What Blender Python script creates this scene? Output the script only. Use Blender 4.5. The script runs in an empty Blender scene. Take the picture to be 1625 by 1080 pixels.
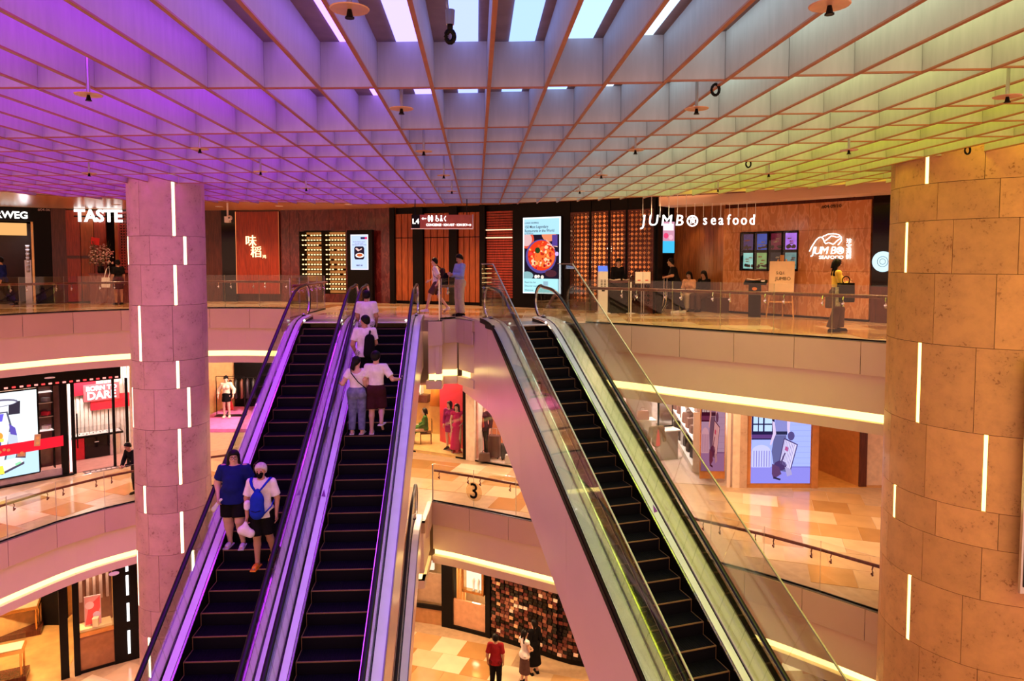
import bpy, bmesh, math, random
import numpy as np
from mathutils import Vector, Matrix
random.seed(7); np.random.seed(7)
sc = bpy.context.scene
COL = sc.collection
PI = math.pi

# ------------------------------------------------------------------ camera
cam_d = bpy.data.cameras.new('camera'); cam = bpy.data.objects.new('camera', cam_d); COL.objects.link(cam)
cam.location = (0, 0, 1.6); cam.rotation_euler = (math.radians(90 - 3.2), 0, 0)
cam_d.sensor_width = 36; cam_d.lens = 1120 / 1625 * 36; cam_d.shift_y = -0.04; cam_d.clip_end = 200
sc.camera = cam
# ------------------------------------------------------------------ colour, exposure, ambient
sc.view_settings.view_transform = 'Standard'; sc.view_settings.look = 'None'
sc.view_settings.gamma = 1.0; sc.view_settings.exposure = 0.42; sc.view_settings.use_curve_mapping = False
cy = sc.cycles
cy.transparent_max_bounces = 32; cy.max_bounces = 7; cy.diffuse_bounces = 3; cy.glossy_bounces = 4
cy.caustics_reflective = False; cy.caustics_refractive = False; cy.sample_clamp_indirect = 4.0
try: cy.use_denoising = True
except Exception: pass
w = bpy.data.worlds.new('hall_ambience'); sc.world = w; w.use_nodes = True
bg = w.node_tree.nodes['Background']; bg.inputs[0].default_value = (1.0, 0.50, 0.34, 1); bg.inputs[1].default_value = 1.05
# ------------------------------------------------------------------ lamps of the galleries (downlights)
def lamp(name, loc, energy, color, kind='POINT', size=0.15, rot=(0,0,0), spot=2.4, parent=None):
    d = bpy.data.lights.new(name, kind); d.energy = energy; d.color = color
    if kind == 'SPOT': d.spot_size = spot; d.spot_blend = 0.7; d.shadow_soft_size = size
    elif kind == 'AREA': d.size = size
    else: d.shadow_soft_size = size
    o = bpy.data.objects.new(name, d); COL.objects.link(o); o.location = loc; o.rotation_euler = rot
    return o
WARM = (1.0, 0.60, 0.30)
L4_DOWN = [(-16.6,21.0),(-13.6,24.4),(-10.4,25.2),(-8.2,25.0),(-5.6,24.3),(-3.2,22.9),(-0.7,22.4),(1.6,20.7),(3.9,18.7),(5.9,17.2),(7.7,15.6),(9.4,13.6)]
L3_DOWN = [(-15.0,17.5),(-13.4,20.3),(-11.4,22.4),(-8.2,24.3),(-5.0,24.2),(-2.6,22.6),(-0.6,21.6),(1.6,20.4),(3.8,19.2),(5.7,18.0),(7.3,16.6),(9.0,18.6),(6.2,20.3)]
L2_DOWN = [(-13.6,16.8),(-11.2,19.4),(-3.4,20.8),(-1.2,20.6),(1.2,19.4),(4.8,18.2),(7.4,17.4)]
for x, y in L4_DOWN: lamp('gallery_lamp', (x, y, 3.38), 230, WARM, 'SPOT', 0.12)
for x, y in ((5.75,22.6),(6.15,21.7)): lamp('wall_washer', (x, y, 3.3), 60, (1.0,0.55,0.2), 'SPOT', 0.05, spot=1.0)
for x, y in L3_DOWN: lamp('gallery_lamp', (x, y, -1.88), 210, (1.0,0.68,0.36), 'SPOT', 0.12)
for x, y in L2_DOWN: lamp('gallery_lamp', (x, y, -7.28), 260, (1.0,0.64,0.30), 'SPOT', 0.12)

# ------------------------------------------------------------------ helpers
def link(o):
    COL.objects.link(o); return o
def empty(name, loc=(0,0,0), rz=0.0, label=None, cat=None, group=None, kind=None):
    o = link(bpy.data.objects.new(name, None)); o.location = loc; o.rotation_euler = (0,0,rz); o.empty_display_size = 0.1
    tag(o, label, cat, group, kind); return o
def tag(o, label=None, cat=None, group=None, kind=None):
    if label: o['label'] = label
    if cat: o['category'] = cat
    if group: o['group'] = group
    if kind: o['kind'] = kind
    return o
class MB:
    """collects faces; build() links them as one mesh object"""
    def __init__(s): s.v = []; s.f = []; s.m = []
    def add(s, vs, fs, mi=0):
        b = len(s.v); s.v += [tuple(v) for v in vs]
        for f in fs: s.f.append(tuple(i + b for i in f)); s.m.append(mi)
        return s
    def box(s, c, d, rz=0.0, mi=0, rx=0.0, ry=0.0):
        x, y, z = d[0]/2, d[1]/2, d[2]/2
        vs = [Vector((i*x, j*y, k*z)) for i in (-1,1) for j in (-1,1) for k in (-1,1)]
        M = Matrix.Rotation(rz,3,'Z') @ Matrix.Rotation(ry,3,'Y') @ Matrix.Rotation(rx,3,'X')
        vs = [M @ v + Vector(c) for v in vs]
        return s.add(vs, [(0,1,3,2),(4,6,7,5),(0,4,5,1),(2,3,7,6),(0,2,6,4),(1,5,7,3)], mi)
    def hexa(s, a, b, mi=0):
        """a: 4 pts, b: 4 matching pts"""
        return s.add(list(a)+list(b), [(3,2,1,0),(4,5,6,7),(0,1,5,4),(1,2,6,5),(2,3,7,6),(3,0,4,7)], mi)
    def wallbox(s, p, q, z0, z1, t, mi=0):
        """upright slab from p to q (xy), thickness t to the far side (left of p->q)"""
        d = Vector((q[0]-p[0], q[1]-p[1])); 
        if d.length < 1e-6: return s
        n = Vector((-d.y, d.x)).normalized() * t
        a = [(p[0],p[1],z0),(q[0],q[1],z0),(q[0],q[1],z1),(p[0],p[1],z1)]
        b = [(x+n.x, y+n.y, z) for x, y, z in a]
        return s.hexa(a, b, mi)
    def prism(s, poly, z0, z1, mi=0, top=None):
        n = len(poly)
        vs = [(x,y,z0) for x,y in poly] + [(x,y,z1) for x,y in poly]
        s.add(vs, [(i,(i+1)%n,n+(i+1)%n,n+i) for i in range(n)], mi)
        b = len(s.v) - 2*n
        s.f.append(tuple(b+i for i in reversed(range(n)))); s.m.append(mi)
        s.f.append(tuple(b+n+i for i in range(n))); s.m.append(mi if top is None else top)
        return s
    def ring(s, rings, closed=True, mi=0, cap=True):
        n = len(rings[0]); vs = [p for r in rings for p in r]; fs = []
        for k in range(len(rings)-1):
            for i in range(n if closed else n-1):
                j = (i+1) % n
                fs.append((k*n+i, k*n+j, (k+1)*n+j, (k+1)*n+i))
        if cap and closed:
            fs.append(tuple(reversed(range(n)))); fs.append(tuple((len(rings)-1)*n+i for i in range(n)))
        return s.add(vs, fs, mi)
    def tube(s, path, r, n=8, mi=0, flat=1.0):
        """round tube along path; r number or list"""
        P = [Vector(p) for p in path]; rs = r if isinstance(r,(list,tuple)) else [r]*len(P); rings = []
        for i, p in enumerate(P):
            t = (P[min(i+1,len(P)-1)] - P[max(i-1,0)]).normalized()
            u = t.cross(Vector((0,0,1)))
            if u.length < 1e-3: u = t.cross(Vector((0,1,0)))
            u.normalize(); v = u.cross(t)
            rings.append([p + (u*math.cos(2*PI*k/n) + v*math.sin(2*PI*k/n)*flat)*rs[i] for k in range(n)])
        return s.ring(rings, True, mi)
    def lathe(s, prof, c=(0,0,0), n=16, mi=0):
        rings = [[(c[0]+r*math.cos(2*PI*k/n), c[1]+r*math.sin(2*PI*k/n), c[2]+z) for k in range(n)] for r, z in prof]
        return s.ring(rings, True, mi)
    def ball(s, c, r, n=10, mi=0):
        rx, ry, rz = r if isinstance(r,(tuple,list)) else (r,r,r); h = max(4, n//2)
        rings = []
        for k in range(h+1):
            a = -PI/2 + PI*k/h; cr = max(math.cos(a), 0.02)
            rings.append([(c[0]+rx*cr*math.cos(2*PI*i/n), c[1]+ry*cr*math.sin(2*PI*i/n), c[2]+rz*math.sin(a)) for i in range(n)])
        return s.ring(rings, True, mi)
    def mesh(s, name, mats):
        me = bpy.data.meshes.new(name); me.from_pydata(s.v, [], s.f)
        for m in (mats if isinstance(mats,(list,tuple)) else [mats]): me.materials.append(m)
        if any(s.m): me.polygons.foreach_set('material_index', s.m)
        bm = bmesh.new(); bm.from_mesh(me); bmesh.ops.recalc_face_normals(bm, faces=bm.faces); bm.to_mesh(me); bm.free()
        return me
    def build(s, name, mats, parent=None, smooth=False, loc=None, rz=0.0, **kw):
        me = s.mesh(name, mats)
        if smooth: me.polygons.foreach_set('use_smooth', [True]*len(me.polygons)); 
        o = link(bpy.data.objects.new(name, me)); o.parent = parent
        if loc is not None: o.location = loc
        o.rotation_euler = (0,0,rz)
        if smooth and smooth is not True:
            md = o.modifiers.new('edge_split','EDGE_SPLIT'); md.split_angle = smooth
        tag(o, **kw); return o
def inst(me, name, parent=None, loc=(0,0,0), rz=0.0, rot=None, **kw):
    o = link(bpy.data.objects.new(name, me)); o.parent = parent; o.location = loc
    o.rotation_euler = rot if rot else (0,0,rz); tag(o, **kw); return o
def copy_tree(o, parent=None):
    c = o.copy(); COL.objects.link(c); c.parent = parent
    for ch in list(o.children): copy_tree(ch, c)
    return c
def catmull(P, step=0.6):
    P = [Vector((p[0],p[1])) for p in P]; out = []
    for i in range(len(P)-1):
        p0, p1, p2, p3 = P[max(i-1,0)], P[i], P[i+1], P[min(i+2,len(P)-1)]
        n = max(1, int(round((p2-p1).length/step)))
        for k in range(n):
            t = k/n
            out.append(0.5*((2*p1)+(p2-p0)*t+(2*p0-5*p1+4*p2-p3)*t*t+(3*p1-p0-3*p2+p3)*t**3))
    out.append(P[-1]); return [(p.x,p.y) for p in out]
def resample(P, step):
    L = [0.0]
    for a, b in zip(P, P[1:]): L.append(L[-1] + math.hypot(b[0]-a[0], b[1]-a[1]))
    n = max(1, round(L[-1]/step)); out = []
    for k in range(n+1):
        d = L[-1]*k/n; i = 0
        while i < len(L)-2 and L[i+1] < d: i += 1
        t = (d-L[i])/max(L[i+1]-L[i],1e-9); t = min(max(t,0),1)
        out.append((P[i][0]+(P[i+1][0]-P[i][0])*t, P[i][1]+(P[i+1][1]-P[i][1])*t))
    return out
def offs(P, d):
    """offset an open line by d to its left side (outwards, away from the void, for lines drawn left to right)"""
    out = []
    for i in range(len(P)):
        a, b = P[max(i-1,0)], P[min(i+1,len(P)-1)]
        t = Vector((b[0]-a[0], b[1]-a[1])).normalized()
        out.append((P[i][0]-t.y*d, P[i][1]+t.x*d))
    return out
def interp(x, T):
    if x <= T[0][0]: return T[0][1]
    for (a, b), (c, d) in zip(T, T[1:]):
        if x <= c: return b + (d-b)*(x-a)/(c-a)
    return T[-1][1]

# ------------------------------------------------------------------ materials
def nt(name):
    m = bpy.data.materials.new(name); m.use_nodes = True; t = m.node_tree
    return m, t, t.nodes['Principled BSDF']
def pmat(name, col, rough=0.5, metal=0.0, var=0.12, scale=6.0, bump=0.0, spec=0.5, coord='Object', detail=4, stretch=None):
    """principled material with gentle noise variation"""
    m, t, p = nt(name); p.inputs['Roughness'].default_value = rough; p.inputs['Metallic'].default_value = metal
    p.inputs['Specular IOR Level'].default_value = spec
    tc = t.nodes.new('ShaderNodeTexCoord'); no = t.nodes.new('ShaderNodeTexNoise'); no.inputs['Scale'].default_value = scale
    no.inputs['Detail'].default_value = detail
    if stretch:
        mp = t.nodes.new('ShaderNodeMapping'); mp.inputs['Scale'].default_value = stretch
        t.links.new(tc.outputs[coord], mp.inputs[0]); t.links.new(mp.outputs[0], no.inputs['Vector'])
    else: t.links.new(tc.outputs[coord], no.inputs['Vector'])
    cr = t.nodes.new('ShaderNodeValToRGB'); c = col
    cr.color_ramp.elements[0].position = 0.3; cr.color_ramp.elements[1].position = 0.7
    cr.color_ramp.elements[0].color = tuple(max(0,x*(1-var)) for x in c[:3]) + (1,)
    cr.color_ramp.elements[1].color = tuple(min(1,x*(1+var)) for x in c[:3]) + (1,)
    t.links.new(no.outputs[0], cr.inputs[0]); t.links.new(cr.outputs[0], p.inputs['Base Color'])
    if bump:
        b = t.nodes.new('ShaderNodeBump'); b.inputs['Strength'].default_value = bump; b.inputs['Distance'].default_value = 0.01
        t.links.new(no.outputs[0], b.inputs['Height']); t.links.new(b.outputs[0], p.inputs['Normal'])
    return m
def emat(name, col, strength, var=0.0, scale=3.0):
    m = bpy.data.materials.new(name); m.use_nodes = True; t = m.node_tree; t.nodes.clear()
    e = t.nodes.new('ShaderNodeEmission'); o = t.nodes.new('ShaderNodeOutputMaterial'); e.inputs[0].default_value = tuple(col[:3])+(1,); e.inputs[1].default_value = strength
    if var:
        no = t.nodes.new('ShaderNodeTexNoise'); no.inputs['Scale'].default_value = scale; tc = t.nodes.new('ShaderNodeTexCoord')
        t.links.new(tc.outputs['Object'], no.inputs['Vector']); cr = t.nodes.new('ShaderNodeValToRGB')
        cr.color_ramp.elements[0].color = tuple(x*(1-var) for x in col[:3])+(1,); cr.color_ramp.elements[1].color = tuple(x*(1+var) for x in col[:3])+(1,)
        t.links.new(no.outputs[0], cr.inputs[0]); t.links.new(cr.outputs[0], e.inputs[0])
    t.links.new(e.outputs[0], o.inputs[0]); return m
def glassmat(name, tint=(0.93,0.95,0.93), refl=0.10, rough=0.02):
    m = bpy.data.materials.new(name); m.use_nodes = True; t = m.node_tree; t.nodes.clear()
    o = t.nodes.new('ShaderNodeOutputMaterial'); mx = t.nodes.new('ShaderNodeMixShader'); tr = t.nodes.new('ShaderNodeBsdfTransparent'); gl = t.nodes.new('ShaderNodeBsdfGlossy')
    tr.inputs[0].default_value = tuple(tint)+(1,); gl.inputs['Roughness'].default_value = rough
    lw = t.nodes.new('ShaderNodeLayerWeight'); lw.inputs[0].default_value = 0.25
    ma = t.nodes.new('ShaderNodeMath'); ma.operation = 'MULTIPLY_ADD'; ma.inputs[1].default_value = 0.32; ma.inputs[2].default_value = refl*0.35; ma.use_clamp = True
    t.links.new(lw.outputs['Fresnel'], ma.inputs[0]); t.links.new(ma.outputs[0], mx.inputs[0])
    t.links.new(tr.outputs[0], mx.inputs[1]); t.links.new(gl.outputs[0], mx.inputs[2]); t.links.new(mx.outputs[0], o.inputs[0]); return m
def stonemat(name, col, dark, rough=0.45):
    """travertine: broad mottling plus small dark pits"""
    m, t, p = nt(name); p.inputs['Roughness'].default_value = rough
    tc = t.nodes.new('ShaderNodeTexCoord'); oi = t.nodes.new('ShaderNodeObjectInfo'); ad = t.nodes.new('ShaderNodeVectorMath'); ad.operation = 'ADD'
    sc_ = t.nodes.new('ShaderNodeVectorMath'); sc_.operation = 'SCALE'; sc_.inputs['Scale'].default_value = 0.0
    t.links.new(tc.outputs['Object'], ad.inputs[0])
    cmb = t.nodes.new('ShaderNodeCombineXYZ'); mu = t.nodes.new('ShaderNodeMath'); mu.operation = 'MULTIPLY'; mu.inputs[1].default_value = 37.0
    t.links.new(oi.outputs['Random'], mu.inputs[0]); t.links.new(mu.outputs[0], cmb.inputs[0]); t.links.new(mu.outputs[0], cmb.inputs[2]); t.links.new(cmb.outputs[0], ad.inputs[1])
    n1 = t.nodes.new('ShaderNodeTexNoise'); n1.inputs['Scale'].default_value = 3.0; n1.inputs['Detail'].default_value = 6; n1.inputs['Roughness'].default_value = 0.65
    n2 = t.nodes.new('ShaderNodeTexNoise'); n2.inputs['Scale'].default_value = 22.0; n2.inputs['Detail'].default_value = 3
    for n in (n1, n2): t.links.new(ad.outputs[0], n.inputs['Vector'])
    r1 = t.nodes.new('ShaderNodeValToRGB'); r1.color_ramp.elements[0].position = 0.38; r1.color_ramp.elements[1].position = 0.66
    r1.color_ramp.elements[0].color = tuple(col)+(1,); r1.color_ramp.elements[1].color = tuple(x*0.80 for x in col)+(1,)
    r2 = t.nodes.new('ShaderNodeValToRGB'); r2.color_ramp.elements[0].position = 0.57; r2.color_ramp.elements[1].position = 0.66
    r2.color_ramp.elements[0].color = (0,0,0,1); r2.color_ramp.elements[1].color = (1,1,1,1)
    mm = t.nodes.new('ShaderNodeMath'); mm.operation = 'MULTIPLY'; r3 = t.nodes.new('ShaderNodeValToRGB'); r3.color_ramp.elements[0].position = 0.5; r3.color_ramp.elements[1].position = 0.62
    t.links.new(n2.outputs[0], r2.inputs[0]); t.links.new(n1.outputs[0], r3.inputs[0]); t.links.new(r2.outputs[0], mm.inputs[0]); t.links.new(r3.outputs[0], mm.inputs[1])
    mx = t.nodes.new('ShaderNodeMix'); mx.data_type = 'RGBA'; mx.inputs[7].default_value = tuple(dark)+(1,)
    t.links.new(mm.outputs[0], mx.inputs[0]); t.links.new(n1.outputs[0], r1.inputs[0]); t.links.new(r1.outputs[0], mx.inputs[6]); 
    hs = t.nodes.new('ShaderNodeHueSaturation'); mr = t.nodes.new('ShaderNodeMapRange'); mr.inputs[3].default_value = 0.90; mr.inputs[4].default_value = 1.08
    t.links.new(oi.outputs['Random'], mr.inputs[0]); t.links.new(mr.outputs[0], hs.inputs['Value']); t.links.new(mx.outputs[2], hs.inputs['Color'])
    t.links.new(hs.outputs[0], p.inputs['Base Color'])
    return m
def woodmat(name, col, rough=0.4, scale=(14,14,1.2), var=0.35):
    return pmat(name, col, rough, 0, var, 2.0, 0.0, 0.4, 'Object', 6, scale)
def marblemat(name, col, vein, rough=0.2):
    m, t, p = nt(name); p.inputs['Roughness'].default_value = rough
    tc = t.nodes.new('ShaderNodeTexCoord'); mp = t.nodes.new('ShaderNodeMapping'); mp.inputs['Rotation'].default_value = (0.0, 0.7, 0.6); mp.inputs['Scale'].default_value = (2.6,2.6,0.9)
    n = t.nodes.new('ShaderNodeTexNoise'); n.inputs['Scale'].default_value = 2.2; n.inputs['Detail'].default_value = 8; n.inputs['Distortion'].default_value = 0.5
    cr = t.nodes.new('ShaderNodeValToRGB'); cr.color_ramp.elements[0].position = 0.44; cr.color_ramp.elements[0].color = tuple(col)+(1,)
    cr.color_ramp.elements[1].position = 0.5; cr.color_ramp.elements[1].color = tuple(vein)+(1,)
    e = cr.color_ramp.elements.new(0.56); e.color = tuple(x*0.85 for x in col)+(1,)
    t.links.new(tc.outputs['Object'], mp.inputs[0]); t.links.new(mp.outputs[0], n.inputs['Vector']); t.links.new(n.outputs[0], cr.inputs[0]); t.links.new(cr.outputs[0], p.inputs['Base Color']); return m
M = {}
M['stone'] = stonemat('travertine', (0.70,0.34,0.15), (0.32,0.12,0.04))
M['stone_l'] = stonemat('pale_travertine', (0.66,0.44,0.33), (0.32,0.17,0.12))
M['slit'] = emat('light_slit', (1.0,0.86,0.52), 3.2)
M['slit_y'] = emat('light_slit_yellow', (1.0,0.80,0.22), 3.0)
M['joint'] = pmat('mortar', (0.16,0.09,0.06), 0.9)
M['blade'] = pmat('louvre_white', (0.44,0.42,0.43), 0.55, 0, 0.06, 3.0, 0, 0.3, 'Object', 5, (6,6,1))
M['blade_edge'] = pmat('louvre_edge', (0.36,0.12,0.06), 0.4)
M['slab'] = pmat('slab_paint', (0.30,0.22,0.24), 0.8)
M['floor_base'] = pmat('floor_screed', (0.50,0.33,0.20), 0.35)
M['tile_a'] = pmat('tile_cream', (0.72,0.50,0.30), 0.12, 0, 0.10, 1.5)
M['tile_b'] = pmat('tile_beige', (0.58,0.34,0.15), 0.12, 0, 0.10, 1.5)
M['tile_c'] = pmat('tile_tan', (0.46,0.24,0.085), 0.12, 0, 0.10, 1.5)
M['tile_d'] = pmat('tile_pale', (0.82,0.64,0.44), 0.12, 0, 0.08, 1.5)
M['panel'] = pmat('fascia_panel', (0.72,0.52,0.43), 0.35, 0.1, 0.04, 1.0)
M['plaster'] = pmat('plaster', (0.84,0.66,0.52), 0.7, 0, 0.02, 2.0)
M['soffit'] = pmat('soffit_paint', (0.66,0.44,0.30), 0.5, 0, 0.03, 2.0)
M['cove'] = emat('cove_light', (1.0,0.72,0.22), 2.6)
M['glass'] = glassmat('clear_glass', (0.95,0.95,0.93), 0.08)
M['glass_g'] = glassmat('escalator_glass', (0.90,0.94,0.88), 0.10)
M['glass_s'] = glassmat('shop_glass', (0.95,0.95,0.95), 0.06)
M['glass_edge'] = pmat('glass_edge', (0.62,0.56,0.46), 0.2)
M['rail_wood'] = woodmat('rail_wood', (0.22,0.06,0.03), 0.3)
M['steel'] = pmat('steel', (0.62,0.60,0.60), 0.28, 1.0, 0.05)
M['alu'] = pmat('aluminium', (0.86,0.85,0.90), 0.38, 0.35, 0.04, 4.0)
M['alu_d'] = pmat('dark_aluminium', (0.30,0.28,0.32), 0.35, 0.8, 0.05)
M['chrome'] = pmat('chrome', (0.80,0.80,0.80), 0.12, 1.0, 0.03)
M['rubber'] = pmat('black_rubber', (0.008,0.007,0.010), 0.3, 0, 0.1, spec=0.3)
M['black'] = pmat('black_paint', (0.005,0.004,0.004), 0.4, spec=0.12)
M['black_gloss'] = pmat('black_gloss', (0.008,0.005,0.005), 0.08, spec=0.25)
M['step'] = pmat('step_black', (0.005,0.004,0.008), 0.5, 0.0, 0.2, 60.0, 0.0, 0.08, 'Object', 2, (8,0.3,0.3))
M['barrier_steel'] = pmat('satin_steel', (0.42,0.40,0.36), 0.5, 0.6, 0.05)
M['step_line'] = pmat('step_line', (0.24,0.12,0.055), 0.5)
M['clad'] = pmat('truss_cladding', (0.82,0.60,0.58), 0.25, 0.1, 0.03, 1.0)
M['white'] = pmat('white_paint', (0.80,0.78,0.76), 0.5, 0, 0.03)
M['white_e'] = emat('sign_white', (1.0,0.96,0.92), 2.0)
M['warm_e'] = emat('sign_warm', (1.0,0.70,0.34), 2.0)
M['down_e'] = emat('downlight_lens', (1.0,0.85,0.68), 8.0)
M['red'] = pmat('red_lacquer', (0.62,0.01,0.03), 0.35)
M['gold'] = pmat('brass', (0.72,0.42,0.16), 0.25, 1.0)
# ================================================================== SETTING
Z4, Z3, Z2 = 0.0, -5.4, -10.8
def CAT(*seg):
    """joins curved runs (lists) and straight corners"""
    out = []
    for s in seg:
        for p in (catmull(s) if len(s) > 2 else s):
            if not out or math.hypot(out[-1][0]-p[0], out[-1][1]-p[1]) > 0.02: out.append(p)
    return out
L4_LEFT = [(-21,12.5),(-18,16.2),(-14.9,20.2),(-13.3,21.95),(-11.5,23.05),(-9.5,23.45),(-7.8,23.3),(-6.15,22.9)]
L4_RIGHT = [(1.85,17.95),(2.3,17.7),(3.05,17.15),(3.9,16.4),(4.75,15.7),(5.6,15.02),(6.45,14.3),(7.25,13.55),(8.3,12.4),(9.6,10.6),(10.6,8.6)]
EL4 = CAT(L4_LEFT, [(-6.15,18.75),(-2.22,18.75)], [(-2.22,18.55),(-1.86,18.55)], [(-1.86,19.35),(-1.52,19.35)], [(-1.05,18.6),(1.85,17.95)], L4_RIGHT)
L3_LEFT = [(-16.6,9.5),(-14.6,12.6),(-13.2,15.6),(-12.6,17.3),(-11.9,18.9),(-10.9,20.1),(-9.2,21.6),(-7.4,22.4),(-6.2,22.4)]
L3_RIGHT = [(-2.33,20.14),(-1.7,19.85),(-0.73,19.3),(0.28,18.73),(2.2,17.6),(3.6,16.75),(4.85,15.85),(5.7,15.2),(6.5,14.45),(7.26,13.67),(8.4,12.4),(9.7,10.6),(10.6,8.6)]
EL3 = CAT(L3_LEFT, [(-4.2,21.4),(-4.2,18.5)], [(-2.33,18.5),(-2.33,20.14)], L3_RIGHT)
def floor_slab(name, edge, z, t, m, far):
    b = MB(); b.prism(edge + far, z-t, z); return b.build(name, m, kind='structure')
FAR4 = [(15,8.6),(15,34),(-26,34),(-26,12.5)]; FAR3 = [(15,8.6),(15,34),(-26,34),(-26,9.5)]
floor4 = floor_slab('floor', EL4, Z4, 0.3, M['floor_base'], FAR4)
floor3 = floor_slab('floor', EL3, Z3, 0.3, M['floor_base'], FAR3)
floor2 = MB().box((-4,15,Z2-0.15),(44,42,0.3)).build('floor', M['floor_base'], kind='structure')
# gallery soffits
def soffit(edge, z, far, name='ceiling'):
    b = MB(); b.prism(offs(edge, 0.35) + far, z, z+0.06); return b.build(name, M['soffit'], kind='structure')
sof3 = soffit(EL4, Z4-1.80, FAR4); sof2 = soffit(EL3, Z3-1.80, FAR3)

# ---- floor tiles -------------------------------------------------------------
def inside(p, poly):
    x, y = p; c = False
    for i in range(len(poly)):
        (x1,y1),(x2,y2) = poly[i], poly[i-1]
        if (y1>y) != (y2>y) and x < (x2-x1)*(y-y1)/(y2-y1)+x1: c = not c
    return c
TILE_ME = {}
def tile_mesh(w, d, k):
    key = (w,d,k)
    if key not in TILE_ME: TILE_ME[key] = MB().box((0,0,0.003),(w-0.008,d-0.008,0.006)).mesh('tile', M['tile_'+k])
    return TILE_ME[key]
def tiles(parent, z, org, rz, nx, ny, w, d, poly, seed, kinds='aabbcd'):
    rnd = random.Random(seed); ca, sa = math.cos(rz), math.sin(rz)
    for j in range(ny):
        for i in range(nx):
            x, y = i*w + (w/2 if j%2 else 0), j*d
            cs = [(org[0]+ca*(x+a)-sa*(y+b), org[1]+sa*(x+a)+ca*(y+b)) for a in (-w/2,w/2) for b in (-d/2,d/2)]
            if not all(inside(c, poly) for c in cs): continue
            inst(tile_mesh(w,d,rnd.choice(kinds)), 'tile', parent, ((cs[0][0]+cs[3][0])/2,(cs[0][1]+cs[3][1])/2,z), rz)

# shop-front lines of the three storeys
L4F = [(-22,22),(-16.9,26.1),(-14,26.9),(-10.6,27.3),(-7.5,26.9),(-4.5,26.0),(-1.2,24.7),(1.5,23.2),(3.2,21.9),(4.6,20.8)]
L3F = [(-18,18.5),(-16,21.2),(-14.5,22.7),(-13.3,23.8),(-11.5,25.2),(-7,26.3),(-3.7,25.5),(-1.86,24.6),(-0.2,23.6),(2.5,22.3),(5.1,21.5),(11.5,21.4)]
L2F = [(-15,18.8),(-13.4,20.2),(-11.7,21.4),(-9,23),(-6,23.8),(-3.3,23.6),(-2.3,23.3),(-0.8,22.6),(0.7,21.7),(1.85,21),(4,20.6),(9,20.6)]
tiles(floor4, Z4, (-17,15), -0.05, 26, 14, 1.1, 0.95, [p for p in offs(EL4,0.12)]+[(10.5,14),(9.3,18.1),(6.5,21.4),(4.6,20.8),(1.5,23.1),(-4.5,25.9),(-10.6,27.2),(-16.9,26.0),(-22,21.9)], 3)
tiles(floor3, Z3, (-17.5,17.5), -0.4, 15, 16, 0.95, 0.95, [p for p in offs(catmull(L3_LEFT),0.12) if p[1] > 15.5]+[(-6.2,26),(-11.5,25.1),(-13.3,23.7),(-16,21.1),(-17,19.8)], 5)
tiles(floor3, Z3, (-5.2,19.6), -0.32, 14, 10, 0.95, 0.95, offs(catmull(L3_RIGHT[:6]),0.12)+[(4.0,21.8),(2.5,22.2),(-0.2,23.5),(-1.86,24.5),(-3.7,25.4),(-4.1,22)], 6)
tiles(floor3, Z3, (2.0,15.0), -0.32, 13, 14, 0.95, 0.95, offs(catmull(L3_RIGHT[6:]),0.12)[:14]+[(10.4,13.5),(11.0,21.3),(5.1,21.4)], 8)
tiles(floor2, Z2, (-6,15.8), -0.32, 12, 12, 0.9, 0.9, [(-4.5,15.6),(3.2,15.6),(3.2,20.6),(1.85,20.9),(0.7,21.6),(-0.8,22.5),(-2.3,23.2),(-3.3,23.5),(-4.5,23.6)], 9, 'abbccd')
tiles(floor2, Z2, (-17,17), -0.4, 10, 10, 0.9, 0.9, [(-14.5,16),(-9.5,16),(-9,22.8),(-11.7,21.3),(-13.4,20.1),(-15,18.7)], 10, 'abd')
for f_ in (floor4, floor3, floor2): print('TILES', f_.name, len([c for c in f_.children]))

# ---- fascias -----------------------------------------------------------------
def trim_run(name, P, z, step=1.28, gap=0.006):
    """panelled edge of a gallery: stone panels, plain band, cove light, lip"""
    r = empty(name, (0,0,0), kind='structure')
    Q = resample(offs(P,-0.015), step)
    for a, b in zip(Q, Q[1:]):
        d = Vector((b[0]-a[0], b[1]-a[1])); d.normalize(); g = d*gap
        p, q = (a[0]+g.x, a[1]+g.y), (b[0]-g.x, b[1]-g.y)
        m = MB(); m.wallbox(p, q, z-0.66, z-0.015, 0.05); m.build('panel', M['panel'], r)
    b = MB()
    for p, q in zip(P, P[1:]):
        b.wallbox(p, q, z-0.015, z+0.004, 0.12, 0)
    b.build('edge_strip', M['alu_d'], r)
    b = MB(); I = offs(P, 0.06)
    for p, q in zip(I, I[1:]): b.wallbox(p, q, z-1.42, z-0.05, 0.10)
    b.build('band', M['plaster'], r)
    b = MB(); I = offs(P, 0.16)
    for p, q in zip(I, I[1:]): b.wallbox(p, q, z-1.60, z-1.41, 0.03)
    b.build('cove_light', M['cove'], r)
    b = MB(); I = offs(P, 0.02)
    for p, q in zip(I, I[1:]): b.wallbox(p, q, z-1.82, z-1.60, 0.40)
    b.build('lip', M['plaster'], r)
    return r
trim_run('trim_1', catmull(L4_LEFT), Z4)
trim_run('trim_2', catmull(L4_RIGHT), Z4)
trim_run('trim_3', [(-2.22,18.55),(-1.86,18.55)], Z4, 0.5); trim_run('trim_3', [(-1.86,18.55),(-1.86,19.35),(-1.52,19.35)], Z4, 0.45)
trim_run('trim_3', [(-1.52,19.35),(-1.05,18.6)], Z4, 0.5)
trim_run('trim_4', catmull(L3_LEFT), Z3)
trim_run('trim_5', catmull(L3_RIGHT), Z3)
trim_run('trim_6', [(-6.2,22.4),(-4.2,21.4),(-4.2,18.5),(-2.33,18.5),(-2.33,20.14)], Z3, 1.0)

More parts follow.
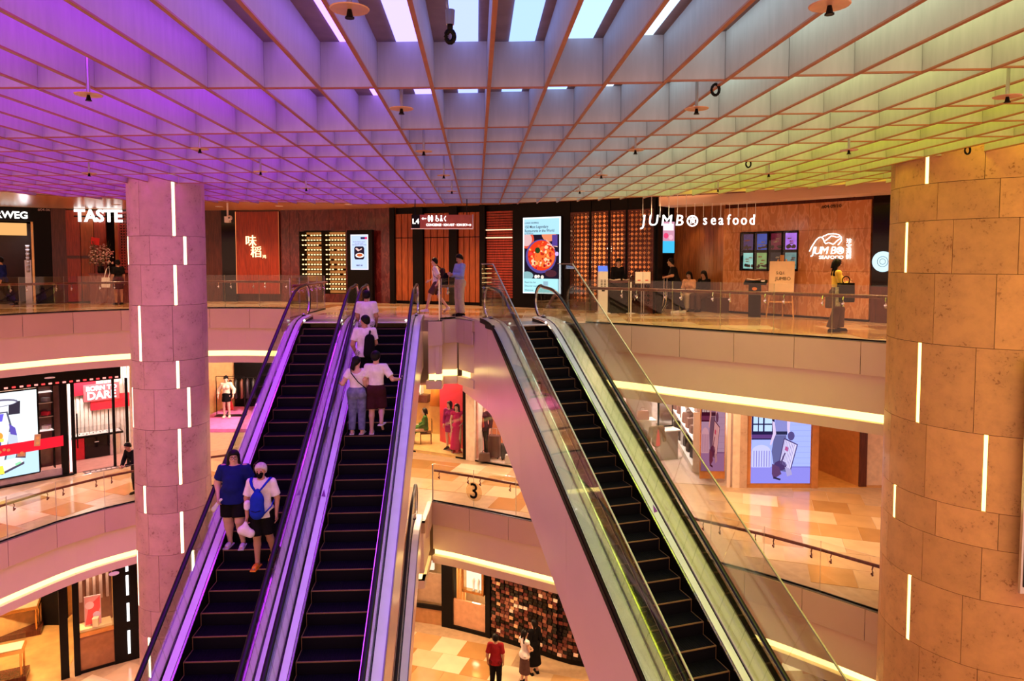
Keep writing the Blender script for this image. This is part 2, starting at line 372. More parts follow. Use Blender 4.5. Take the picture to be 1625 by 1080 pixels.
# ---- glass balustrades ---------------------------------------------------------
bk = MB(); bk.tube([(0,0.0,-0.16),(0,0.05,-0.16)],0.022,8); bk.tube([(0,0.05,-0.20),(0,0.055,-0.13),(0,0.02,-0.075),(0,0.06,-0.02)],[0.018,0.016,0.014,0.016],6); bk.ball((0,0.05,-0.20),0.022,8)
BRACKET = bk.mesh('bracket', M['chrome']); BRACKET_D = bk.mesh('bracket', M['rail_wood'])
def balustrade(label, P, z, group, step=1.2, dark=False, numeral=None, rail=True, h=1.1, end_posts=False):
    r = empty('glass_balustrade', (P[0][0],P[0][1],z), label=label, cat='balustrade', group=group); ox, oy = P[0]
    Q = resample(offs(P,0.06), step); H = offs(Q, 0.09); N = len(Q)
    loc = lambda p: (p[0]-ox, p[1]-oy)
    for i in range(N-1):
        a, b = Vector(Q[i]), Vector(Q[i+1]); d = (b-a).normalized()*0.006; m = MB()
        m.wallbox(loc(a+d), loc(b-d), 0.01, h, 0.018, 0)
        m.f, m.m = m.f, [1 if k in (2,3,4,5) else 0 for k in range(len(m.f))]
        m.build('pane', [M['glass'], M['glass_edge']], r)
    m = MB()
    for a, b in zip(Q, Q[1:]): m.wallbox(loc(a), loc(b), 0.0, 0.035, 0.03)
    m.build('base_channel', M['black'], r)
    if rail:
        m = MB(); m.tube([(p[0]-ox, p[1]-oy, 0.88) for p in H], 0.030, 8, 0, 1.25); m.build('handrail', M['rail_wood'], r, True)
        for i in range(N):
            for s in (-1, 1):
                j = i+s
                if j < 0 or j >= N: continue
                a, b = Vector(Q[i]), Vector(Q[j]); t = (b-a).normalized(); p = a + t*0.2
                rz = math.atan2(t.y*s, t.x*s)
                inst(BRACKET_D if dark else BRACKET, 'bracket', r, (p.x-ox, p.y-oy, 0.88), rz)
    if end_posts:
        for k in end_posts:
            p = Q[k]; MB().box((p[0]-ox,p[1]-oy,0.52),(0.03,0.06,1.12)).build('end_post', M['steel'], r)
    return r
G4 = 'glass balustrades on the upper gallery'; G3 = 'glass balustrades on the middle gallery'
balustrade('long curved glass balustrade with wooden handrail on upper gallery before the dark restaurants', catmull(L4_LEFT), Z4, G4)
balustrade('short glass balustrade running back beside the descending escalator at upper landing', [(-6.15,22.9),(-6.15,19.3)], Z4, G4, 0.9)
balustrade('small glass balustrade with end post between the two escalator landings', [(-1.86,18.62),(-1.86,19.35),(-1.56,19.35)], Z4, G4, 0.5, end_posts=(0,))
balustrade('curved glass balustrade with wooden handrail on upper gallery before the seafood restaurant', catmull(L4_RIGHT), Z4, G4)
balustrade('curved glass balustrade on middle gallery before the red and white watch shop', catmull(L3_LEFT), Z3, G3, 1.25, True)
b3 = balustrade('glass balustrade marked with a black number 3 on middle gallery', catmull(L3_RIGHT[:6]), Z3, G3, 1.25, True, end_posts=(0,))
balustrade('curved glass balustrade on middle gallery before the suitcase advertisement', catmull(L3_RIGHT[5:]), Z3, G3, 1.2, True)
b2 = balustrade('low corner of glass balustrade marked with a black number 2 on lowest floor', [(-3.0,17.3),(-2.2,16.6),(-1.7,15.7)], Z2, None, 0.7, True)

# ---- writing helper --------------------------------------------------------------
def text(body, name, parent, loc, rz, size, m, extrude=0.01, ax='CENTER', shear=0.0, bold=0.0, rx=PI/2, sx=1.0):
    c = bpy.data.curves.new(name, 'FONT'); c.body = body; c.size = size; c.extrude = extrude; c.align_x = ax; c.align_y = 'CENTER'; c.shear = shear; c.offset = bold; c.resolution_u = 3
    c.materials.append(m); o = link(bpy.data.objects.new(name, c)); o.parent = parent; o.location = loc; o.rotation_euler = (rx,0,rz); o.scale = (sx,1,1); return o
def on_line(P, x):
    if x <= P[0][0]: return P[0], math.atan2(P[1][1]-P[0][1], P[1][0]-P[0][0])
    for a, b in zip(P, P[1:]):
        if a[0] <= x <= b[0]:
            t = (x-a[0])/(b[0]-a[0]); return (x, a[1]+(b[1]-a[1])*t), math.atan2(b[1]-a[1], b[0]-a[0])
    a, b = P[-2], P[-1]; return b, math.atan2(b[1]-a[1], b[0]-a[0])
p3, a3 = on_line(catmull(L3_RIGHT), -1.07)
d3 = MB().lathe([(0.27,0),(0.27,0.004)], n=24).build('disc', glassmat('frosted_disc', (0.86,0.80,0.68), 0.05, 0.3), b3, loc=(p3[0]-(-2.33)+0.0, p3[1]-20.14+0.02, 0.5)); d3.rotation_euler = (PI/2,0,a3)
text('3', 'numeral', b3, (p3[0]+2.33, p3[1]-20.14-0.0, 0.5), a3, 0.62, M['black'], 0.006, bold=0.004)
text('2', 'numeral', b2, (0.45,-0.42,0.55), -0.75, 0.6, M['black'], 0.006)

# ---- stone columns -----------------------------------------------------------------
def column(c, R, zs, pat, n, ms, slit_m, seed):
    r = empty('column', (c[0],c[1],Z2), kind='structure'); base = math.atan2(-c[1], -c[0])
    MB().lathe([(R-0.02, zs[-1]-Z2),(R-0.02, zs[0]-Z2)], n=48).build('core', M['joint'], r, True)
    for k, (z1, z0) in enumerate(zip(zs, zs[1:])):
        off, slits = pat[k % len(pat)]; h = z1-z0; da = 360.0/n
        for i in range(n):
            a0 = off + i*da; a1 = a0+da; g = math.degrees(0.004/R)
            e0 = g + (math.degrees(0.030/R) if (i % n) in slits else 0); e1 = g + (math.degrees(0.030/R) if ((i+1) % n) in slits else 0)
            a, b = base+math.radians(a0+e0), base+math.radians(a1-e1); S = max(3, int((a1-a0)/9)); m = MB()
            pr = [(R,0.004),(R,h-0.004),(R-0.03,h-0.004),(R-0.03,0.004)]
            m.ring([[(rr*math.cos(t), rr*math.sin(t), z) for rr, z in pr] for t in [a+(b-a)*s/S for s in range(S+1)]])
            o = m.build('stone', ms, r, math.radians(40), loc=(0,0,z0-Z2))
        for i in slits:
            t = base+math.radians(off+i*da)
            MB().box(((R-0.012)*math.cos(t),(R-0.012)*math.sin(t),h/2),(0.02,0.05,h-0.012),t).build('light_strip', slit_m, r, loc=(0,0,z0-Z2))
    return r
zl = [3.63,2.10,1.50,0.65,-0.52,-1.11,-1.97,-3.17,-3.76,-4.66,-5.88,-6.47,-7.35,-8.55,-9.15,-10.0,-10.8]
A_, B_, C_ = (10.0,(0,)), (26.0,(0,5)), (-47.0,(0,))
column((-7.50,15.40), 0.768, zl, [A_,B_,A_,C_], 7, M['stone_l'], M['slit'], 1)
zr = [3.63,2.80,2.22,1.39,0.28,-1.02,-2.19,-2.75,-3.56,-4.65,-5.85,-6.4,-7.2,-8.3,-9.5,-10.8]
column((8.07,11.75), 1.60, zr, [(-37,(0,)),(-30,()),(-51,(0,)),(-30,()),(-38,(0,)),(-32,(1,)),(-55,(0,)),(-32,()),(-40,(0,)),(-32,())], 12, M['stone'], M['slit_y'], 2)

# ---- louvred ceiling -----------------------------------------------------------------
GX = -0.05; ZB = 3.20; BH = 0.43; SP = 0.53
GRID = [(-24,4),(-20,8.5),(-16,12.8),(-12.4,17.2),(-10.4,19.4),(-7.4,20.3),(-3,20.7),(0,20.5),(3.1,18.8),(6.3,16.6),(8.5,14.2),(10,11.8),(12,8.5)]
ceil = empty('ceiling', (0,0,ZB), kind='structure')
def lin(c, s): return tuple(x*s for x in c)
CG = [(-14,(0.66,0.01,0.70)),(-7,(0.52,0.02,0.95)),(-3.0,(0.42,0.05,1.0)),(-1.6,(0.34,0.17,1.0)),(-0.9,(0.27,0.30,1.0)),(0.2,(0.26,0.43,0.95)),(1.6,(0.62,0.82,0.80)),(2.8,(0.84,0.95,0.45)),(5,(0.74,0.80,0.035)),(10,(0.80,0.66,0.02))]
def cgrad(x):
    return tuple(interp(x, [(a, c[k]) for a, c in CG]) for k in range(3))
ROWS = [(4.1,0,0),(6.71,0,-0.17),(8.66,-0.12,-0.25),(9.7,-0.12,-0.25),(10.8,-0.12,-0.24),(12.5,-0.12,-0.22),(14.2,-0.1,-0.2),(15.5,-0.1,-0.2),(17.0,-0.1,-0.2),(18.6,-0.08,-0.2),(20.1,-0.08,-0.2)]
Y0 = 2.2; crosses = []
def bx(i, y): return -0.215 + SP*i + GX*(y-6.7)
for i in range(-38, 21):
    ye = interp(bx(i,16), GRID); ye = interp(bx(i,ye), GRID)
    if ye < Y0+0.6: continue
    m = MB(); t = 0.015
    a, b = (bx(i,Y0),Y0), (bx(i,ye),ye)
    m.hexa([(a[0]-t,a[1],0.012),(a[0]+t,a[1],0.012),(a[0]+t,a[1],BH),(a[0]-t,a[1],BH)], [(b[0]-t,b[1],0.012),(b[0]+t,b[1],0.012),(b[0]+t,b[1],BH),(b[0]-t,b[1],BH)])
    t = 0.017
    m.hexa([(a[0]-t,a[1],0),(a[0]+t,a[1],0),(a[0]+t,a[1],0.014),(a[0]-t,a[1],0.014)], [(b[0]-t,b[1],0),(b[0]+t,b[1],0),(b[0]+t,b[1],0.014),(b[0]-t,b[1],0.014)], 1)
    m.build('blade', [M['blade'], M['blade_edge']], ceil)
    xm = bx(i+0.5, 10)
    for k, (d0, sl, sr) in enumerate(ROWS):
        x = bx(i+0.5, d0); y = d0 + (sl*x if x < 0 else sr*x)
        if Y0 < y < min(ye, interp(bx(i+1,y), GRID))-0.1: crosses.append((y + abs(x)*0.35, bx(i+0.5,y), y))
    # LED panel of this bay, in pieces that change hue along the hall
    m = MB(); x0, x1 = 0.19, 0.43
    a, b = bx(i,Y0), bx(i,ye-0.3)
    m.hexa([(a+x0,Y0,BH+0.015),(a+x1,Y0,BH+0.015),(a+x1,Y0,BH+0.03),(a+x0,Y0,BH+0.03)], [(b+x0,ye-0.3,BH+0.015),(b+x1,ye-0.3,BH+0.015),(b+x1,ye-0.3,BH+0.03),(b+x0,ye-0.3,BH+0.03)])
    c = cgrad(xm); m.build('light_panel', emat('led_%d' % i, c, interp(xm, [(-12,4.9),(-4,5.3),(-2.0,4.0),(-1.1,2.2),(-0.4,1.7),(0.7,1.6),(1.6,2.6),(4,5.6),(10,6.5)])), ceil)
crosses.sort(); m = MB(); m.box((0,0,0.012+(BH-0.012)/2),(SP-0.034,0.022,BH-0.012)); m.box((0,0,0.007),(SP-0.034,0.026,0.014),0,1)
CROSS = m.mesh('cross_blade', [M['blade'], M['blade_edge']]); rest = MB()
for k, (_, x, y) in enumerate(crosses):
    if k < 296: inst(CROSS, 'cross_blade', ceil, (x,y,0), GX)
    else:
        rest.box((x,y,0.012+(BH-0.012)/2),(SP-0.034,0.022,BH-0.012)); rest.box((x,y,0.007),(SP-0.034,0.026,0.014),0,1)
if rest.v: rest.build('cross_blade', [M['blade'], M['blade_edge']], ceil, kind='stuff')
# slab above, ring beam at the louvre's edge, gallery ceiling
MB().prism([(x,y) for x,y in [(-25,1.5),(13,1.5)]] + [(x,y) for x,y in reversed(GRID)], BH+0.03, BH+0.2).build('slab', M['slab'], ceil)
gl = catmull(GRID); b = MB()
for p, q in zip(gl, gl[1:]): b.wallbox(p, q, 0.06, BH+0.2, 0.12)
b.build('ring_beam', M['soffit'], ceil, loc=(0,0,0))
gc = MB(); gc.prism(offs(gl,0.1) + [(15,8),(15,34),(-26,34),(-26,4)], 3.50, 3.6); gc.build('ceiling', pmat('gallery_ceiling', (0.72,0.34,0.17), 0.25, 0, 0.05), kind='structure')
for d, z0, z1, mm, nm in ((0.55,3.38,3.5,M['soffit'],'trim_7'),(1.5,3.37,3.5,pmat('dark_band', (0.16,0.04,0.03), 0.12),'trim_8')):
    b = MB(); I = offs(gl, d)
    for p, q in zip(I, I[1:]): b.wallbox(p, q, z0, z1, 0.5 if d < 1 else 0.12)
    b.build(nm, mm, kind='structure')
b = MB(); I = offs(gl, 1.66)
for p, q in zip(I, I[1:]): b.wallbox(p, q, 3.42, 3.46, 0.05)
b.build('trim_9', emat('gallery_cove', (1.0,0.50,0.22), 3.0), kind='structure')
# bulkhead before the seafood restaurant
b = MB(); I = [(4.2,20.3),(5.5,19.3),(6.7,18.1),(7.8,16.9),(9.3,15.0)]
for p, q in zip(I, I[1:]): b.wallbox(p, q, 3.14, 3.5, 0.8)
b.build('trim_10', M['soffit'], kind='structure')
# downlights
dm = MB(); dm.lathe([(0.11,-0.012),(0.13,-0.012),(0.13,0.004),(0.11,0.004)], n=20); RIM = dm.mesh('rim', M['white'])
dl = MB(); dl.lathe([(0.11,-0.008),(0.11,0.0)], n=20); LENS = dl.mesh('lens', M['down_e'])
for grp, pts, z in (('upper', L4_DOWN, 3.497), ('middle', L3_DOWN, -1.803), ('lowest', L2_DOWN, -7.203)):
    for x, y in pts:
        r = empty('downlight', (x,y,z), label='round recessed downlight shining in the %s gallery ceiling' % grp, cat='lamp', group='downlights of the %s gallery' % grp)
        inst(RIM, 'rim', r); inst(LENS, 'lens', r)
# sprinklers under the louvres
st = MB(); st.tube([(0,0,0.0),(0,0,0.58)],0.016,8); STEM = st.mesh('stem', M['steel'])
dk = MB(); dk.lathe([(0.02,-0.004),(0.11,-0.006),(0.115,0.0),(0.03,0.008)],n=20); DISC = dk.mesh('disc', pmat('copper_disc',(0.72,0.42,0.28),0.35,0.3))
nz = MB(); nz.tube([(0,0,-0.05),(0,0,0)],[0.022,0.012],8); nz.lathe([(0.028,-0.055),(0.028,-0.048)],n=8); NOZ = nz.mesh('nozzle', M['black'])
for x, y in [(-0.97,4.17),(-3.75,6.29),(-1.09,6.86),(-4.11,9.32),(-4.16,11.69),(-1.21,9.53),(1.78,4.11),(1.74,6.86),(4.37,6.36),(1.6,9.42),(4.42,9.42),(-1.2,12.2),(1.5,12.2),(4.3,12.0),(-4.2,14.4),(-1.3,15.0),(1.4,15.0),(4.2,14.6),(-7.0,9.3),(-9.8,9.3),(-7.1,11.9)]:
    r = empty('sprinkler', (x+0.03,y,3.05), label='copper sprinkler disc on a thin stem hanging below the louvres', cat='sprinkler', group='sprinklers under the louvre ceiling')
    inst(STEM,'stem',r); inst(DISC,'disc',r); inst(NOZ,'nozzle',r)
# lifting hooks
def torus(mb, c, R, r, ax='Y', n=14, mi=0, sx=1.0):
    pts = []
    for k in range(n+1):
        a = 2*PI*k/n
        pts.append((c[0]+R*sx*math.cos(a), c[1], c[2]+R*math.sin(a)) if ax == 'Y' else (c[0], c[1]+R*sx*math.cos(a), c[2]+R*math.sin(a)))
    return mb.tube(pts, r, 6, mi)
hk = empty('lifting_hook', (-0.43,5.0,3.2), label='black lifting hook with steel swivel on a chain between the louvres', cat='hook')
m = MB()
for k in range(5): torus(m, (-0.02,0,0.40-k*0.055), 0.03, 0.007, 'Y' if k%2 else 'X', 10, 0, 0.6)
m.build('chain', M['steel'], hk); MB().tube([(0,0,0.03),(0,0,0.13)],[0.028,0.034],10).build('swivel', M['steel'], hk)
m = MB(); torus(m, (0,0,-0.05), 0.04, 0.018, 'Y', 14, 0, 0.7); m.tube([(0,0,-0.01),(0,0,0.05)],0.02,8); m.build('hook', M['black'], hk, True)
m = MB(); m.lathe([(0.07,-0.02),(0.12,-0.02),(0.12,0.01),(0.07,0.01)],(-0.1,0.3,0.44),18); m.build('ceiling_plate', M['steel'], hk)
for x, y, s, wh in [(1.88,6.62,1.0,'nearest'),(3.87,11.66,1.15,'middle'),(6.53,10.22,1.1,'yellow right')]:
    r = empty('hanging_ring', (x,y,3.17), label='small black oval ring hanging under the %s louvres' % {'nearest':'grey green','middle':'far yellow','yellow right':'outermost yellow'}[wh], cat='ring')
    m = MB(); torus(m, (0,0,0), 0.05*s, 0.014, 'Y', 14, 0, 0.7); m.build('ring', M['black'], r, True); MB().tube([(0,0,0.05),(0,0,0.45)],0.006,6).build('rod', M['steel'], r)
# ================================================================== ESCALATORS
T30 = math.tan(math.radians(30))
def nose(y, c=0.45): return T30*(y - math.sqrt(y*y + c*c))/2
def escalator(label, ox, oy, dx, zt, drop, clad_l=1.1, clad_r=1.1, barrier=None, out_l=0.34, out_r=0.34, ext=1.15, half=0.5, clad_ext=(0.9,0.9), rail_c=0.67, group='escalators'):
    r = empty('escalator', (ox,oy,zt), math.atan2(-dx,1), label=label, cat='escalator', group=group)
    run = drop/T30; N = int(drop/0.2); yb = -run
    def zp(y):
        return max(nose(y), -drop)
    ys = [ext] + [0.9,0.6,0.4,0.2,0.0,-0.2,-0.4,-0.6,-0.9,-1.3,-2,-3] + [-3 - (run-3)*k/6 for k in range(1,7)] + [yb-0.8]
    def sweep(name, prof, mats, y_list=None, parent=r, smooth=False, h0=0.0):
        m = MB(); L = y_list or ys
        m.ring([[(s, y, zp(y)+h) for s, h in prof] for y in L]); return m.build(name, mats, parent, smooth)
    # steps
    m = MB(); W = half*2-0.02
    m.hexa([(-W/2,0,-0.03),(W/2,0,-0.03),(W/2,0,0),(-W/2,0,0)],[(-W/2,0.346,-0.03),(W/2,0.346,-0.03),(W/2,0.346,0),(-W/2,0.346,0)])
    m.hexa([(-W/2,0.0,-0.2),(W/2,0.0,-0.2),(W/2,0.0,-0.03),(-W/2,0.0,-0.03)],[(-W/2,0.03,-0.2),(W/2,0.03,-0.2),(W/2,0.03,-0.03),(-W/2,0.03,-0.03)])
    m.box((0,0.008,0.0015),(W,0.016,0.005),0,1); m.box((0,-0.002,-0.006),(W,0.005,0.010),0,1)
    for s in (-1,1): m.box((s*(W/2-0.008),0.173,0.0015),(0.012,0.346,0.005),0,1); m.box((s*(W/2-0.008),-0.002,-0.1),(0.008,0.005,0.19),0,1)
    # tread ribs
    for k in range(24): m.box((-W/2+0.04+k*(W-0.08)/23,0.18,0.003),(0.012,0.30,0.007),0,0)
    me = m.mesh('step', [M['step'], M['step_line']])
    for k in range(N):
        y = -0.346*k - 0.05; inst(me, 'step', r, (0,y,zp(y)))
    # landing plate and comb
    MB().box((0,0.62,-0.012),(half*2+0.3,1.06,0.03)).build('landing_plate', M['alu_d'], r)
    MB().box((0,0.12,0.004),(half*2,0.10,0.02)).build('comb', M['alu'], r)
    for s in (-1,1): MB().ball((s*(half-0.03),0.03,0.06),0.03,8).build('comb_light', M['white_e'], r)
    for s, o, ch, nm in ((-1,out_l,clad_l,'l'),(1,out_r,clad_r,'r')):
        S = lambda a, hh: (s*a, hh)
        e = half
        sweep('skirt', [S(e+0.004,-0.30),S(e+0.012,-0.30),S(e+0.012,0.115),S(e+0.004,0.115)], M['black'])
        sweep('skirt_trim', [S(e+0.0,0.105),S(e+0.030,0.105),S(e+0.030,0.130),S(e+0.0,0.130)], M['chrome'])
        sweep('inner_deck', [S(e+0.040,0.10),S(e+0.145,0.125),S(e+0.145,0.155),S(e+0.040,0.135)], M['alu'])
        sweep('deck_gap', [S(e+0.028,0.09),S(e+0.2,0.09),S(e+0.2,0.12),S(e+0.028,0.12)], M['black'])
        sweep('outer_deck', [S(e+0.185,0.11),S(e+o,0.10),S(e+o,0.14),S(e+0.185,0.155)], M['alu'])
        sweep('deck_edge', [S(e+o,0.03),S(e+o+0.02,0.03),S(e+o+0.02,0.145),S(e+o,0.145)], M['alu_d'] if ch < 1.5 else M['black'])
        # glass panes, joints square to the slope
        cuts = [ext-0.1,-0.55] ; y = -0.55
        while y > yb: y -= 1.55; cuts.append(max(y, yb-0.8))
        for a, b in zip(cuts, cuts[1:]):
            m = MB(); g0, g1 = rail_c-0.006, rail_c+0.006; n = 6
            for gg in range(n):
                ya0, yb0 = a+(b-a)*gg/n, a+(b-a)*(gg+1)/n
                q = []
                for yy in (ya0-0.003*(gg==0), yb0+0.003*(gg==n-1)):
                    k = min(1.0, max(0.0, (-yy)/0.5)); top = 0.80
                    q.append(((yy, zp(yy)+0.13), (yy-T30*0.67*k*0.75, zp(yy-T30*0.67*k*0.75)+0.13+top)))
                m.hexa([(s*g0,q[0][0][0],q[0][0][1]),(s*g0,q[1][0][0],q[1][0][1]),(s*g0,q[1][1][0],q[1][1][1]),(s*g0,q[0][1][0],q[0][1][1])],
                       [(s*g1,q[0][0][0],q[0][0][1]),(s*g1,q[1][0][0],q[1][0][1]),(s*g1,q[1][1][0],q[1][1][1]),(s*g1,q[0][1][0],q[0][1][1])])
            m.build('glass_pane', M['glass_g'], r)
        # newel glass
        m = MB(); R = 0.42; pts = [(ext-0.1, 0.10)] + [(ext-0.1+R*math.cos(t), 0.52+R*math.sin(t)) for t in [-PI/2+PI*k/10 for k in range(11)]] 
        m.add([(s*(rail_c-0.006),y,z) for y,z in pts]+[(s*(rail_c+0.006),y,z) for y,z in pts], [tuple(range(12)),tuple(range(23,11,-1))]+[(i,(i+1)%12,12+(i+1)%12,12+i) for i in range(12)])
        m.build('newel_glass', M['glass_g'], r)
        # handrail
        hp = [(yy, zp(yy)+0.95) for yy in reversed(ys)] ; hp = [p for p in hp if p[0] < ext-0.1]
        R = 0.425; hp += [(ext-0.1+R*math.cos(t), 0.95-R+R*math.sin(t)) for t in [PI/2-PI*k/10 for k in range(0,11)]] + [(0.75,0.13)]
        def belt(name, w, h, dz, mm):
            m = MB(); rings = []
            for i, p in enumerate(hp):
                a, b = hp[max(i-1,0)], hp[min(i+1,len(hp)-1)]; t = Vector((b[0]-a[0], b[1]-a[1])).normalized(); n = Vector((-t.y, t.x))
                rings.append([(s*rail_c + w*math.cos(2*PI*k/10), p[0]+n.x*(dz+h*math.sin(2*PI*k/10)), p[1]+n.y*(dz+h*math.sin(2*PI*k/10))) for k in range(10)])
            m.ring(rings); return m.build(name, mm, r, True)
        belt('handrail', 0.041, 0.024, 0.0, M['rubber']); belt('handrail_guide', 0.026, 0.022, -0.035, M['chrome'])
        # cladding of the truss in lengths
        c0 = clad_ext[0] if s < 0 else clad_ext[1]; y = c0
        while y > yb:
            y1 = max(y-2.6, yb); L = [y - (y-y1)*k/8 for k in range(9)]; L[0] -= 0.003; L[-1] += 0.003
            sweep('cladding_panel', [S(e+o-0.03,-ch),S(e+o,-ch),S(e+o,0.05),S(e+o-0.03,0.05)], M['clad'], L); y = y1
    sweep('underside', [(-half-out_l+0.03,-clad_l+0.01),(half+out_r-0.03,-clad_r+0.01),(half+out_r-0.03,-clad_r-0.02),(-half-out_l+0.03,-clad_l-0.02)], M['clad'])
    if barrier:
        for s, off in barrier:
            cuts = [1.0,-0.1]; y = -0.1
            while y > yb: y -= 1.55; cuts.append(max(y,yb))
            zb = lambda y: T30*min(y,0.0)
            for a, b in zip(cuts, cuts[1:]):
                m = MB(); k = 1.0 if a < 0.5 else 0.0; sh = 0.62
                sa, sb = (sh if a < -0.2 else 0), (sh if b < -0.2 else 0)
                A = [(a-0.003, zb(a)-0.02), (b+0.003, zb(b)-0.02), (b+0.003-sb, zb(b-sb)+1.5), (a-0.003-sa, zb(a-sa)+1.5)]
                m.hexa([(s*(off-0.007),y,z) for y,z in A], [(s*(off+0.007),y,z) for y,z in A]); m.build('barrier_pane', M['glass'], r)
            m = MB(); m.ring([[(s*off-0.012,y,zb(y)+1.49),(s*off+0.012,y,zb(y)+1.49),(s*off+0.012,y,zb(y)+1.515),(s*off-0.012,y,zb(y)+1.515)] for y in (1.0,0.0,yb)]); m.build('barrier_trim', M['barrier_steel'], r)
            m = MB(); m.ring([[(s*(off-0.03),y,zb(y)-0.09),(s*(off+0.03),y,zb(y)-0.09),(s*(off+0.03),y,zb(y)+0.03),(s*(off-0.03),y,zb(y)+0.03)] for y in (0.6,0.0,yb)]); m.build('barrier_base', M['black'], r)
    return r
def warn(r, s, y, half=0.5):
    """small triangular notice on the inner deck"""
    m = MB(); z = nose(y)+0.150; a = s*(half+0.06); b = s*(half+0.13)
    m.add([(a,y-0.06,nose(y-0.06)+0.146),(b,y-0.06,nose(y-0.06)+0.160),(b-0.02*s,y+0.08,nose(y+0.08)+0.160)], [(0,1,2)]); m.add([(a,y-0.06,nose(y-0.06)+0.150),(b,y-0.06,nose(y-0.06)+0.164),(b-0.02*s,y+0.08,nose(y+0.08)+0.164)], [(0,1,2)])
    m.build('notice', pmat('purple_notice',(0.30,0.04,0.42),0.5), r)
GE = None
esc1 = escalator('descending escalator carrying the person in navy tee, beside the slim stone column', -4.83, 17.95, -0.05, 0.0, 10.8, clad_l=1.0, clad_r=1.0, out_l=0.30, out_r=0.28, group=None)
esc2 = escalator('ascending escalator carrying four people in white tops', -3.18, 17.95, -0.055, 0.0, 10.8, clad_l=1.0, clad_r=1.25, out_l=0.28, out_r=0.34, group=None)
esc3 = escalator('empty escalator behind tall glass barriers with a broad pale pink flank', 0.40, 17.2, -0.32, 0.0, 10.8, clad_l=2.1, clad_r=1.0, out_l=0.40, out_r=0.50, barrier=[(-1,0.90),(1,1.16)], clad_ext=(3.1,0.9), rail_c=0.71, group=None)
esc4 = escalator('lower escalator dropping from the middle gallery beneath the ascending one', -3.22, 17.6, -0.055, -5.4, 5.4, clad_l=0.9, clad_r=0.9, group=None)
warn(esc1, -1, -5.2); warn(esc1, 1, -5.0); warn(esc2, -1, -5.0); warn(esc3, 1, -5.2)
# ================================================================== UPPER STOREY: shops
F4 = catmull(L4F, 0.4)
def fp(x, out=0.0, P=F4):
    (px, py), a = on_line(P, x); return (px + math.sin(a)*out, py - math.cos(a)*out), a     # out>0 : towards the void
def seg(mb, x0, x1, z0, z1, out=0.0, t=0.06, P=F4, mi=0, n=None):
    k = n or max(1, int((x1-x0)/0.6)); Q = [fp(x0+(x1-x0)*i/k, out, P)[0] for i in range(k+1)]
    for p, q in zip(Q, Q[1:]): mb.wallbox(p, q, z0, z1, t, mi)
    return mb
RW = woodmat('red_timber', (0.30,0.035,0.014), 0.28); RW2 = woodmat('orange_timber', (0.36,0.085,0.022), 0.35); DKW = woodmat('dark_timber', (0.085,0.018,0.010), 0.25)
RST = marblemat('red_stone', (0.10,0.012,0.016), (0.17,0.03,0.03), 0.12)
M['art'] = {}
def em(col, s=1.0):
    k = (tuple(round(c,3) for c in col), s)
    if k not in M['art']: M['art'][k] = emat('screen_colour', col, s)
    return M['art'][k]
def flat(col):
    k = (tuple(round(c,3) for c in col), 'p')
    if k not in M['art']: M['art'][k] = pmat('print_colour', col, 0.5, 0, 0.04)
    return M['art'][k]
def clip(pts, box):
    for ax, lim, sg in ((0,box[0],1),(0,box[2],-1),(1,box[1],1),(1,box[3],-1)):
        out = []
        for i, p in enumerate(pts):
            q = pts[i-1]; ip, iq = (p[ax]-lim)*sg >= 0, (q[ax]-lim)*sg >= 0
            if ip != iq: t = (lim-q[ax])/(p[ax]-q[ax]); out.append((q[0]+(p[0]-q[0])*t, q[1]+(p[1]-q[1])*t))
            if ip: out.append(p)
        pts = out
        if len(pts) < 3: return []
    return pts
def art(name, parent, shapes, lay=0.003, glow=None, dy=0.0, box=None):
    """flat picture in the parent's local xz plane (front = -y): shapes = (points, colour)"""
    mats = []; m = MB()
    for k, (pts, col) in enumerate(shapes):
        if box: pts = clip(pts, box)
        if len(pts) < 3: continue
        mt = em(col, glow) if glow else flat(col)
        if mt not in mats: mats.append(mt)
        y = -lay*(k+1)+dy; n = len(pts)
        m.add([(x,y,z) for x,z in pts], [tuple(range(n))], mats.index(mt))
    return m.build(name, mats, parent)
def rect(x0,z0,x1,z1): return [(x0,z0),(x1,z0),(x1,z1),(x0,z1)]
def circ(x,z,r,n=16,rz=None): return [(x+r*math.cos(2*PI*k/n), z+(rz or r)*math.sin(2*PI*k/n)) for k in range(n)]

wb = empty('wall_back', (0,0,0), kind='structure')
def piece(name, x0, x1, z0, z1, m, out=0.0, t=0.08, P=F4, parent=None):
    return seg(MB(), x0, x1, z0, z1, out, t, P).build(name, m, parent or wb)
for p_, q_ in zip([(-24,19),(-19.5,29),(-13,31),(-5,30.5),(1.5,26.8),(5.6,26.2),(8.6,24),(12.5,18)],[(-19.5,29),(-13,31),(-5,30.5),(1.5,26.8),(5.6,26.2),(8.6,24),(12.5,18)]): MB().wallbox(p_, q_, 0, 3.6, 0.1).build('rear_wall', pmat('rear_dark',(0.05,0.014,0.010),0.7), wb)
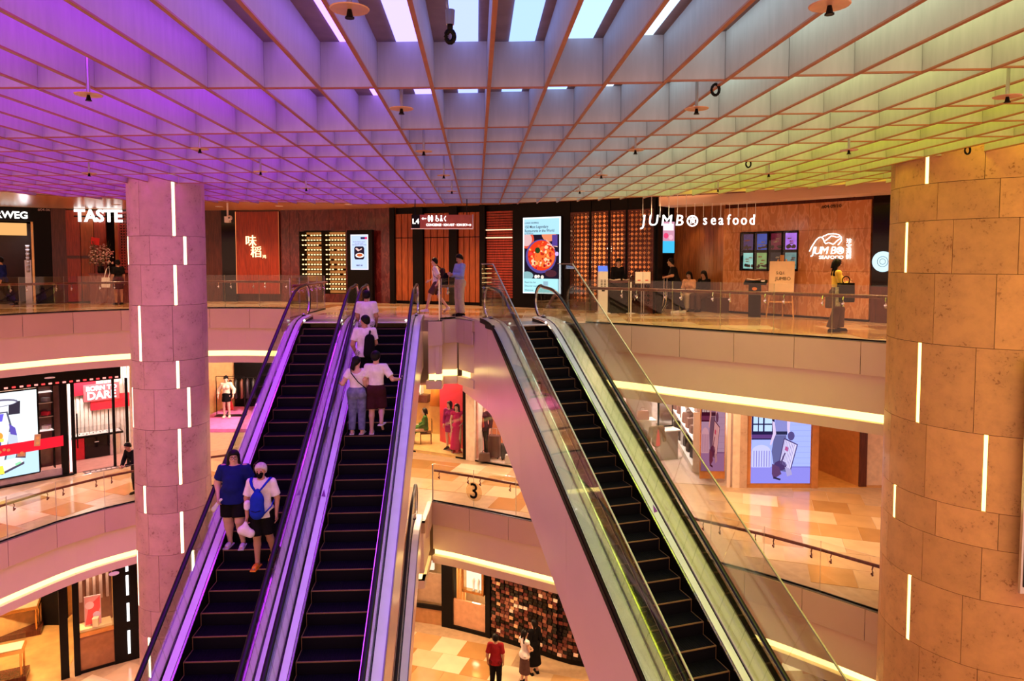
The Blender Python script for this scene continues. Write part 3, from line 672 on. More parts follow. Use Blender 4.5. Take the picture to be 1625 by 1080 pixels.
# chocolate shop
piece('shopfront_panel', -17.40, -16.95, 0, 3.5, M['black']); piece('shopfront_header', -22, -17.40, 3.0, 3.5, M['black'])
piece('interior_wall', -22, -17.2, 0, 3.0, pmat('cocoa_wall',(0.05,0.012,0.008),0.4), -2.2)
piece('menu_light_box', -20.4, -17.55, 2.50, 2.95, emat('menu_glow',(0.85,0.42,0.14),0.9), -0.5)
piece('side_panel', -17.46, -17.40, 0, 3.0, M['gold'], -0.3, 0.3)
sg = empty('shop_sign', (*fp(-17.52,0.05)[0],3.20), fp(-17.7)[1], label='white letters ending RWEG on the black chocolate shop front', cat='sign')
text('ÖRWEG', 'lettering', sg, (0,0,0), 0, 0.34, M['white_e'], 0.02, 'RIGHT', bold=0.008)
u1 = empty('unit_number', (*fp(-17.12,0.03)[0],3.43), fp(-17.1)[1], label='tiny pale unit number on the black chocolate shop front', cat='sign'); text('#04-06', 'lettering', u1, (0,0,0), 0, 0.13, flat((0.7,0.5,0.5)), 0.004)
ct = empty('display_counter', (*fp(-18.95,-0.9)[0],0), fp(-18)[1], label='dark chocolate counter with glowing base inside the black shop', cat='counter')
MB().box((0,0,0.5),(2.4,0.6,0.8)).build('body', M['black_gloss'], ct); MB().box((0,0,0.92),(2.45,0.65,0.05)).build('top', DKW, ct); MB().box((-0.1,-0.31,0.12),(1.7,0.02,0.22)).build('light_strip', em((1.0,0.62,0.30),1.6), ct)
rnd = random.Random(4)
for k in range(9):
    b = MB(); h = 0.12+0.1*rnd.random(); b.lathe([(0.05,0),(0.055,h*0.7),(0.035,h*0.8),(0.04,h)],n=10)
    b.build('jar', flat(rnd.choice([(0.35,0.10,0.08),(0.6,0.45,0.35),(0.2,0.12,0.3),(0.75,0.6,0.5)])), None, True, loc=(fp(-19.75+k*0.18,-0.9)[0][0], fp(-19.75+k*0.18,-0.9)[0][1], 0.945), label='small sweet jar standing on the dark chocolate counter', cat='jar', group='jars on the chocolate counter')
lamp('cup_lamp',(*fp(-17.6,-0.25)[0],2.6),14,(0.95,0.9,1.0)); sh = empty('cup_shelf', (*fp(-17.55,-0.55)[0],0.0), fp(-17.5)[1], label='bright upright rack of white paper cups beside the black shop opening', cat='rack')
MB().box((0,0.05,0.8),(0.2,0.06,1.6)).build('back', M['steel'], sh)
for k in range(7): MB().lathe([(0.05,0),(0.07,0.13),(0.0,0.13)],(0,-0.05,1.15+k*0.145),10).build('cup', flat((0.9,0.88,0.92)), sh, True)
# TASTE restaurant
piece('timber_wall', -16.95, -16.55, 0, 3.5, DKW, 0.05)
for k in range(3): piece('timber_panel', -16.55+k*0.42, -16.15+k*0.42, 0.05, 3.45, RW if k != 1 else RW2, 0.06)
for k in range(3): piece('cross_rail', -16.55+k*0.42, -16.15+k*0.42, 1.66+0.0, 1.76, DKW, 0.09)
piece('doorway_back', -15.3, -14.9, 0, 3.5, M['black'], -0.6); piece('timber_jamb', -15.0, -14.85, 0, 3.5, RW2, 0.05)
piece('screen_back', -14.85, -12.6, 0, 3.5, pmat('maroon',(0.10,0.008,0.008),0.4), -0.15)
def lattice(x0, x1, z0, z1, cell, m, name, P=F4, out=0.05, th=0.02, parent=None):
    (ax,ay),_ = fp(x0,out,P); (bx_,by),_ = fp(x1,out,P); L = math.hypot(bx_-ax,by-ay); rz = math.atan2(by-ay,bx_-ax); b = MB(); w = 0.20*cell
    nx, nz_ = max(1,round(L/cell)), max(1,round((z1-z0)/cell)); cx, cz = L/nx, (z1-z0)/nz_
    for i in range(nx):
        for j in range(nz_):
            x, z = (i+0.5)*cx, z0+(j+0.5)*cz
            for k in range(8):
                a0, a1 = 2*PI*k/8, 2*PI*(k+1)/8; r = 0.34*cell
                p, q = (x+r*math.cos(a0), z+r*math.sin(a0)), (x+r*math.cos(a1), z+r*math.sin(a1)); d = Vector((q[0]-p[0], q[1]-p[1])).normalized(); nn = Vector((-d.y,d.x))*w/2
                b.add([(p[0]+nn.x,0,p[1]+nn.y),(q[0]+nn.x,0,q[1]+nn.y),(q[0]-nn.x,0,q[1]-nn.y),(p[0]-nn.x,0,p[1]-nn.y)],[(0,1,2,3)])
            b.add([(x-cx/2,0,z-w/2),(x+cx/2,0,z-w/2),(x+cx/2,0,z+w/2),(x-cx/2,0,z+w/2)],[(0,1,2,3)])
            b.add([(x-w/2,0,z-cz/2),(x+w/2,0,z-cz/2),(x+w/2,0,z+cz/2),(x-w/2,0,z+cz/2)],[(0,1,2,3)])
    for z in (z0,z1): b.box((L/2,0,z),(L,0.04,0.05))
    for x in (0,L): b.box((x,0,(z0+z1)/2),(0.05,0.04,z1-z0))
    o = b.build(name, m, parent if parent else wb, loc=(ax,ay,0), rz=rz); sm = o.modifiers.new('thick','SOLIDIFY'); sm.thickness = th; return o
lattice(-14.85,-14.0,1.15,3.4,0.10,pmat('red_lacquer_screen',(0.36,0.03,0.02),0.3),'fretwork'); lattice(-14.0,-13.0,1.15,3.4,0.10,pmat('red_lacquer_screen',(0.36,0.03,0.02),0.3),'fretwork')
sg = empty('shop_sign', (*fp(-15.46,0.30)[0],3.22), fp(-15.4)[1], label='glowing white letters reading TASTE over the red timber restaurant', cat='sign')
text('TASTE', 'lettering', sg, (0,0,0), 0, 0.62, M['white_e'], 0.03, bold=0.018, sx=0.92); MB().box((0,0.06,0),(1.7,0.04,0.05)).build('rail', M['black'], sg)
pl = empty('planter_plinth', (*fp(-15.02,0.55)[0],0), fp(-15)[1], label='low red marble plinth before the red fretwork screen', cat='plinth')
MB().box((0,0,0.55),(1.15,0.5,1.10)).build('body', marblemat('red_marble',(0.22,0.045,0.035),(0.32,0.10,0.07)), pl); MB().box((0,0,1.09),(1.19,0.54,0.04)).build('top', RST, pl)
fl = empty('flower_arrangement', (*fp(-15.36,0.55)[0],1.11), 0, label='large bouquet of pale flowers in a dark vase with a red card', cat='flowers')
MB().lathe([(0.09,0),(0.12,0.05),(0.10,0.22),(0.13,0.26),(0.0,0.24)],n=14).build('vase', M['black_gloss'], fl, True)
rnd = random.Random(11); fol = MB(); pet = MB(); pk = MB()
for k in range(260):
    a, r, z = rnd.random()*2*PI, 0.45*math.sqrt(rnd.random()), rnd.random()
    c = (r*math.cos(a), r*math.sin(a)*0.7, 0.34+0.86*z*(1-0.45*(r/0.45)**2)); s = rnd.uniform(0.022,0.045)
    tgt = (fol, pet, pet, pk)[k%4]
    if tgt is fol: fol.box(c,(0.02,0.004,0.12),rnd.random()*3,0,rnd.uniform(-.8,.8),rnd.uniform(-.8,.8))
    else: tgt.ball(c,(s,s,s*0.7),6)
for k in range(24):
    a = rnd.random()*2*PI; fol.tube([(0,0,0.2),(0.2*math.cos(a),0.15*math.sin(a),0.6),(0.36*math.cos(a),0.25*math.sin(a),0.75+0.5*rnd.random())],0.006,4)
fol.build('foliage', pmat('leaf',(0.10,0.09,0.05),0.6), fl, kind='stuff'); pet.build('petals', flat((0.66,0.45,0.42)), fl, kind='stuff'); pk.build('pink_petals', flat((0.55,0.20,0.22)), fl, kind='stuff'); MB().box((-0.06,-0.2,1.18),(0.3,0.02,0.26),0,0,0.1,0.15).build('card', flat((0.80,0.02,0.02)), fl)
piece('timber_wall', -13.1, -11.65, 0, 3.5, DKW)
# wall with two gold characters
piece('timber_wall', -11.65, -11.15, 0, 3.5, DKW, 0.02); piece('glossy_pier', -11.15, -10.62, 0, 3.5, M['black_gloss'], 0.12); piece('timber_wall', -10.62, -8.9, 0.0, 3.5, DKW, -0.06)
for k in range(4): piece('timber_panel', -10.58+k*0.42, -10.165+k*0.42, 0.3, 3.45, RW, 0.12)
for x in (-10.62,-8.92): piece('edge_light', x-0.015, x+0.015, 0.3, 3.45, em((1.0,0.25,0.08),0.9), 0.10, 0.02)
sg = empty('character_sign', (*fp(-9.85,0.22)[0],2.1), fp(-9.8)[1], label='two gold glowing characters stepping down the red timber panel', cat='sign')
text('味', 'lettering', sg, (-0.12,0,0.2), 0, 0.46, M['warm_e'], 0.02); text('稻', 'lettering', sg, (0.08,0,-0.22), 0, 0.46, M['warm_e'], 0.02); text('鸿', 'lettering', sg, (0.40,0,-0.38), 0, 0.15, M['warm_e'], 0.01)
# dark red stone wall with wine display
for x0, x1 in [(-8.88,-8.5),(-8.5,-8.12),(-6.24,-5.7),(-5.7,-5.05),(-5.05,-4.46)]: piece('stone_panel', x0, x1-0.01, 0, 3.5, RST)
for x0, x1 in [(-8.12,-7.5),(-7.5,-6.9),(-6.9,-6.24)]: piece('stone_panel', x0, x1-0.01, 2.68, 3.5, RST); piece('stone_panel', x0, x1-0.01, 0, 0.32, RST)
piece('stone_panel', -8.12, -7.22, 0.32, 0.78, RST)
wc = empty('wine_display', (*fp(-7.18,-0.02)[0],0.33), fp(-7.2)[1], label='two-bay lit wine display set in the dark red stone wall', cat='cabinet')
MB().box((0,0.55,1.17),(1.98,0.03,2.34)).build('back', emat('amber_back',(0.60,0.20,0.05),0.55,0.6,2.0), wc)
for x, nm in ((-0.99,'side'),(-0.02,'divider'),(0.97,'side')): MB().box((x,0.26,1.17),(0.05,0.58,2.36)).build(nm, M['black'], wc)
MB().box((0,0.26,2.36),(2.0,0.58,0.05)).build('top', M['black'], wc)
bot = MB(); bot.ring([[(r*math.cos(2*PI*k/8), y, r*math.sin(2*PI*k/8)) for k in range(8)] for r, y in ((0.013,-0.16),(0.015,-0.06),(0.036,0.0),(0.038,0.16),(0.03,0.17))])
caps = MB(); BOT = bot.mesh('wine_bottle', pmat('bottle_green',(0.03,0.02,0.012),0.15)); cp = MB(); cp.ring([[(r*math.cos(2*PI*k/8), y, r*math.sin(2*PI*k/8)) for k in range(8)] for r, y in ((0.02,-0.175),(0.021,-0.10))]); CAP = cp.mesh('cap', emat('gold_glint',(1.0,0.62,0.25),2.6))  # caps glow: the bottles' golden highlight is put in as emissive colour
SHM = MB().box((0,0.25,0),(0.90,0.5,0.012)).mesh('shelf', M['black'])
rz0 = fp(-7.2)[1]; base = Vector((*fp(-7.18,-0.02)[0],0.33)); ca, sa = math.cos(rz0), math.sin(rz0); rnd = random.Random(2)
for bay, xb, rows in ((0,-0.51,9),(1,0.48,12)):
    for j in range(rows):
        z = 2.20 - j*0.185; inst(SHM,'shelf',wc,(xb,0,z-0.035))
        for i in range(7):
            if rnd.random() < 0.06: continue
            x = xb-0.37+i*0.123; p = base + Vector((ca*x-sa*0.22, sa*x+ca*0.22, z+0.012))
            o = inst(BOT,'wine_bottle',None,p,rz0,label='dark wine bottle with a painted gold glint lying in the lit wall display',cat='bottle',group='bottles in the wine display'); inst(CAP,'glint_cap',o)
        
def kiosk_screen(label, x, w, z0, z1, sw, s0, s1, out):
    k = empty('advertising_screen', (*fp(x,out)[0],0), fp(x)[1], label=label, cat='screen'); b = MB(); b.box((0,0,(z0+z1)/2),(w,0.16,z1-z0)); b.build('case', M['black'], k)
    MB().box((0,-0.082,(s0+s1)/2),(sw+0.03,0.01,s1-s0+0.03)).build('bezel', em((0.9,0.85,1.0),1.0), k); return k
ks = kiosk_screen('slim black screen showing a small round edged dish on pale blue', -5.51, 1.05, 0.0, 2.70, 0.70, 1.26, 2.52, 0.25)
SH = [(rect(-0.33,1.28,0.33,2.50),(0.50,0.62,1.0)),(rect(0.06,2.36,0.24,2.44),(0.03,0.02,0.08)),(rect(0.24,2.36,0.33,2.44),(0.85,0.02,0.12)),
      ([(x*0.21+0.0, 1.86+z*0.24) for x, z in ((-1,-.75),(-.75,-1),(.75,-1),(1,-.75),(1,.75),(.75,1),(-.75,1),(-1,.75))],(0.02,0.01,0.02)),
      (circ(0.02,1.77,0.18,18,0.09),(0.95,0.85,0.85)),(circ(0.02,1.78,0.12,18,0.055),(0.60,0.10,0.02)),([(-0.16,2.02),(-0.05,1.92),(0.10,1.98),(0.12,2.04),(0.0,1.98),(-0.10,2.05)],(0.80,0.50,0.45))]
art('picture', ks, SH, 0.002, 1.0, -0.088)
for z, t_, s in ((2.27,'Be the first to taste','0.05'),(2.21,'our new menu',''),(2.16,'reservations open today','')): text(t_, 'lettering', ks, (0,-0.106,z), 0, 0.062, flat((0.15,0.12,0.35)), 0.001)
text('VISIT US', 'lettering', ks, (0,-0.106,1.40), 0, 0.075, flat((0.03,0.03,0.10)), 0.001, bold=0.003)
# timber screens and black posts
piece('glossy_pier', -4.45, -4.27, 0, 3.5, M['black'], 0.1)
def boards(x0, x1, n, m, zcut=(2.42,)):
    for k in range(n):
        a, b = x0+(x1-x0)*k/n+0.015, x0+(x1-x0)*(k+1)/n-0.015; zs = [0.12]+list(zcut)+[3.30]
        for z0, z1 in zip(zs, zs[1:]): piece('timber_board', a, b, z0, z1-0.03, m, 0.0, 0.05)
piece('board_backing', -4.27, 0.05, 0, 3.5, M['black'], -0.08)
boards(-4.27,-3.55,3,RW2); boards(-3.17,-2.19,4,RW2); boards(-1.9,-1.08,4,RW2)
for x0, x1 in ((-3.55,-3.17),(-2.19,-1.9),(-1.08,-0.90)): piece('black_post', x0, x1, 0, 3.5, M['black'], 0.12)
for k in range(34): piece('blind_slat', -0.88, 0.03, 0.3+k*0.088, 0.3+k*0.088+0.066, RW, 0.0, 0.02)
for z in (2.35,2.62): piece('light_tube', -0.88, 0.03, z, z+0.03, em((1.0,0.55,0.32),1.8), 0.06, 0.02)
# big food poster screen
piece('black_pier', 0.05, 1.86, 0, 3.5, M['black'], 0.06, 0.3)
(pA,aA) = fp(1.05,0.14); bs = empty('poster_screen', (pA[0],pA[1],0.0), aA, label='tall bright screen advertising restaurants with a big red crab dish', cat='screen')
MB().box((0,0.03,1.75),(1.46,0.05,2.56)).build('case', M['black'], bs); MB().box((0,0.0,1.75),(1.42,0.012,2.52)).build('border', em((0.92,0.95,1.0),1.0), bs)
w2, Zt, Zb = 0.66, 2.96, 0.53; pic = [(rect(-w2,Zb,w2,Zt),(0.42,0.74,0.92)),(rect(-w2,0.98,w2,2.44),(0.015,0.008,0.02)),
 (circ(-0.58,2.28,0.30),(0.75,0.08,0.04)),(circ(-0.58,2.28,0.22),(0.75,0.45,0.45)),(circ(0.28,2.48,0.28),(0.80,0.25,0.12)),(rect(-w2,2.445,w2,2.80),(0.42,0.74,0.92)),
 (circ(-0.02,1.72,0.58,24,0.56),(0.10,0.07,0.30)),(circ(0.0,1.75,0.52,24,0.50),(0.80,0.045,0.012)),(circ(0.12,1.70,0.38,20,0.36),(0.95,0.16,0.03))]
rnd = random.Random(5)
for k in range(70):
    a, r = rnd.random()*2*PI, 0.48*math.sqrt(rnd.random()); x, z = r*math.cos(a), 1.75+0.95*r*math.sin(a); s = rnd.uniform(0.02,0.075)
    pic.append(([(x+s*math.cos(t)*rnd.uniform(.6,1.3), z+s*math.sin(t)*rnd.uniform(.6,1.3)) for t in [2*PI*q/6 for q in range(6)]], rnd.choice([(0.95,0.10,0.02),(0.55,0.02,0.01),(1.0,0.42,0.12),(0.9,0.05,0.05),(1.0,0.62,0.35),(0.30,0.01,0.01)])))
pic += [(circ(-0.12,1.92,0.10,10),(0.02,0.05,0.01)),([(0.18,2.25),(0.50,1.95),(0.52,1.98),(0.22,2.28)],(0.9,0.35,0.25)),([(0.22,2.10),(0.62,2.02),(0.62,2.05),(0.24,2.14)],(0.9,0.55,0.45)),(rect(0.42,2.06,0.62,2.42),(0.10,0.05,0.28)),
 (circ(-0.52,1.08,0.24,16,0.14),(0.25,0.45,0.48)),(rect(-w2,Zb,w2,0.985),(0.42,0.80,0.88)),(circ(0.60,1.80,0.07),(0.65,0.45,0.85)),(circ(0.38,1.16,0.22,14,0.12),(0.08,0.02,0.03)),(circ(-0.08,1.06,0.05),(0.9,0.8,0.7)),(circ(0.06,1.04,0.06),(0.9,0.75,0.65)),(circ(-0.18,1.05,0.06),(0.9,0.85,0.8)),(rect(0.10,0.76,0.28,0.90),(0.30,0.45,0.55))]
art('picture', bs, pic, 0.0006, 0.9, -0.008, (-w2,Zb,w2,Zt))
for z, t_, s in ((2.82,'LUXURY SHOPPING',0.075),(2.69,'150 Most Legendary',0.135),(2.56,'Restaurants in the World',0.135),(2.47,'by TASTEATLAS',0.06)):
    text(t_, 'lettering', bs, (-0.61,-0.066,z), 0, s, flat((0.03,0.06,0.16)), 0.001, 'LEFT', sx=0.80, bold=0.001)
for z, t_ in ((0.86,'Read the list'),(0.74,'Discover more'),(0.60,'Welcome')): text(t_, 'lettering', bs, (-0.61,-0.066,z), 0, 0.085, flat((0.05,0.12,0.28)), 0.001, 'LEFT')
# fretwork bays of the seafood restaurant
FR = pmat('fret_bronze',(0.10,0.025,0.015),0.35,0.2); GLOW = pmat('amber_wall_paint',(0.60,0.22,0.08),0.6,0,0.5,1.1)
lamp('restaurant_lamp',(2.75,23.6,2.5),45,(1.0,0.6,0.28)); lamp('restaurant_lamp',(3.75,23.0,1.5),35,(1.0,0.6,0.28)); lamp('restaurant_lamp',(2.3,24.0,1.2),30,(1.0,0.6,0.28))
for x0, x1 in ((1.90,2.48),(2.52,3.02),(3.06,3.50),(3.55,4.22)):
    lattice(x0, x1, 0.25, 3.1, 0.145, FR, 'fretwork', F4, 0.02)
for x in (1.88,2.50,3.04,3.52,4.26): piece('black_post', x-0.02, x+0.03, 0, 3.5, M['black'], 0.06, 0.08)
piece('fret_base', 1.88, 4.3, 0, 0.27, DKW, 0.03); piece('fret_head', 1.88, 4.3, 3.08, 3.5, M['black'], 0.03)
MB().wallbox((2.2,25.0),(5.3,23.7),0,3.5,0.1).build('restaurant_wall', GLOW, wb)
piece('black_post', 4.27, 4.34, 0, 3.5, M['black'], 0.0, 0.3)
MB().wallbox((4.6,22.9),(5.35,23.35),0,3.5,0.1).build('dark_wall', M['black'], wb)
lp = empty('globe_lamp', (3.14,22.75,1.95), label='small white globe lamp shining through the bronze fretwork', cat='lamp'); MB().ball((0,0,0),0.10,12).build('globe', em((1.0,0.8,0.6),3), lp, True); MB().tube([(0,0,0.1),(0,0,1.5)],0.01,6).build('cord', M['black'], lp)
# slatted timber wall and the banquette
ww = empty('wall_right', (0,0,0), kind='structure'); CW = woodmat('lit_timber',(0.34,0.12,0.035),0.4)
Q = resample(catmull([(5.25,23.4),(5.9,23.0),(6.3,22.3),(6.5,21.62)]), 0.2)
for a, b in zip(Q, Q[1:]): MB().wallbox((a[0]+0.004,a[1]),(b[0],b[1]+0.006),0,3.5,0.05).build('timber_slat', CW, ww)
bn = empty('banquette', (5.7,21.9,0), label='dark curved leather bench along the lit timber wall', cat='bench'); Qb = [(p[0]-5.7-0.30, p[1]-21.9-0.32) for p in Q]
m = MB()
for a, b in zip(Qb, Qb[1:]): m.wallbox(a, b, 0.0, 0.45, 0.5)
m.build('seat', pmat('brown_leather',(0.07,0.02,0.012),0.35), bn); m = MB()
for a, b in zip(offs(Qb,0.42), offs(Qb,0.42)[1:]): m.wallbox(a, b, 0.45, 0.88, 0.10)
m.build('backrest', pmat('brown_leather',(0.07,0.02,0.012),0.35), bn)
# marble wall
MR = marblemat('brown_marble',(0.56,0.23,0.09),(0.66,0.33,0.16),0.22); P0, P1 = Vector((6.45,21.6)), Vector((9.22,18.2)); Lm = (P1-P0).length; dm_ = (P1-P0).normalized(); am = math.atan2(dm_.y,dm_.x)
def mp(s, out=0.0): return (P0.x+dm_.x*s+math.sin(am)*out, P0.y+dm_.y*s-math.cos(am)*out)
zs = [0.06,1.30,2.42,3.16]; xs = [0,0.62,1.5,2.4,2.72,3.5,Lm]
for i in range(6):
    for z0, z1 in zip(zs, zs[1:]):
        if z0 == 1.30 and 0 < i < 3 : continue
        MB().wallbox(mp(xs[i]+0.003),mp(xs[i+1]-0.003),z0,z1-0.006,0.06).build('marble_slab', MR, ww)
MB().wallbox(mp(0,-0.06),mp(0.03+Lm,-0.06),0,3.5,0.05).build('marble_backing', DKW, ww); MB().wallbox(mp(0,0.01),mp(Lm,0.01),0,0.06,0.04).build('skirting', M['black'], ww)
aq = empty('aquarium', (*mp(1.51,0.0),1.30), am, label='wall of eight glowing fish tanks set in the brown marble', cat='aquarium')
MB().box((0,0.03,0.555),(1.80,0.02,1.12)).build('back', M['black'], aq)
cols = [[(0.04,0.02,0.07),(0.02,0.05,0.25),(0.10,0.01,0.02),(0.32,0.12,0.60)],[(0.20,0.42,0.36),(0.16,0.24,0.08),(0.012,0.01,0.01),(0.10,0.18,0.17)]]; rnd = random.Random(8)
for i in range(4):
    for j in range(2):
        x, z = -0.66+i*0.445, 0.83-j*0.55; c = cols[j][i]
        tk = MB().box((x+0.03,0.015,z),(0.37,0.02,0.46)).build('tank', emat('lit_water',c,1.1,0.5,5), aq); k = MB()
        for q in range(6): k.ball((x+0.03+rnd.uniform(-0.14,0.14),-0.005,z-0.19+rnd.random()*0.07),(rnd.uniform(.03,.07),0.015,rnd.uniform(.02,.06)),6)
        k.build('rockwork', flat((0.05,0.03,0.03)), tk); k = MB()
        for q in range(3):
            fx, fz = x+rnd.uniform(-0.1,0.12), z+rnd.uniform(-0.1,0.12); k.ball((fx,-0.005,fz),(0.045,0.008,0.018),6); k.add([(fx+0.03,-0.005,fz),(fx+0.07,-0.005,fz+0.025),(fx+0.07,-0.005,fz-0.025)],[(0,1,2)])
        k.build('fish', flat(rnd.choice([(0.02,0.02,0.02),(0.4,0.12,0.04),(0.5,0.5,0.4)])), tk)
for x in (-0.90,-0.445,0.0,0.445,0.90): MB().box((x,-0.01,0.555),(0.03 if abs(x) > 0.8 else 0.05,0.06,1.12)).build('frame', M['black'], aq)
for z in (0.0,0.555,1.11): MB().box((0,-0.01,z),(1.82,0.05,0.03)).build('frame', M['black'], aq)
MB().box((0,-0.035,0.555),(1.78,0.008,1.09)).build('pane', M['glass_s'], aq)
ng = empty('neon_sign', (*mp(2.80,0.05),1.55), am, label='white neon crab outline and words JUMBO SEAFOOD on brown marble', cat='sign')
def nl(pts): return [((x/15.43-18)/64*1.11, -0.03, 0.75-(y/15.43-12)/40*0.69) for x, y in pts]
for pts in ([(270,600),(330,480),(430,330),(500,270),(560,255),(610,300),(640,380),(670,420),(740,395),(790,410),(850,440),(880,420),(950,350),(1010,310),(1040,265),(980,210),(850,185),(720,195),(600,245)],[(660,350),(740,290),(800,240),(860,245),(930,270),(1000,260)],[(1050,270),(1050,350),(1020,400),(970,455)]):
    MB().tube(nl(pts),0.014,6).build('tube', M['white_e'], ng)
for ch, x in (('J',350),('U',450),('M',620),('B',840)): text(ch,'lettering',ng,nl([(x+10,590)])[0],0,0.29,M['white_e'],0.01,shear=0.2,bold=0.0,sx=1.0)
m = MB(); torus(m, nl([(1025,585)])[0], 0.085, 0.016, 'Y', 18); m.build('ring', M['white_e'], ng); text('食','lettering',ng,nl([(1025,585)])[0],0,0.13,M['white_e'],0.006)
text('SEAFOOD','lettering',ng,nl([(810,750)])[0],0,0.125,M['white_e'],0.006,sx=1.2)
for k, ch in enumerate('珍宝海鲜'): text(ch,'lettering',ng,nl([(1228,375+k*122)])[0],0,0.15,M['white_e'],0.006)
u2 = empty('unit_number', (*mp(3.35,0.03),3.03), am, label='dark unit number high on the brown marble wall', cat='sign'); text('#04-09/10','lettering',u2,(0,0,0),0,0.13,M['black'],0.004)
# black shop pier with round sign
MB().wallbox((9.25,18.16),(10.4,16.8),0,3.5,0.1).build('black_pier', M['black_gloss'], ww); MB().wallbox((9.22,18.14),(10.36,16.78),0,0.92,0.05).build('dark_dado', DKW, ww)
rs = empty('round_sign', (9.40,17.90,1.56), math.atan2(-1.36,1.15), label='pale blue round sign glowing on the black pier', cat='sign'); d = MB().lathe([(0.26,0),(0.26,0.03)],n=28).build('disc', em((0.55,0.80,0.95),1.1), rs); d.rotation_euler=(PI/2,0,0); m = MB(); torus(m,(0,-0.035,0),0.13,0.008); torus(m,(0,-0.035,0),0.07,0.008); m.build('ring_mark', flat((0.25,0.5,0.6)), rs)
# hanging restaurant sign
hs = empty('hanging_sign', (5.05,19.25,2.66), 0, label='white glowing letters JUMBO seafood hanging on thin rods', cat='sign')
for ch, px_, s in (('J',1019,0.42),('U',1034,0.42),('M',1055,0.42),('B',1075,0.42),('s',1116,0.40),('e',1129,0.40),('a',1141,0.40),('f',1153,0.40),('o',1164,0.40),('o',1177,0.40),('d',1190,0.40)):
    x = (px_-812.5)/1120*19.35-5.05; up = ch in 'JUMB'
    text(ch,'letter',hs,(x,0,0.0 if up else (0.02)),0,s,M['white_e'],0.02,shear=0.12 if up else 0,bold=0.0,sx=(0.95 if up else 0.8))
x = (1096-812.5)/1120*19.35-5.05; m = MB(); torus(m,(x,0,0),0.135,0.022,'Y',20); m.build('ring',M['white_e'],hs); text('食','letter',hs,(x,0,0),0,0.20,M['white_e'],0.01)
for k in range(14):
    x = -1.5+k*0.235; zt = 3.14-2.66 if x+5.05 > 4.75 else 3.5-2.66; MB().tube([(x,0,0.10),(x,0,zt)],0.007,5).build('rod', M['white'], hs)
# TV behind the host desk
tv = empty('wall_screen', (4.90,22.75,2.33), 0.3, label='bright screen of pink and turquoise pictures behind the host desk', cat='screen'); MB().box((0,0.03,0),(0.78,0.05,1.08)).build('case', M['black'], tv)
art('picture', tv, [(rect(-0.36,-0.5,0.36,0.5),(0.55,0.25,0.35)),(rect(-0.36,-0.5,-0.12,0.5),(0.25,0.12,0.3)),(rect(-0.09,-0.5,0.36,-0.12),(0.05,0.45,0.75)),(rect(-0.36,-0.5,-0.14,-0.12),(0.05,0.25,0.55)),(rect(-0.05,0.22,0.32,0.44),(0.9,0.8,0.8)),(circ(0.05,0.05,0.09),(0.7,0.05,0.15)),(circ(0.22,0.0,0.08),(0.9,0.4,0.5)),(circ(-0.22,0.15,0.1),(0.8,0.6,0.7))], 0.002, 1.0, 0.002)
# host furniture
kk = empty('ticket_kiosk', (2.72,21.15,0), 0.05, label='slim white queue kiosk with a blue tilted screen', cat='kiosk')
MB().box((0,0,0.64),(0.27,0.2,1.24)).build('body', M['white'], kk); MB().box((0,0,0.012),(0.42,0.34,0.025)).build('base', M['white'], kk); MB().box((0,-0.02,1.33),(0.28,0.04,0.2),0,0,-0.5).build('screen', em((0.12,0.2,0.7),1.0), kk)
m = MB()
for k in range(5):
    for q in (-0.05,0.05): m.box((q,-0.101,1.0-k*0.045),(0.06,0.002,0.022))
m.box((0,-0.101,0.70),(0.09,0.002,0.07)); m.build('printed_marks', M['black'], kk)
pd = empty('host_podium', (3.22,21.35,0), 0.05, label='black host podium with open menus beside the white kiosk', cat='podium'); MB().box((0,0,0.46),(0.62,0.45,0.92)).build('body', M['black'], pd); MB().box((0,0,0.945),(0.75,0.52,0.05)).build('top', DKW, pd)
def book(label, x, y, z, rz, w=0.34, col=(0.85,0.66,0.48)):
    b = empty('open_menu', (x,y,z), rz, label=label, cat='menu'); MB().box((0,0,0.008),(w+0.02,0.26,0.012)).build('cover', flat((0.25,0.06,0.03)), b)
    for s in (-1,1): MB().box((s*w/4,0,0.035),(w/2,0.24,0.015),0,0,0.0,-s*0.18).build('page', flat(col), b)
book('open menu with cream pages lying on the black host podium', 3.08, 21.25, 0.975, 0.1); book('small open menu lying by the edge of the black host podium', 3.45, 21.35, 0.975, -0.1, 0.2)
qp = empty('queue_post', (3.56,21.1,0), 0, label='thin white post between the podium and the menu board', cat='post'); MB().tube([(0,0,0.01),(0,0,0.95)],0.022,10).build('pole', M['white'], qp); MB().lathe([(0.14,0),(0.14,0.015),(0.03,0.03)],n=18).build('base', M['white'], qp)
mb_ = empty('menu_board', (3.88,20.95,0), 0.03, label='two page menu board on a white double pole stand', cat='board')
for s in (-0.035,0.035): MB().tube([(s,0,0.02),(s,0,0.95)],0.014,8).build('pole', M['steel'], mb_)
MB().lathe([(0.2,0),(0.2,0.015),(0.05,0.03)],n=18).build('base', M['steel'], mb_)
for s in (-1,1):
    MB().box((s*0.115,-0.02,1.08),(0.22,0.02,0.34)).build('page', flat((0.85,0.78,0.70)), mb_); MB().box((s*0.115,-0.032,1.0),(0.09,0.004,0.03)).build('red_mark', flat((0.6,0.02,0.02)), mb_)
rc = empty('ribbed_counter', (4.25,21.75,0), 0.05, label='black rounded counter wrapped in shining chrome ribs', cat='counter')
bell = [(0.40,0.0),(0.42,0.08),(0.52,0.25),(0.56,0.5),(0.56,1.08)]
m = MB(); m.ring([[(r*1.05*math.cos(2*PI*k/28), r*0.8*math.sin(2*PI*k/28), z) for k in range(28)] for r, z in bell]); m.build('body', M['black'], rc, True)
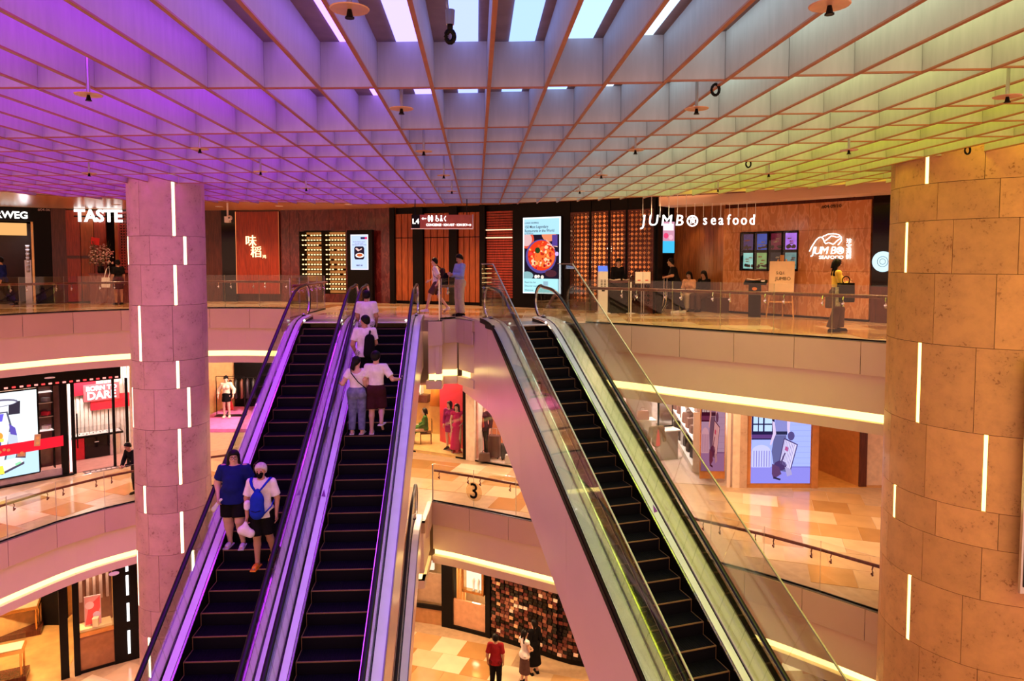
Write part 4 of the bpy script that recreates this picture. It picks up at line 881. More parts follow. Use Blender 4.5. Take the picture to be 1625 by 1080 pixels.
m = MB(); m.ring([[(0.60*1.05*math.cos(2*PI*k/28), 0.60*0.8*math.sin(2*PI*k/28), z) for k in range(28)] for z in (1.08,1.13)]); m.build('top', DKW, rc)
for k in range(26):
    a = 2*PI*k/26; MB().tube([(r*1.07*math.cos(a), r*0.82*math.sin(a), z) for r, z in bell], 0.014, 6).build('rib', M['chrome'], rc)
ms = empty('menu_stand', (6.80,19.75,0), -0.45, label='black menu lectern with a lit open menu by the marble wall', cat='lectern'); MB().box((0,0,0.47),(0.32,0.14,0.94)).build('post', M['black'], ms); MB().box((0.02,0,0.98),(0.60,0.36,0.05),0,0,0.25).build('tray', M['black'], ms); MB().box((0.22,-0.10,1.02),(0.1,0.1,0.02),0,0,0.25).build('card', flat((0.8,0.75,0.8)), ms); text('MENU','lettering',ms,(0,-0.073,0.70),0,0.06,flat((0.8,0.7,0.6)),0.001); MB().ball((0,-0.072,0.80),(0.07,0.004,0.05),10).build('emblem', flat((0.75,0.2,0.03)), ms)
book('open menu with cream pages on the black lectern by the marble wall', 6.74, 19.66, 1.03, -0.45, 0.36)
es = empty('easel', (7.48,19.62,0), -0.5, label='light wooden easel standing before the fish tanks', cat='easel'); EW = woodmat('pine',(0.62,0.30,0.10),0.5)
for s in (-1,1): MB().tube([(s*0.36,-0.12,0.0),(s*0.26,0.02,0.95),(s*0.10,0.14,1.62)],0.022,6).build('leg', EW, es)
MB().tube([(0,0.45,0.0),(0.0,0.17,1.62)],0.022,6).build('leg', EW, es); MB().box((0,-0.065,0.44),(0.62,0.03,0.04)).build('crossbar', EW, es); MB().box((0,-0.05,0.70),(0.66,0.09,0.03)).build('ledge', EW, es); MB().box((0,0.12,1.66),(0.1,0.05,0.16)).build('head_clamp', EW, es)
bd = empty('menu_poster', (7.46,19.56,0.72), -0.5, label='cream poster of dishes standing on the wooden easel', cat='poster'); b = MB().box((0,0.08,0.42),(0.66,0.02,0.86),0,0,-0.16).build('board', flat((0.85,0.60,0.36)), bd)
rnd = random.Random(3); pic = [([(-0.28,0.72),(0.28,0.72),(0.28,0.24),(-0.28,0.24)],(0.95,0.74,0.48)),([(-0.12,0.66),(0.14,0.66),(0.14,0.635),(-0.12,0.635)],(0.25,0.03,0.02)),([(-0.14,0.71),(0.17,0.71),(0.17,0.69),(-0.14,0.69)],(0.7,0.1,0.05))]
for k in range(40):
    x, z = rnd.uniform(-0.28,0.28), rnd.uniform(0.10,0.25); pic.append((circ(x,z,rnd.uniform(0.015,0.035),7),rnd.choice([(0.8,0.3,0.05),(0.3,0.05,0.02),(0.9,0.8,0.6),(0.65,0.08,0.03),(0.12,0.05,0.03)])))
a_ = art('picture', bd, pic, 0.0005, None, 0.0); a_.rotation_euler = (-0.16,0,0); a_.location = (0,0.060,0.01)
text('S.Q.I.','lettering',bd,(-0.03,0.07,0.52),0,0.11,M['black'],0.001,rx=PI/2-0.16); text('JUMBO','lettering',bd,(0.04,0.05,0.36),0,0.13,M['black'],0.001,rx=PI/2-0.16)
# direction sign
ds = empty('direction_sign', (-1.86,18.9,2.62), 0.0, label='hanging brown direction sign reading L4 with arrows', cat='sign')
MB().box((0,0,0),(1.62,0.08,0.36)).build('panel', pmat('copper_panel',(0.42,0.10,0.06),0.25,0.4), ds); MB().box((-0.70,-0.042,0.0),(0.22,0.01,0.36)).build('level_plate', M['black'], ds); MB().box((0,0,-0.19),(1.66,0.1,0.02)).build('edge_trim', M['chrome'], ds); MB().box((0.82,0,0),(0.02,0.1,0.38)).build('edge_trim', M['chrome'], ds)
text('L4','lettering',ds,(-0.70,-0.05,0),0,0.19,M['white_e'],0.002,bold=0.003); text('CONCIERGE · ION ART · ION SKY','lettering',ds,(0.12,-0.045,-0.09),0,0.085,M['white_e'],0.002,bold=0.002,sx=0.85)
def arrow(x, z, s, d):
    m = MB(); m.add([(x-d*s,-0.046,z),(x-d*0.3*s,-0.046,z+0.6*s),(x-d*0.3*s,-0.046,z-0.6*s)],[(0,1,2)]); m.box((x+d*0.3*s,-0.046,z),(1.3*s,0.002,0.3*s)); return m
arrow(-0.48,0.08,0.065,1).build('arrow', M['white_e'], ds); arrow(0.72,-0.09,0.06,-1).build('arrow', M['white_e'], ds)
for k, x in enumerate((-0.35,-0.27,-0.14,-0.02,0.08)):
    m = MB(); z = 0.08
    if k in (0,1): m.ball((x,-0.045,z+0.07),(0.02,0.003,0.02),8); m.box((x,-0.045,z),(0.055,0.004,0.10)); m.box((x,-0.045,z-0.06),(0.03,0.004,0.05))
    elif k == 2: m.ball((x-0.01,-0.045,z+0.07),(0.018,0.003,0.018),8); m.box((x-0.01,-0.045,z+0.02),(0.03,0.004,0.07)); torus(m,(x+0.01,-0.045,z-0.03),0.04,0.009,'Y',12)
    elif k == 3: m.add([(x-0.04,-0.045,z-0.07),(x+0.04,-0.045,z-0.07),(x,-0.045,z+0.07)],[(0,1,2)]); m.ball((x,-0.045,z+0.07),(0.02,0.003,0.02),8)
    else: m.tube([(x+0.02,-0.045,z-0.07),(x-0.02,-0.045,z),(x+0.02,-0.045,z+0.07)],0.012,5)
    m.build('pictogram', M['white_e'], ds)
for x in (-0.72,0.66): MB().tube([(x,0,0.18),(x,0,1.02)],0.012,6).build('rod', M['black'], ds)
# camera on a stem
cc = empty('security_camera', (-9.5,23.7,3.5), 0, label='white security camera hanging on a stem beside the slim column', cat='camera'); MB().tube([(0,0,0),(0,0,-0.45)],0.03,8).build('stem', M['white'], cc); MB().box((0,0,-0.55),(0.16,0.18,0.2)).build('housing', M['white'], cc); MB().ball((0.09,-0.06,-0.5),0.09,10).build('dome', M['white'], cc, True); MB().ball((0.10,-0.14,-0.5),0.03,8).build('lens', M['black'], cc)
# directory panel on the broad column
dr = empty('directory_panel', (7.55,10.05,0), 0.0, label='framed black directory panel on the broad stone column', cat='sign')
MB().box((0.30,0,-1.55),(0.9,0.05,3.4)).build('frame', M['steel'], dr); MB().box((0.45,0.08,-1.5),(0.3,0.16,2.6)).build('bracket', M['black'], dr); MB().box((0.30,-0.03,-1.52),(0.82,0.02,3.26)).build('panel', M['black_gloss'], dr)
for k in range(12): MB().box((0.02,-0.042,-2.95+k*0.12),(0.12,0.004,0.05)).build('text_line', flat((0.8,0.7,0.65)), dr)
# ================================================================== MIDDLE STOREY: shops
def poly_wall(name, pts, z0, z1, m, t=0.08, parent=None):
    b = MB()
    for p, q in zip(pts, pts[1:]): b.wallbox(p, q, z0, z1, t)
    return b.build(name, m, parent)
F3 = catmull(L3F, 0.4); w3 = empty('wall_back', (0,0,0), kind='structure'); F2 = catmull(L2F, 0.4)
CREAM = pmat('cream_wall',(0.78,0.62,0.50),0.5); WARMW = pmat('ochre_wall',(0.72,0.42,0.16),0.5); PINKF = pmat('pink_carpet',(0.80,0.22,0.62),0.8); OCH = pmat('ochre_panel',(0.50,0.20,0.06),0.4)
def p3w(name, x0, x1, z0, z1, m, out=0.0, t=0.08): return seg(MB(), x0, x1, Z3+z0, Z3+z1, out, t, F3).build(name, m, w3)
# general back walls so that no gap shows behind
poly_wall('rear_wall', [(-22,20),(-18,27),(-13,33.0),(-5.5,33.2),(-4.8,29.5),(1.5,27.2),(3.2,30.5),(14,30.5)], Z3, Z3+3.6, WARMW, 0.1, w3)
# --- watch shop (racing screen, open door)
p3w('fascia_band', -17.9, -13.3, 2.98, 3.6, M['black'], 0.02)
rb = empty('marquee_lights', (*fp(-15.5,0.06,F3)[0],Z3+3.06), fp(-15.5,0,F3)[1], label='row of small red and white bulbs along the black watch shop header', cat='lamp'); (bx0,by0) = fp(-15.5,0.06,F3)[0]; ra = fp(-15.5,0,F3)[1]
for k in range(26):
    (x,y),_ = fp(-16.9+k*0.14,0.06,F3); dx, dy = x-bx0, y-by0
    MB().box((dx*math.cos(-ra)-dy*math.sin(-ra), dx*math.sin(-ra)+dy*math.cos(-ra), 0),(0.09,0.03,0.05)).build('bulb', em((1.0,0.30,0.25) if k%2 else (1.0,0.05,0.05),1.5), rb)
(pA,aA) = fp(-15.9,0.10,F3); rsn = empty('racing_screen', (pA[0],pA[1],Z3), aA, label='big bright screen showing a white racing car from above', cat='screen')
MB().box((0.0,0.05,1.60),(2.44,0.06,2.72)).build('case', M['black'], rsn); bxr = (-1.18,0.28,1.18,2.92)
car = [(rect(*bxr),(0.86,0.94,1.0)),(rect(-1.18,0.28,1.18,1.0),(0.52,0.72,0.95)),
 (rect(-0.10,2.30,0.42,2.62),(0.80,0.80,0.85)),(rect(-0.35,2.42,0.10,2.55),(0.95,0.75,0.25)),([(0.42,2.22),(0.72,2.22),(0.74,2.62),(0.44,2.62)],(0.04,0.03,0.05)),([(-0.55,2.18),(-0.25,2.18),(-0.25,2.52),(-0.55,2.52)],(0.04,0.03,0.05)),
 ([(-0.16,2.34),(0.40,2.34),(0.49,1.9),(0.39,1.18),(0.28,0.70),(-0.02,0.70),(-0.15,1.18),(-0.25,1.9)],(0.10,0.10,0.16)),(circ(0.13,2.62,0.55,20,0.12),(0.16,0.14,0.22)),(circ(0.13,2.60,0.50,20,0.08),(0.75,0.78,0.86)),([(0.36,1.72),(0.62,1.62),(0.66,1.05),(0.40,0.95)],(0.55,0.60,0.72)),([(-0.10,1.72),(-0.36,1.62),(-0.40,1.05),(-0.14,0.95)],(0.55,0.60,0.72)),([(-0.12,2.30),(0.36,2.30),(0.44,1.9),(0.34,1.2),(0.24,0.75),(0.02,0.75),(-0.10,1.2),(-0.20,1.9)],(0.86,0.88,0.92)),([(-0.05,2.28),(0.30,2.28),(0.25,2.05),(0.0,2.05)],(0.16,0.12,0.75)),
 ([(0.42,1.95),(0.58,1.80),(0.62,1.55),(0.45,1.62)],(0.12,0.08,0.45)),([(-0.18,1.95),(-0.32,1.8),(-0.36,1.55),(-0.2,1.62)],(0.12,0.08,0.45)),(circ(0.13,1.60,0.13),(0.95,0.35,0.05)),(rect(-0.02,1.42,0.27,1.52),(0.95,0.75,0.1)),(rect(0.06,1.12,0.20,1.42),(0.12,0.08,0.3)),
 ([(-0.4,0.82),(0.66,0.86),(0.78,0.66),(0.2,0.42),(-0.3,0.50)],(0.80,0.82,0.86)),([(-0.4,0.52),(0.2,0.40),(0.78,0.62),(0.78,0.70),(0.2,0.47),(-0.4,0.58)],(0.08,0.06,0.10)),([(0.08,0.42),(0.26,0.42),(0.22,0.68),(0.12,0.68)],(0.95,0.75,0.08)),([(0.55,0.60),(0.7,0.66),(0.68,0.72),(0.54,0.68)],(0.3,0.75,0.4)),
 ([(0.55,0.86),(0.82,0.80),(0.84,1.02),(0.60,1.04)],(0.12,0.07,0.10)),([(-0.2,0.9),(0.0,0.86),(0.0,1.02),(-0.2,1.04)],(0.10,0.06,0.1))]
art('picture', rsn, car, 0.0012, 1.0, 0.018, bxr)
sa_ = MB(); (q0,_),(q1,_) = fp(-17.0,0.18,F3), fp(-14.60,0.18,F3); sa_.hexa([(q0[0],q0[1],Z3+1.02),(q1[0],q1[1],Z3+1.02),(q1[0],q1[1],Z3+1.36),(q0[0],q0[1],Z3+1.36)],[(q0[0],q0[1]+0.01,Z3+1.02),(q1[0],q1[1]+0.01,Z3+1.02),(q1[0],q1[1]+0.01,Z3+1.36),(q0[0],q0[1]+0.01,Z3+1.36)])
sa_.build('red_banner', flat((0.80,0.0,0.06)), None, label='red band running across the racing screen and shop window', cat='banner')
for k, (dx, z, w_, h_) in enumerate(((-15.75,1.16,0.36,0.22),(-15.43,1.02,0.20,0.22),(-15.12,1.34,0.16,0.36))):
    r = empty('toy_block', (*fp(dx,0.23,F3)[0],Z3+z), fp(dx,0,F3)[1], label=('wide','single round studded','tall two studded')[k]+' tan toy block mounted on the red band', cat='block'); MB().box((0,0,0),(w_,0.08,h_),0,0,0,0.1).build('body', flat((0.55,0.34,0.20)), r)
    for s in ((-0.11,0),(0,0.05),(0.11,0.02)) if k == 0 else (((0,0),) if k == 1 else ((0,-0.08),(0,0.08))): q = MB().lathe([(0.045,0),(0.045,0.03)],n=12).build('stud', flat((0.70,0.42,0.16)), r); q.location = (s[0],-0.04,s[1]); q.rotation_euler = (PI/2,0,0)
p3w('stall_riser', -17.9, -14.50, 0, 0.26, pmat('mauve_riser',(0.40,0.30,0.33),0.3), 0.02); p3w('threshold', -17.9, -14.4, 0, 0.05, M['black'], 0.16, 0.14)
p3w('mirror_back', -15.0, -14.5, 0.26, 3.0, pmat('brown_mirror',(0.16,0.07,0.06),0.15), -0.5)
ss = empty('shop_shelf', (*fp(-14.88,-0.3,F3)[0],Z3+0.26), fp(-14.8,0,F3)[1], label='tall dark shelf of watch boxes beside the racing screen', cat='shelf')
for x in (-0.2,0.2): MB().box((x,0,1.35),(0.03,0.25,2.7)).build('upright', M['black'], ss)
for z in (0.9,1.25,1.7,2.15,2.5): MB().box((0,0,z),(0.42,0.25,0.02)).build('shelf', em((1.0,0.75,0.7),0.9) if z in (1.25,2.5) else M['steel'], ss)
for k, (z, c) in enumerate(((1.28,(0.8,0.75,0.7)),(1.73,(0.6,0.03,0.05)),(2.18,(0.3,0.3,0.32)))): MB().box((0.02,0,z+0.07),(0.22,0.14,0.12)).build('watch_box', flat(c), None, loc=(ss.location.x, ss.location.y, ss.location.z), label=('white','red','grey')[k]+' watch box on the dark shelf beside the racing screen', cat='box')
p3w('door_post', -14.62, -14.48, 0, 3.0, M['black'], 0.06, 0.12); p3w('edge_light', -14.46, -14.42, 0.1, 2.9, em((1.0,0.95,0.95),1.4), 0.06, 0.03); p3w('door_leaf_edge', -14.40, -14.33, 0, 3.0, M['black'], 0.05, 0.06)
p3w('door_post', -13.52, -13.46, 0, 3.0, M['black'], 0.05, 0.07); p3w('door_post', -13.22, -13.16, 0, 3.0, M['black'], 0.05, 0.07)
gd = MB().wallbox(fp(-13.47,0.0,F3)[0], fp(-13.2,0,F3)[0], Z3+0.05, Z3+2.95, 0.015).build('glass_pane', M['glass_s'], w3)
for x in (-14.30,-13.62): MB().tube([(*fp(x,0.12,F3)[0],Z3+0.85),(*fp(x,0.12,F3)[0],Z3+2.0)],0.022,6).build('pull_handle', M['black'], w3)
# interior: ribbed wall with red blocks
A3, B3 = Vector((-16.9,24.2)), Vector((-13.9,27.0)); dI = (B3-A3).normalized(); aI = math.atan2(dI.y,dI.x)
ip = lambda s, o=0: (A3.x+dI.x*s+math.sin(aI)*o, A3.y+dI.y*s-math.cos(aI)*o)
for k in range(32): MB().wallbox(ip(k*0.13),ip(k*0.13+0.10),Z3,Z3+3.5,0.05).build('ribbed_strip', pmat('ivory_rib',(0.74,0.68,0.62),0.5) if k == 0 else bpy.data.materials['ivory_rib'], w3)
MB().wallbox(ip(-1,-0.05),ip(5,-0.05),Z3,Z3+3.5,0.06).build('interior_wall', CREAM, w3)
slf = MB().prism([fp(-16.6,0,F3)[0],fp(-15,0,F3)[0],fp(-13.2,0,F3)[0],ip(4.1),ip(-0.8)],Z3,Z3+0.012).build('interior_floor', pmat('rose_floor',(0.42,0.20,0.17),0.35), w3)
ms_ = ip(2.35,0.08); lb = empty('slogan_sign', (ms_[0],ms_[1],Z3+2.15), aI, label='red blocks with glowing white words BORN TO DARE on the ribbed wall', cat='sign')
MB().box((-0.62,0.0,0.33),(0.85,0.05,0.75)).build('red_block', M['red'], lb); MB().box((0.42,0.0,-0.45),(1.7,0.05,0.60)).build('red_block', M['red'], lb); MB().box((0.0,-0.06,0.02),(1.42,0.05,0.72)).build('light_panel', flat((0.5,0.08,0.10)), lb)
text('BORN TO','lettering',lb,(0,-0.09,0.20),0,0.26,M['white_e'],0.01,bold=0.012,sx=1.05); text('DARE','lettering',lb,(0,-0.09,-0.12),0,0.46,M['white_e'],0.01,bold=0.012,sx=1.0); lb.scale = (0.82,1,0.85)
(cx_,cy_) = ip(1.95,0.85); sc_ = empty('showcase', (cx_,cy_,Z3+0.012), aI-0.05, label='watch showcase with glass top and rounded red, black and silver body', cat='showcase')
MB().box((0.02,0,0.42),(0.92,0.62,0.84)).build('body', M['black_gloss'], sc_); MB().box((-0.72,0,0.42),(0.52,0.60,0.84)).build('red_end', M['red'], sc_); q = MB(); q.ring([[(0.66+0.32*math.cos(t), 0.31*math.sin(t), z) for t in [2*PI*k/20 for k in range(20)]] for z in (0.0,0.84)]); q.build('silver_end', M['steel'], sc_, math.radians(50))
MB().box((0,0,0.88),(2.06,0.72,0.08)).build('tray', M['black'], sc_); MB().box((0,0,0.925),(1.9,0.62,0.01)).build('lining', flat((0.75,0.68,0.66)), sc_); MB().box((0,0,1.04),(2.0,0.68,0.22)).build('glass_top', M['glass_s'], sc_); MB().box((0.0,-0.313,0.62),(0.16,0.004,0.03)).build('emblem',flat((0.7,0.7,0.7)),sc_); sc_.scale = (0.82,0.82,0.9)
rnd = random.Random(6)
for k in range(14):
    x, y = -0.85+k*0.13, rnd.uniform(-0.15,0.15); o = MB().tube([(x,y-0.05,0.945),(x,y+0.05,0.945)],0.018,6).build('watch', M['steel' if k%2 else 'black'], None, label='wristwatch lying under the glass of the showcase', cat='watch', group='watches in the showcase'); o.location = sc_.location; o.rotation_euler = sc_.rotation_euler; o.scale = sc_.scale
mt = MB().prism([fp(-14.2,0.35,F3)[0],fp(-13.4,0.32,F3)[0],fp(-13.45,-0.05,F3)[0],fp(-14.2,-0.05,F3)[0]],0,0.012).build('door_mat', flat((0.10,0.05,0.05)), None, label='dark threshold mat with pale blocks at the watch shop door', cat='mat'); mt.location.z = Z3
q = MB()
for k in range(6): (x,y),a = fp(-14.12+k*0.115,0.17,F3); q.box((x,y,0.014),(0.10,0.12,0.004),a)
mt2 = q.build('pale_blocks', flat((0.6,0.45,0.42)), mt)
lamp('shop_lamp', (-15.0,24.6,Z3+3.3), 260, (1.0,0.86,0.80)); lamp('shop_lamp', (-13.6,25.0,Z3+3.2), 120, (1.0,0.8,0.75))
p3w('pier', -13.1, -12.6, 0, 3.6, CREAM)
# --- fashion shop deep behind the slim column
MB().box((-10.2,30.6,Z3+0.07),(6.4,4.4,0.14)).build('display_platform', PINKF, None, label='bright pink display platform of the fashion shop', cat='platform')
def garment(x, y, z, rz, col, h=0.75, w=0.10, label=None, grp=None):
    b = MB(); b.ring([[(s*w*0.5*k, -0.22*k2, zz) for s, k, k2 in ((-1,1,1),(1,1,1),(1,1,-1),(-1,1,-1))] for zz in (0,)] + [[(-w*.5,-0.22,-h),(w*.5,-0.22,-h),(w*.5,0.22,-h),(-w*.5,0.22,-h)]])
    b = MB(); b.ring([[(-w*.2,-0.05,0),(w*.2,-0.05,0),(w*.2,0.05,0),(-w*.2,0.05,0)],[(-w*.45,-0.20,-0.10),(w*.45,-0.20,-0.10),(w*.45,0.20,-0.10),(-w*.45,0.20,-0.10)],[(-w*.5,-0.17,-0.4),(w*.5,-0.19,-0.4),(w*.5,0.17,-0.4),(-w*.4,0.17,-0.4)],[(-w*.5,-0.23,-h),(w*.5,-0.22,-h),(w*.5,0.24,-h),(-w*.5,0.22,-h)]])
    o = b.build('garment', flat(col), None, True, loc=(x,y,z), rz=rz, label=label, cat='garment', group=grp); MB().tube([(0,0,0.0),(0,0,0.06)],0.006,4).build('hook', M['steel'], o); return o
def rack(x, y, rz, L, cols, label, grp, z=Z3+0.14, hh=1.55, gl='garment hanging on the rail'):
    r = empty('clothes_rail', (x,y,z), rz, label=label, cat='rail')
    for s in (-1,1): MB().tube([(s*L/2,0,0),(s*L/2,0,hh)],0.018,6).build('post', M['black'], r); MB().box((s*L/2,0,0.015),(0.05,0.5,0.03)).build('foot', M['black'], r)
    MB().tube([(-L/2,0,hh),(L/2,0,hh)],0.018,6).build('rail', M['black'], r)
    n = len(cols)
    for k, c in enumerate(cols):
        t = -L/2+0.1+(L-0.2)*k/max(1,n-1); garment(x+math.cos(rz)*t, y+math.sin(rz)*t, z+hh-0.05, rz, c, 0.85, 0.09, gl, grp)
rack(-10.3,31.9,0.0,1.6,[(0.02,0.02,0.03),(0.03,0.02,0.02),(0.35,0.05,0.03),(0.05,0.03,0.04),(0.6,0.4,0.3),(0.02,0.02,0.02),(0.25,0.12,0.06),(0.02,0.02,0.03)],'black clothes rail at the back of the pink fashion platform','clothes behind the pink platform',gl='dark garment hanging behind the pink platform')
rack(-12.2,31.6,0.2,1.2,[(0.10,0.02,0.02),(0.02,0.02,0.02),(0.16,0.05,0.03),(0.03,0.02,0.03),(0.02,0.02,0.02)],'black clothes rail beside the white bloused mannequin','clothes beside the bloused mannequin',gl='dark garment hanging beside the bloused mannequin')
rack(-8.9,31.8,0.0,1.2,[(0.5,0.22,0.08),(0.12,0.06,0.04),(0.45,0.2,0.08),(0.65,0.45,0.3)],'black clothes rail holding tan clothes near the peach mannequin','tan clothes near the peach mannequin',gl='tan garment hanging near the peach mannequin')
MB().wallbox((-13,32.8),(-11.2,32.9),Z3,Z3+3.6,0.1).build('dark_panel', M['black'], w3)
lamp('shop_lamp', (-10.5,29.6,Z3+3.3), 420, (1.0,0.80,0.72)); lamp('shop_lamp', (-8.0,30.5,Z3+3.2), 250, (1.0,0.70,0.40))
fr = empty('garment_stand', (-12.42,30.85,Z3+0.14), 0.0, label='thin black frame standing around the bloused mannequin', cat='frame')
for x in (-0.62,0.62): MB().tube([(x,0,0),(x,0,1.75)],0.018,6).build('upright', M['black'], fr)
MB().tube([(-0.62,0,1.75),(0.62,0,1.75)],0.018,6).build('crossbar', M['black'], fr); MB().box((0,0,0.01),(1.3,0.4,0.02)).build('base', M['black'], fr)
# --- gowns window under the landings
p3w('pier', -4.6, -3.72, 0, 3.6, CREAM, 0.1); p3w('window_sill', -3.72, -1.70, 0, 0.06, M['black'], 0.02); p3w('window_frame', -1.72, -1.60, 0, 3.6, M['black'], 0.02, 0.4)
wf = MB().prism([fp(-3.72,0,F3)[0],fp(-1.7,0,F3)[0],(-1.2,27.2),(-4.2,28.4)],Z3,Z3+0.10).build('window_floor', pmat('honey_floor',(0.80,0.55,0.22),0.25), w3)
MB().wallbox((-2.75,26.6),(-1.55,25.2),Z3+0.10,Z3+3.6,0.08).build('red_screen', M['red'], w3); MB().wallbox((-5.2,28.4),(-2.2,27.5),Z3,Z3+3.6,0.1).build('interior_wall', pmat('amber_wall',(0.75,0.45,0.14),0.5), w3)
dsf = empty('wall_shelf', (-4.05,27.8,Z3+1.55), -0.28, label='dark wall shelf with white lit compartment above the seated mannequin', cat='shelf'); MB().box((0,0,0.0),(1.6,0.35,0.30)).build('base', DKW, dsf); MB().box((0,0.12,0.68),(0.95,0.03,0.95)).build('lit_back', em((1.0,0.90,0.70),1.1), dsf)
for x in (-0.5,0.5): MB().box((x,0,0.68),(0.04,0.3,1.0)).build('side', M['white'], dsf)
MB().box((0,0,1.18),(1.04,0.3,0.04)).build('top', M['white'], dsf)
for k in range(5): q = MB().lathe([(0.03,0),(0.045,0.1),(0.03,0.28),(0.012,0.32),(0.015,0.42)],n=8).build('bottle', flat(((0.35,0.12,0.05),(0.1,0.05,0.02),(0.5,0.3,0.15))[k%3]), None, True, loc=(-4.05-0.34*math.cos(0.28)+k*0.17*math.cos(0.28),27.8+0.34*math.sin(0.28)-k*0.17*math.sin(0.28)-0.02,Z3+1.71), label='slender dark bottle on the white lit wall shelf', cat='bottle', group='bottles on the lit wall shelf')
lamp('shop_lamp', (-3.0,26.3,Z3+3.4), 260, (1.0,0.80,0.45)); lamp('shop_lamp', (-4.0,27.0,Z3+3.3), 120, (1.0,0.75,0.4))
MB().wallbox(fp(-3.7,0.01,F3)[0],fp(-1.74,0.01,F3)[0],Z3+0.06,Z3+3.5,0.015).build('glass_pane', M['glass_s'], w3)
p3w('pier', -1.60, -1.28, 0, 3.6, CREAM, 0.04, 0.5)
# --- suit window
wf = MB().prism([fp(-1.28,0,F3)[0],fp(0.6,0,F3)[0],(1.6,25.6),(-0.6,26.4)],Z3,Z3+0.08).build('window_floor', pmat('pale_floor',(0.80,0.60,0.50),0.3), w3); p3w('window_sill', -1.28, 1.6, 0, 0.05, M['black'], 0.02)
MB().wallbox((-1.25,24.3),(-0.85,26.2),Z3,Z3+3.6,-0.05).build('pink_return', pmat('rose_wall',(0.75,0.35,0.28),0.5), w3); MB().wallbox((-0.9,26.3),(1.9,25.4),Z3,Z3+3.6,0.1).build('interior_wall', pmat('orange_wall',(0.62,0.24,0.10),0.5), w3)
def suitcase(label, x, y, z, rz, w_, d_, h_, col, grp=None, cat='suitcase'):
    r = empty('suitcase', (x,y,z), rz, label=label, cat=cat, group=grp); b = MB().box((0,0,h_/2+0.05),(w_,d_,h_)).build('shell', flat(col), r); bv = b.modifiers.new('round','BEVEL'); bv.width = 0.04; bv.segments = 3
    q = MB()
    for k in range(6): q.box((-w_*0.38+k*w_*0.152,-d_/2-0.004,h_/2+0.05),(0.012,0.012,h_*0.8))
    q.build('rib', flat(tuple(c*0.6 for c in col)), r)
    for s in (-1,1):
        for t in (-1,1): MB().ball((s*w_*0.36,t*d_*0.3,0.03),0.03,6).build('wheel', M['black'], r)
    m = MB(); m.tube([(-0.09,0,h_+0.05),(-0.09,0,h_+0.28),(0.09,0,h_+0.28),(0.09,0,h_+0.05)],0.012,6); m.build('handle', M['steel'], r); return r
suitcase('dark maroon suitcase standing before the suited mannequin', -0.62, 24.35, Z3+0.08, -0.3, 0.42, 0.26, 0.78, (0.09,0.025,0.025)); suitcase('small black suitcase standing beside the maroon one in the suit window', -0.22, 24.2, Z3+0.08, 0.2, 0.34, 0.22, 0.52, (0.03,0.03,0.035)); suitcase('silver suitcase at the right end of the suit window', 0.22, 24.0, Z3+0.08, -0.2, 0.36, 0.24, 0.60, (0.5,0.48,0.47))
for k, (x, c) in enumerate(((-0.95,(0.1,0.05,0.04)),(-0.05,(0.75,0.70,0.66)))):
    b = MB(); b.ring([[(sx*0.20*(1-0.35*t),sy*0.09,z) for sx,sy in ((-1,-1),(1,-1),(1,1),(-1,1))] for t, z in ((0,0.0),(0.1,0.2),(0.5,0.28))]); r = b.build('handbag', flat(c), None, loc=(x,23.98-0.2*k,Z3+0.085), label=('dark brown','white')[k]+' handbag on the floor of the suit window', cat='handbag'); q = MB(); torus(q,(0,0,0.30),0.08,0.01,'Y',12); q.build('handle', M['black'], r)
lamp('shop_lamp', (-0.2,24.6,Z3+3.4), 200, (1.0,0.85,0.72))
MB().wallbox(fp(-1.26,0.01,F3)[0],fp(0.6,0.01,F3)[0],Z3+0.06,Z3+3.5,0.015).build('glass_pane', M['glass_s'], w3)
# --- luggage shop right
MB().prism([(2.6,22.35),(6.75,21.5),(8.6,30.3),(3.0,30.3)],Z3,Z3+0.012).build('interior_floor', pmat('greige_floor',(0.52,0.38,0.32),0.45), w3)
MB().wallbox((6.72,21.6),(7.5,30.3),Z3,Z3+3.6,0.0-0.08).build('interior_wall', pmat('white_wall',(0.80,0.72,0.68),0.5), w3)
MB().wallbox((2.0,30.0),(9,30.0),Z3,Z3+3.6,0.1).build('interior_wall', bpy.data.materials['white_wall'], w3)
lamp('shop_lamp', (5.6,24.4,Z3+3.3), 380, (1.0,0.88,0.80)); lamp('shop_lamp', (5.9,27.6,Z3+3.3), 330, (1.0,0.86,0.78))
sd = empty('display_shelf', (6.45,25.6,Z3+0.012), math.atan2(8.7,0.78), label='long white display shelf of bags along the luggage shop wall', cat='shelf')
MB().box((0,0,0.12),(5.4,0.55,0.20)).build('plinth', M['white'], sd); MB().box((0,0,1.05),(5.4,0.5,0.05)).build('shelf', M['white'], sd); MB().box((0,0,1.95),(5.4,0.45,0.05)).build('shelf', M['white'], sd)
for x in (-2.7,0,2.7): MB().box((x,0,1.0),(0.05,0.5,2.0)).build('upright', M['white'], sd)
rnd = random.Random(13); aS = sd.rotation_euler.z
def bag(label, x, y, z, rz, w_, h_, col, grp):
    b = MB(); b.ring([[(sx*w_*(0.5-0.1*t),sy*0.10*(1-0.3*t),z_) for sx,sy in ((-1,-1),(1,-1),(1,1),(-1,1))] for t, z_ in ((0.15,0.0),(0,0.05),(0.2,h_*0.8),(0.8,h_))]); o = b.build('bag', flat(col), None, math.radians(30), loc=(x,y,z), rz=rz, label=label, cat='bag', group=grp); q = MB(); torus(q,(0,0,h_+0.03),w_*0.22,0.01,'Y',10); q.build('handle', flat(tuple(c*0.6 for c in col)), o); return o
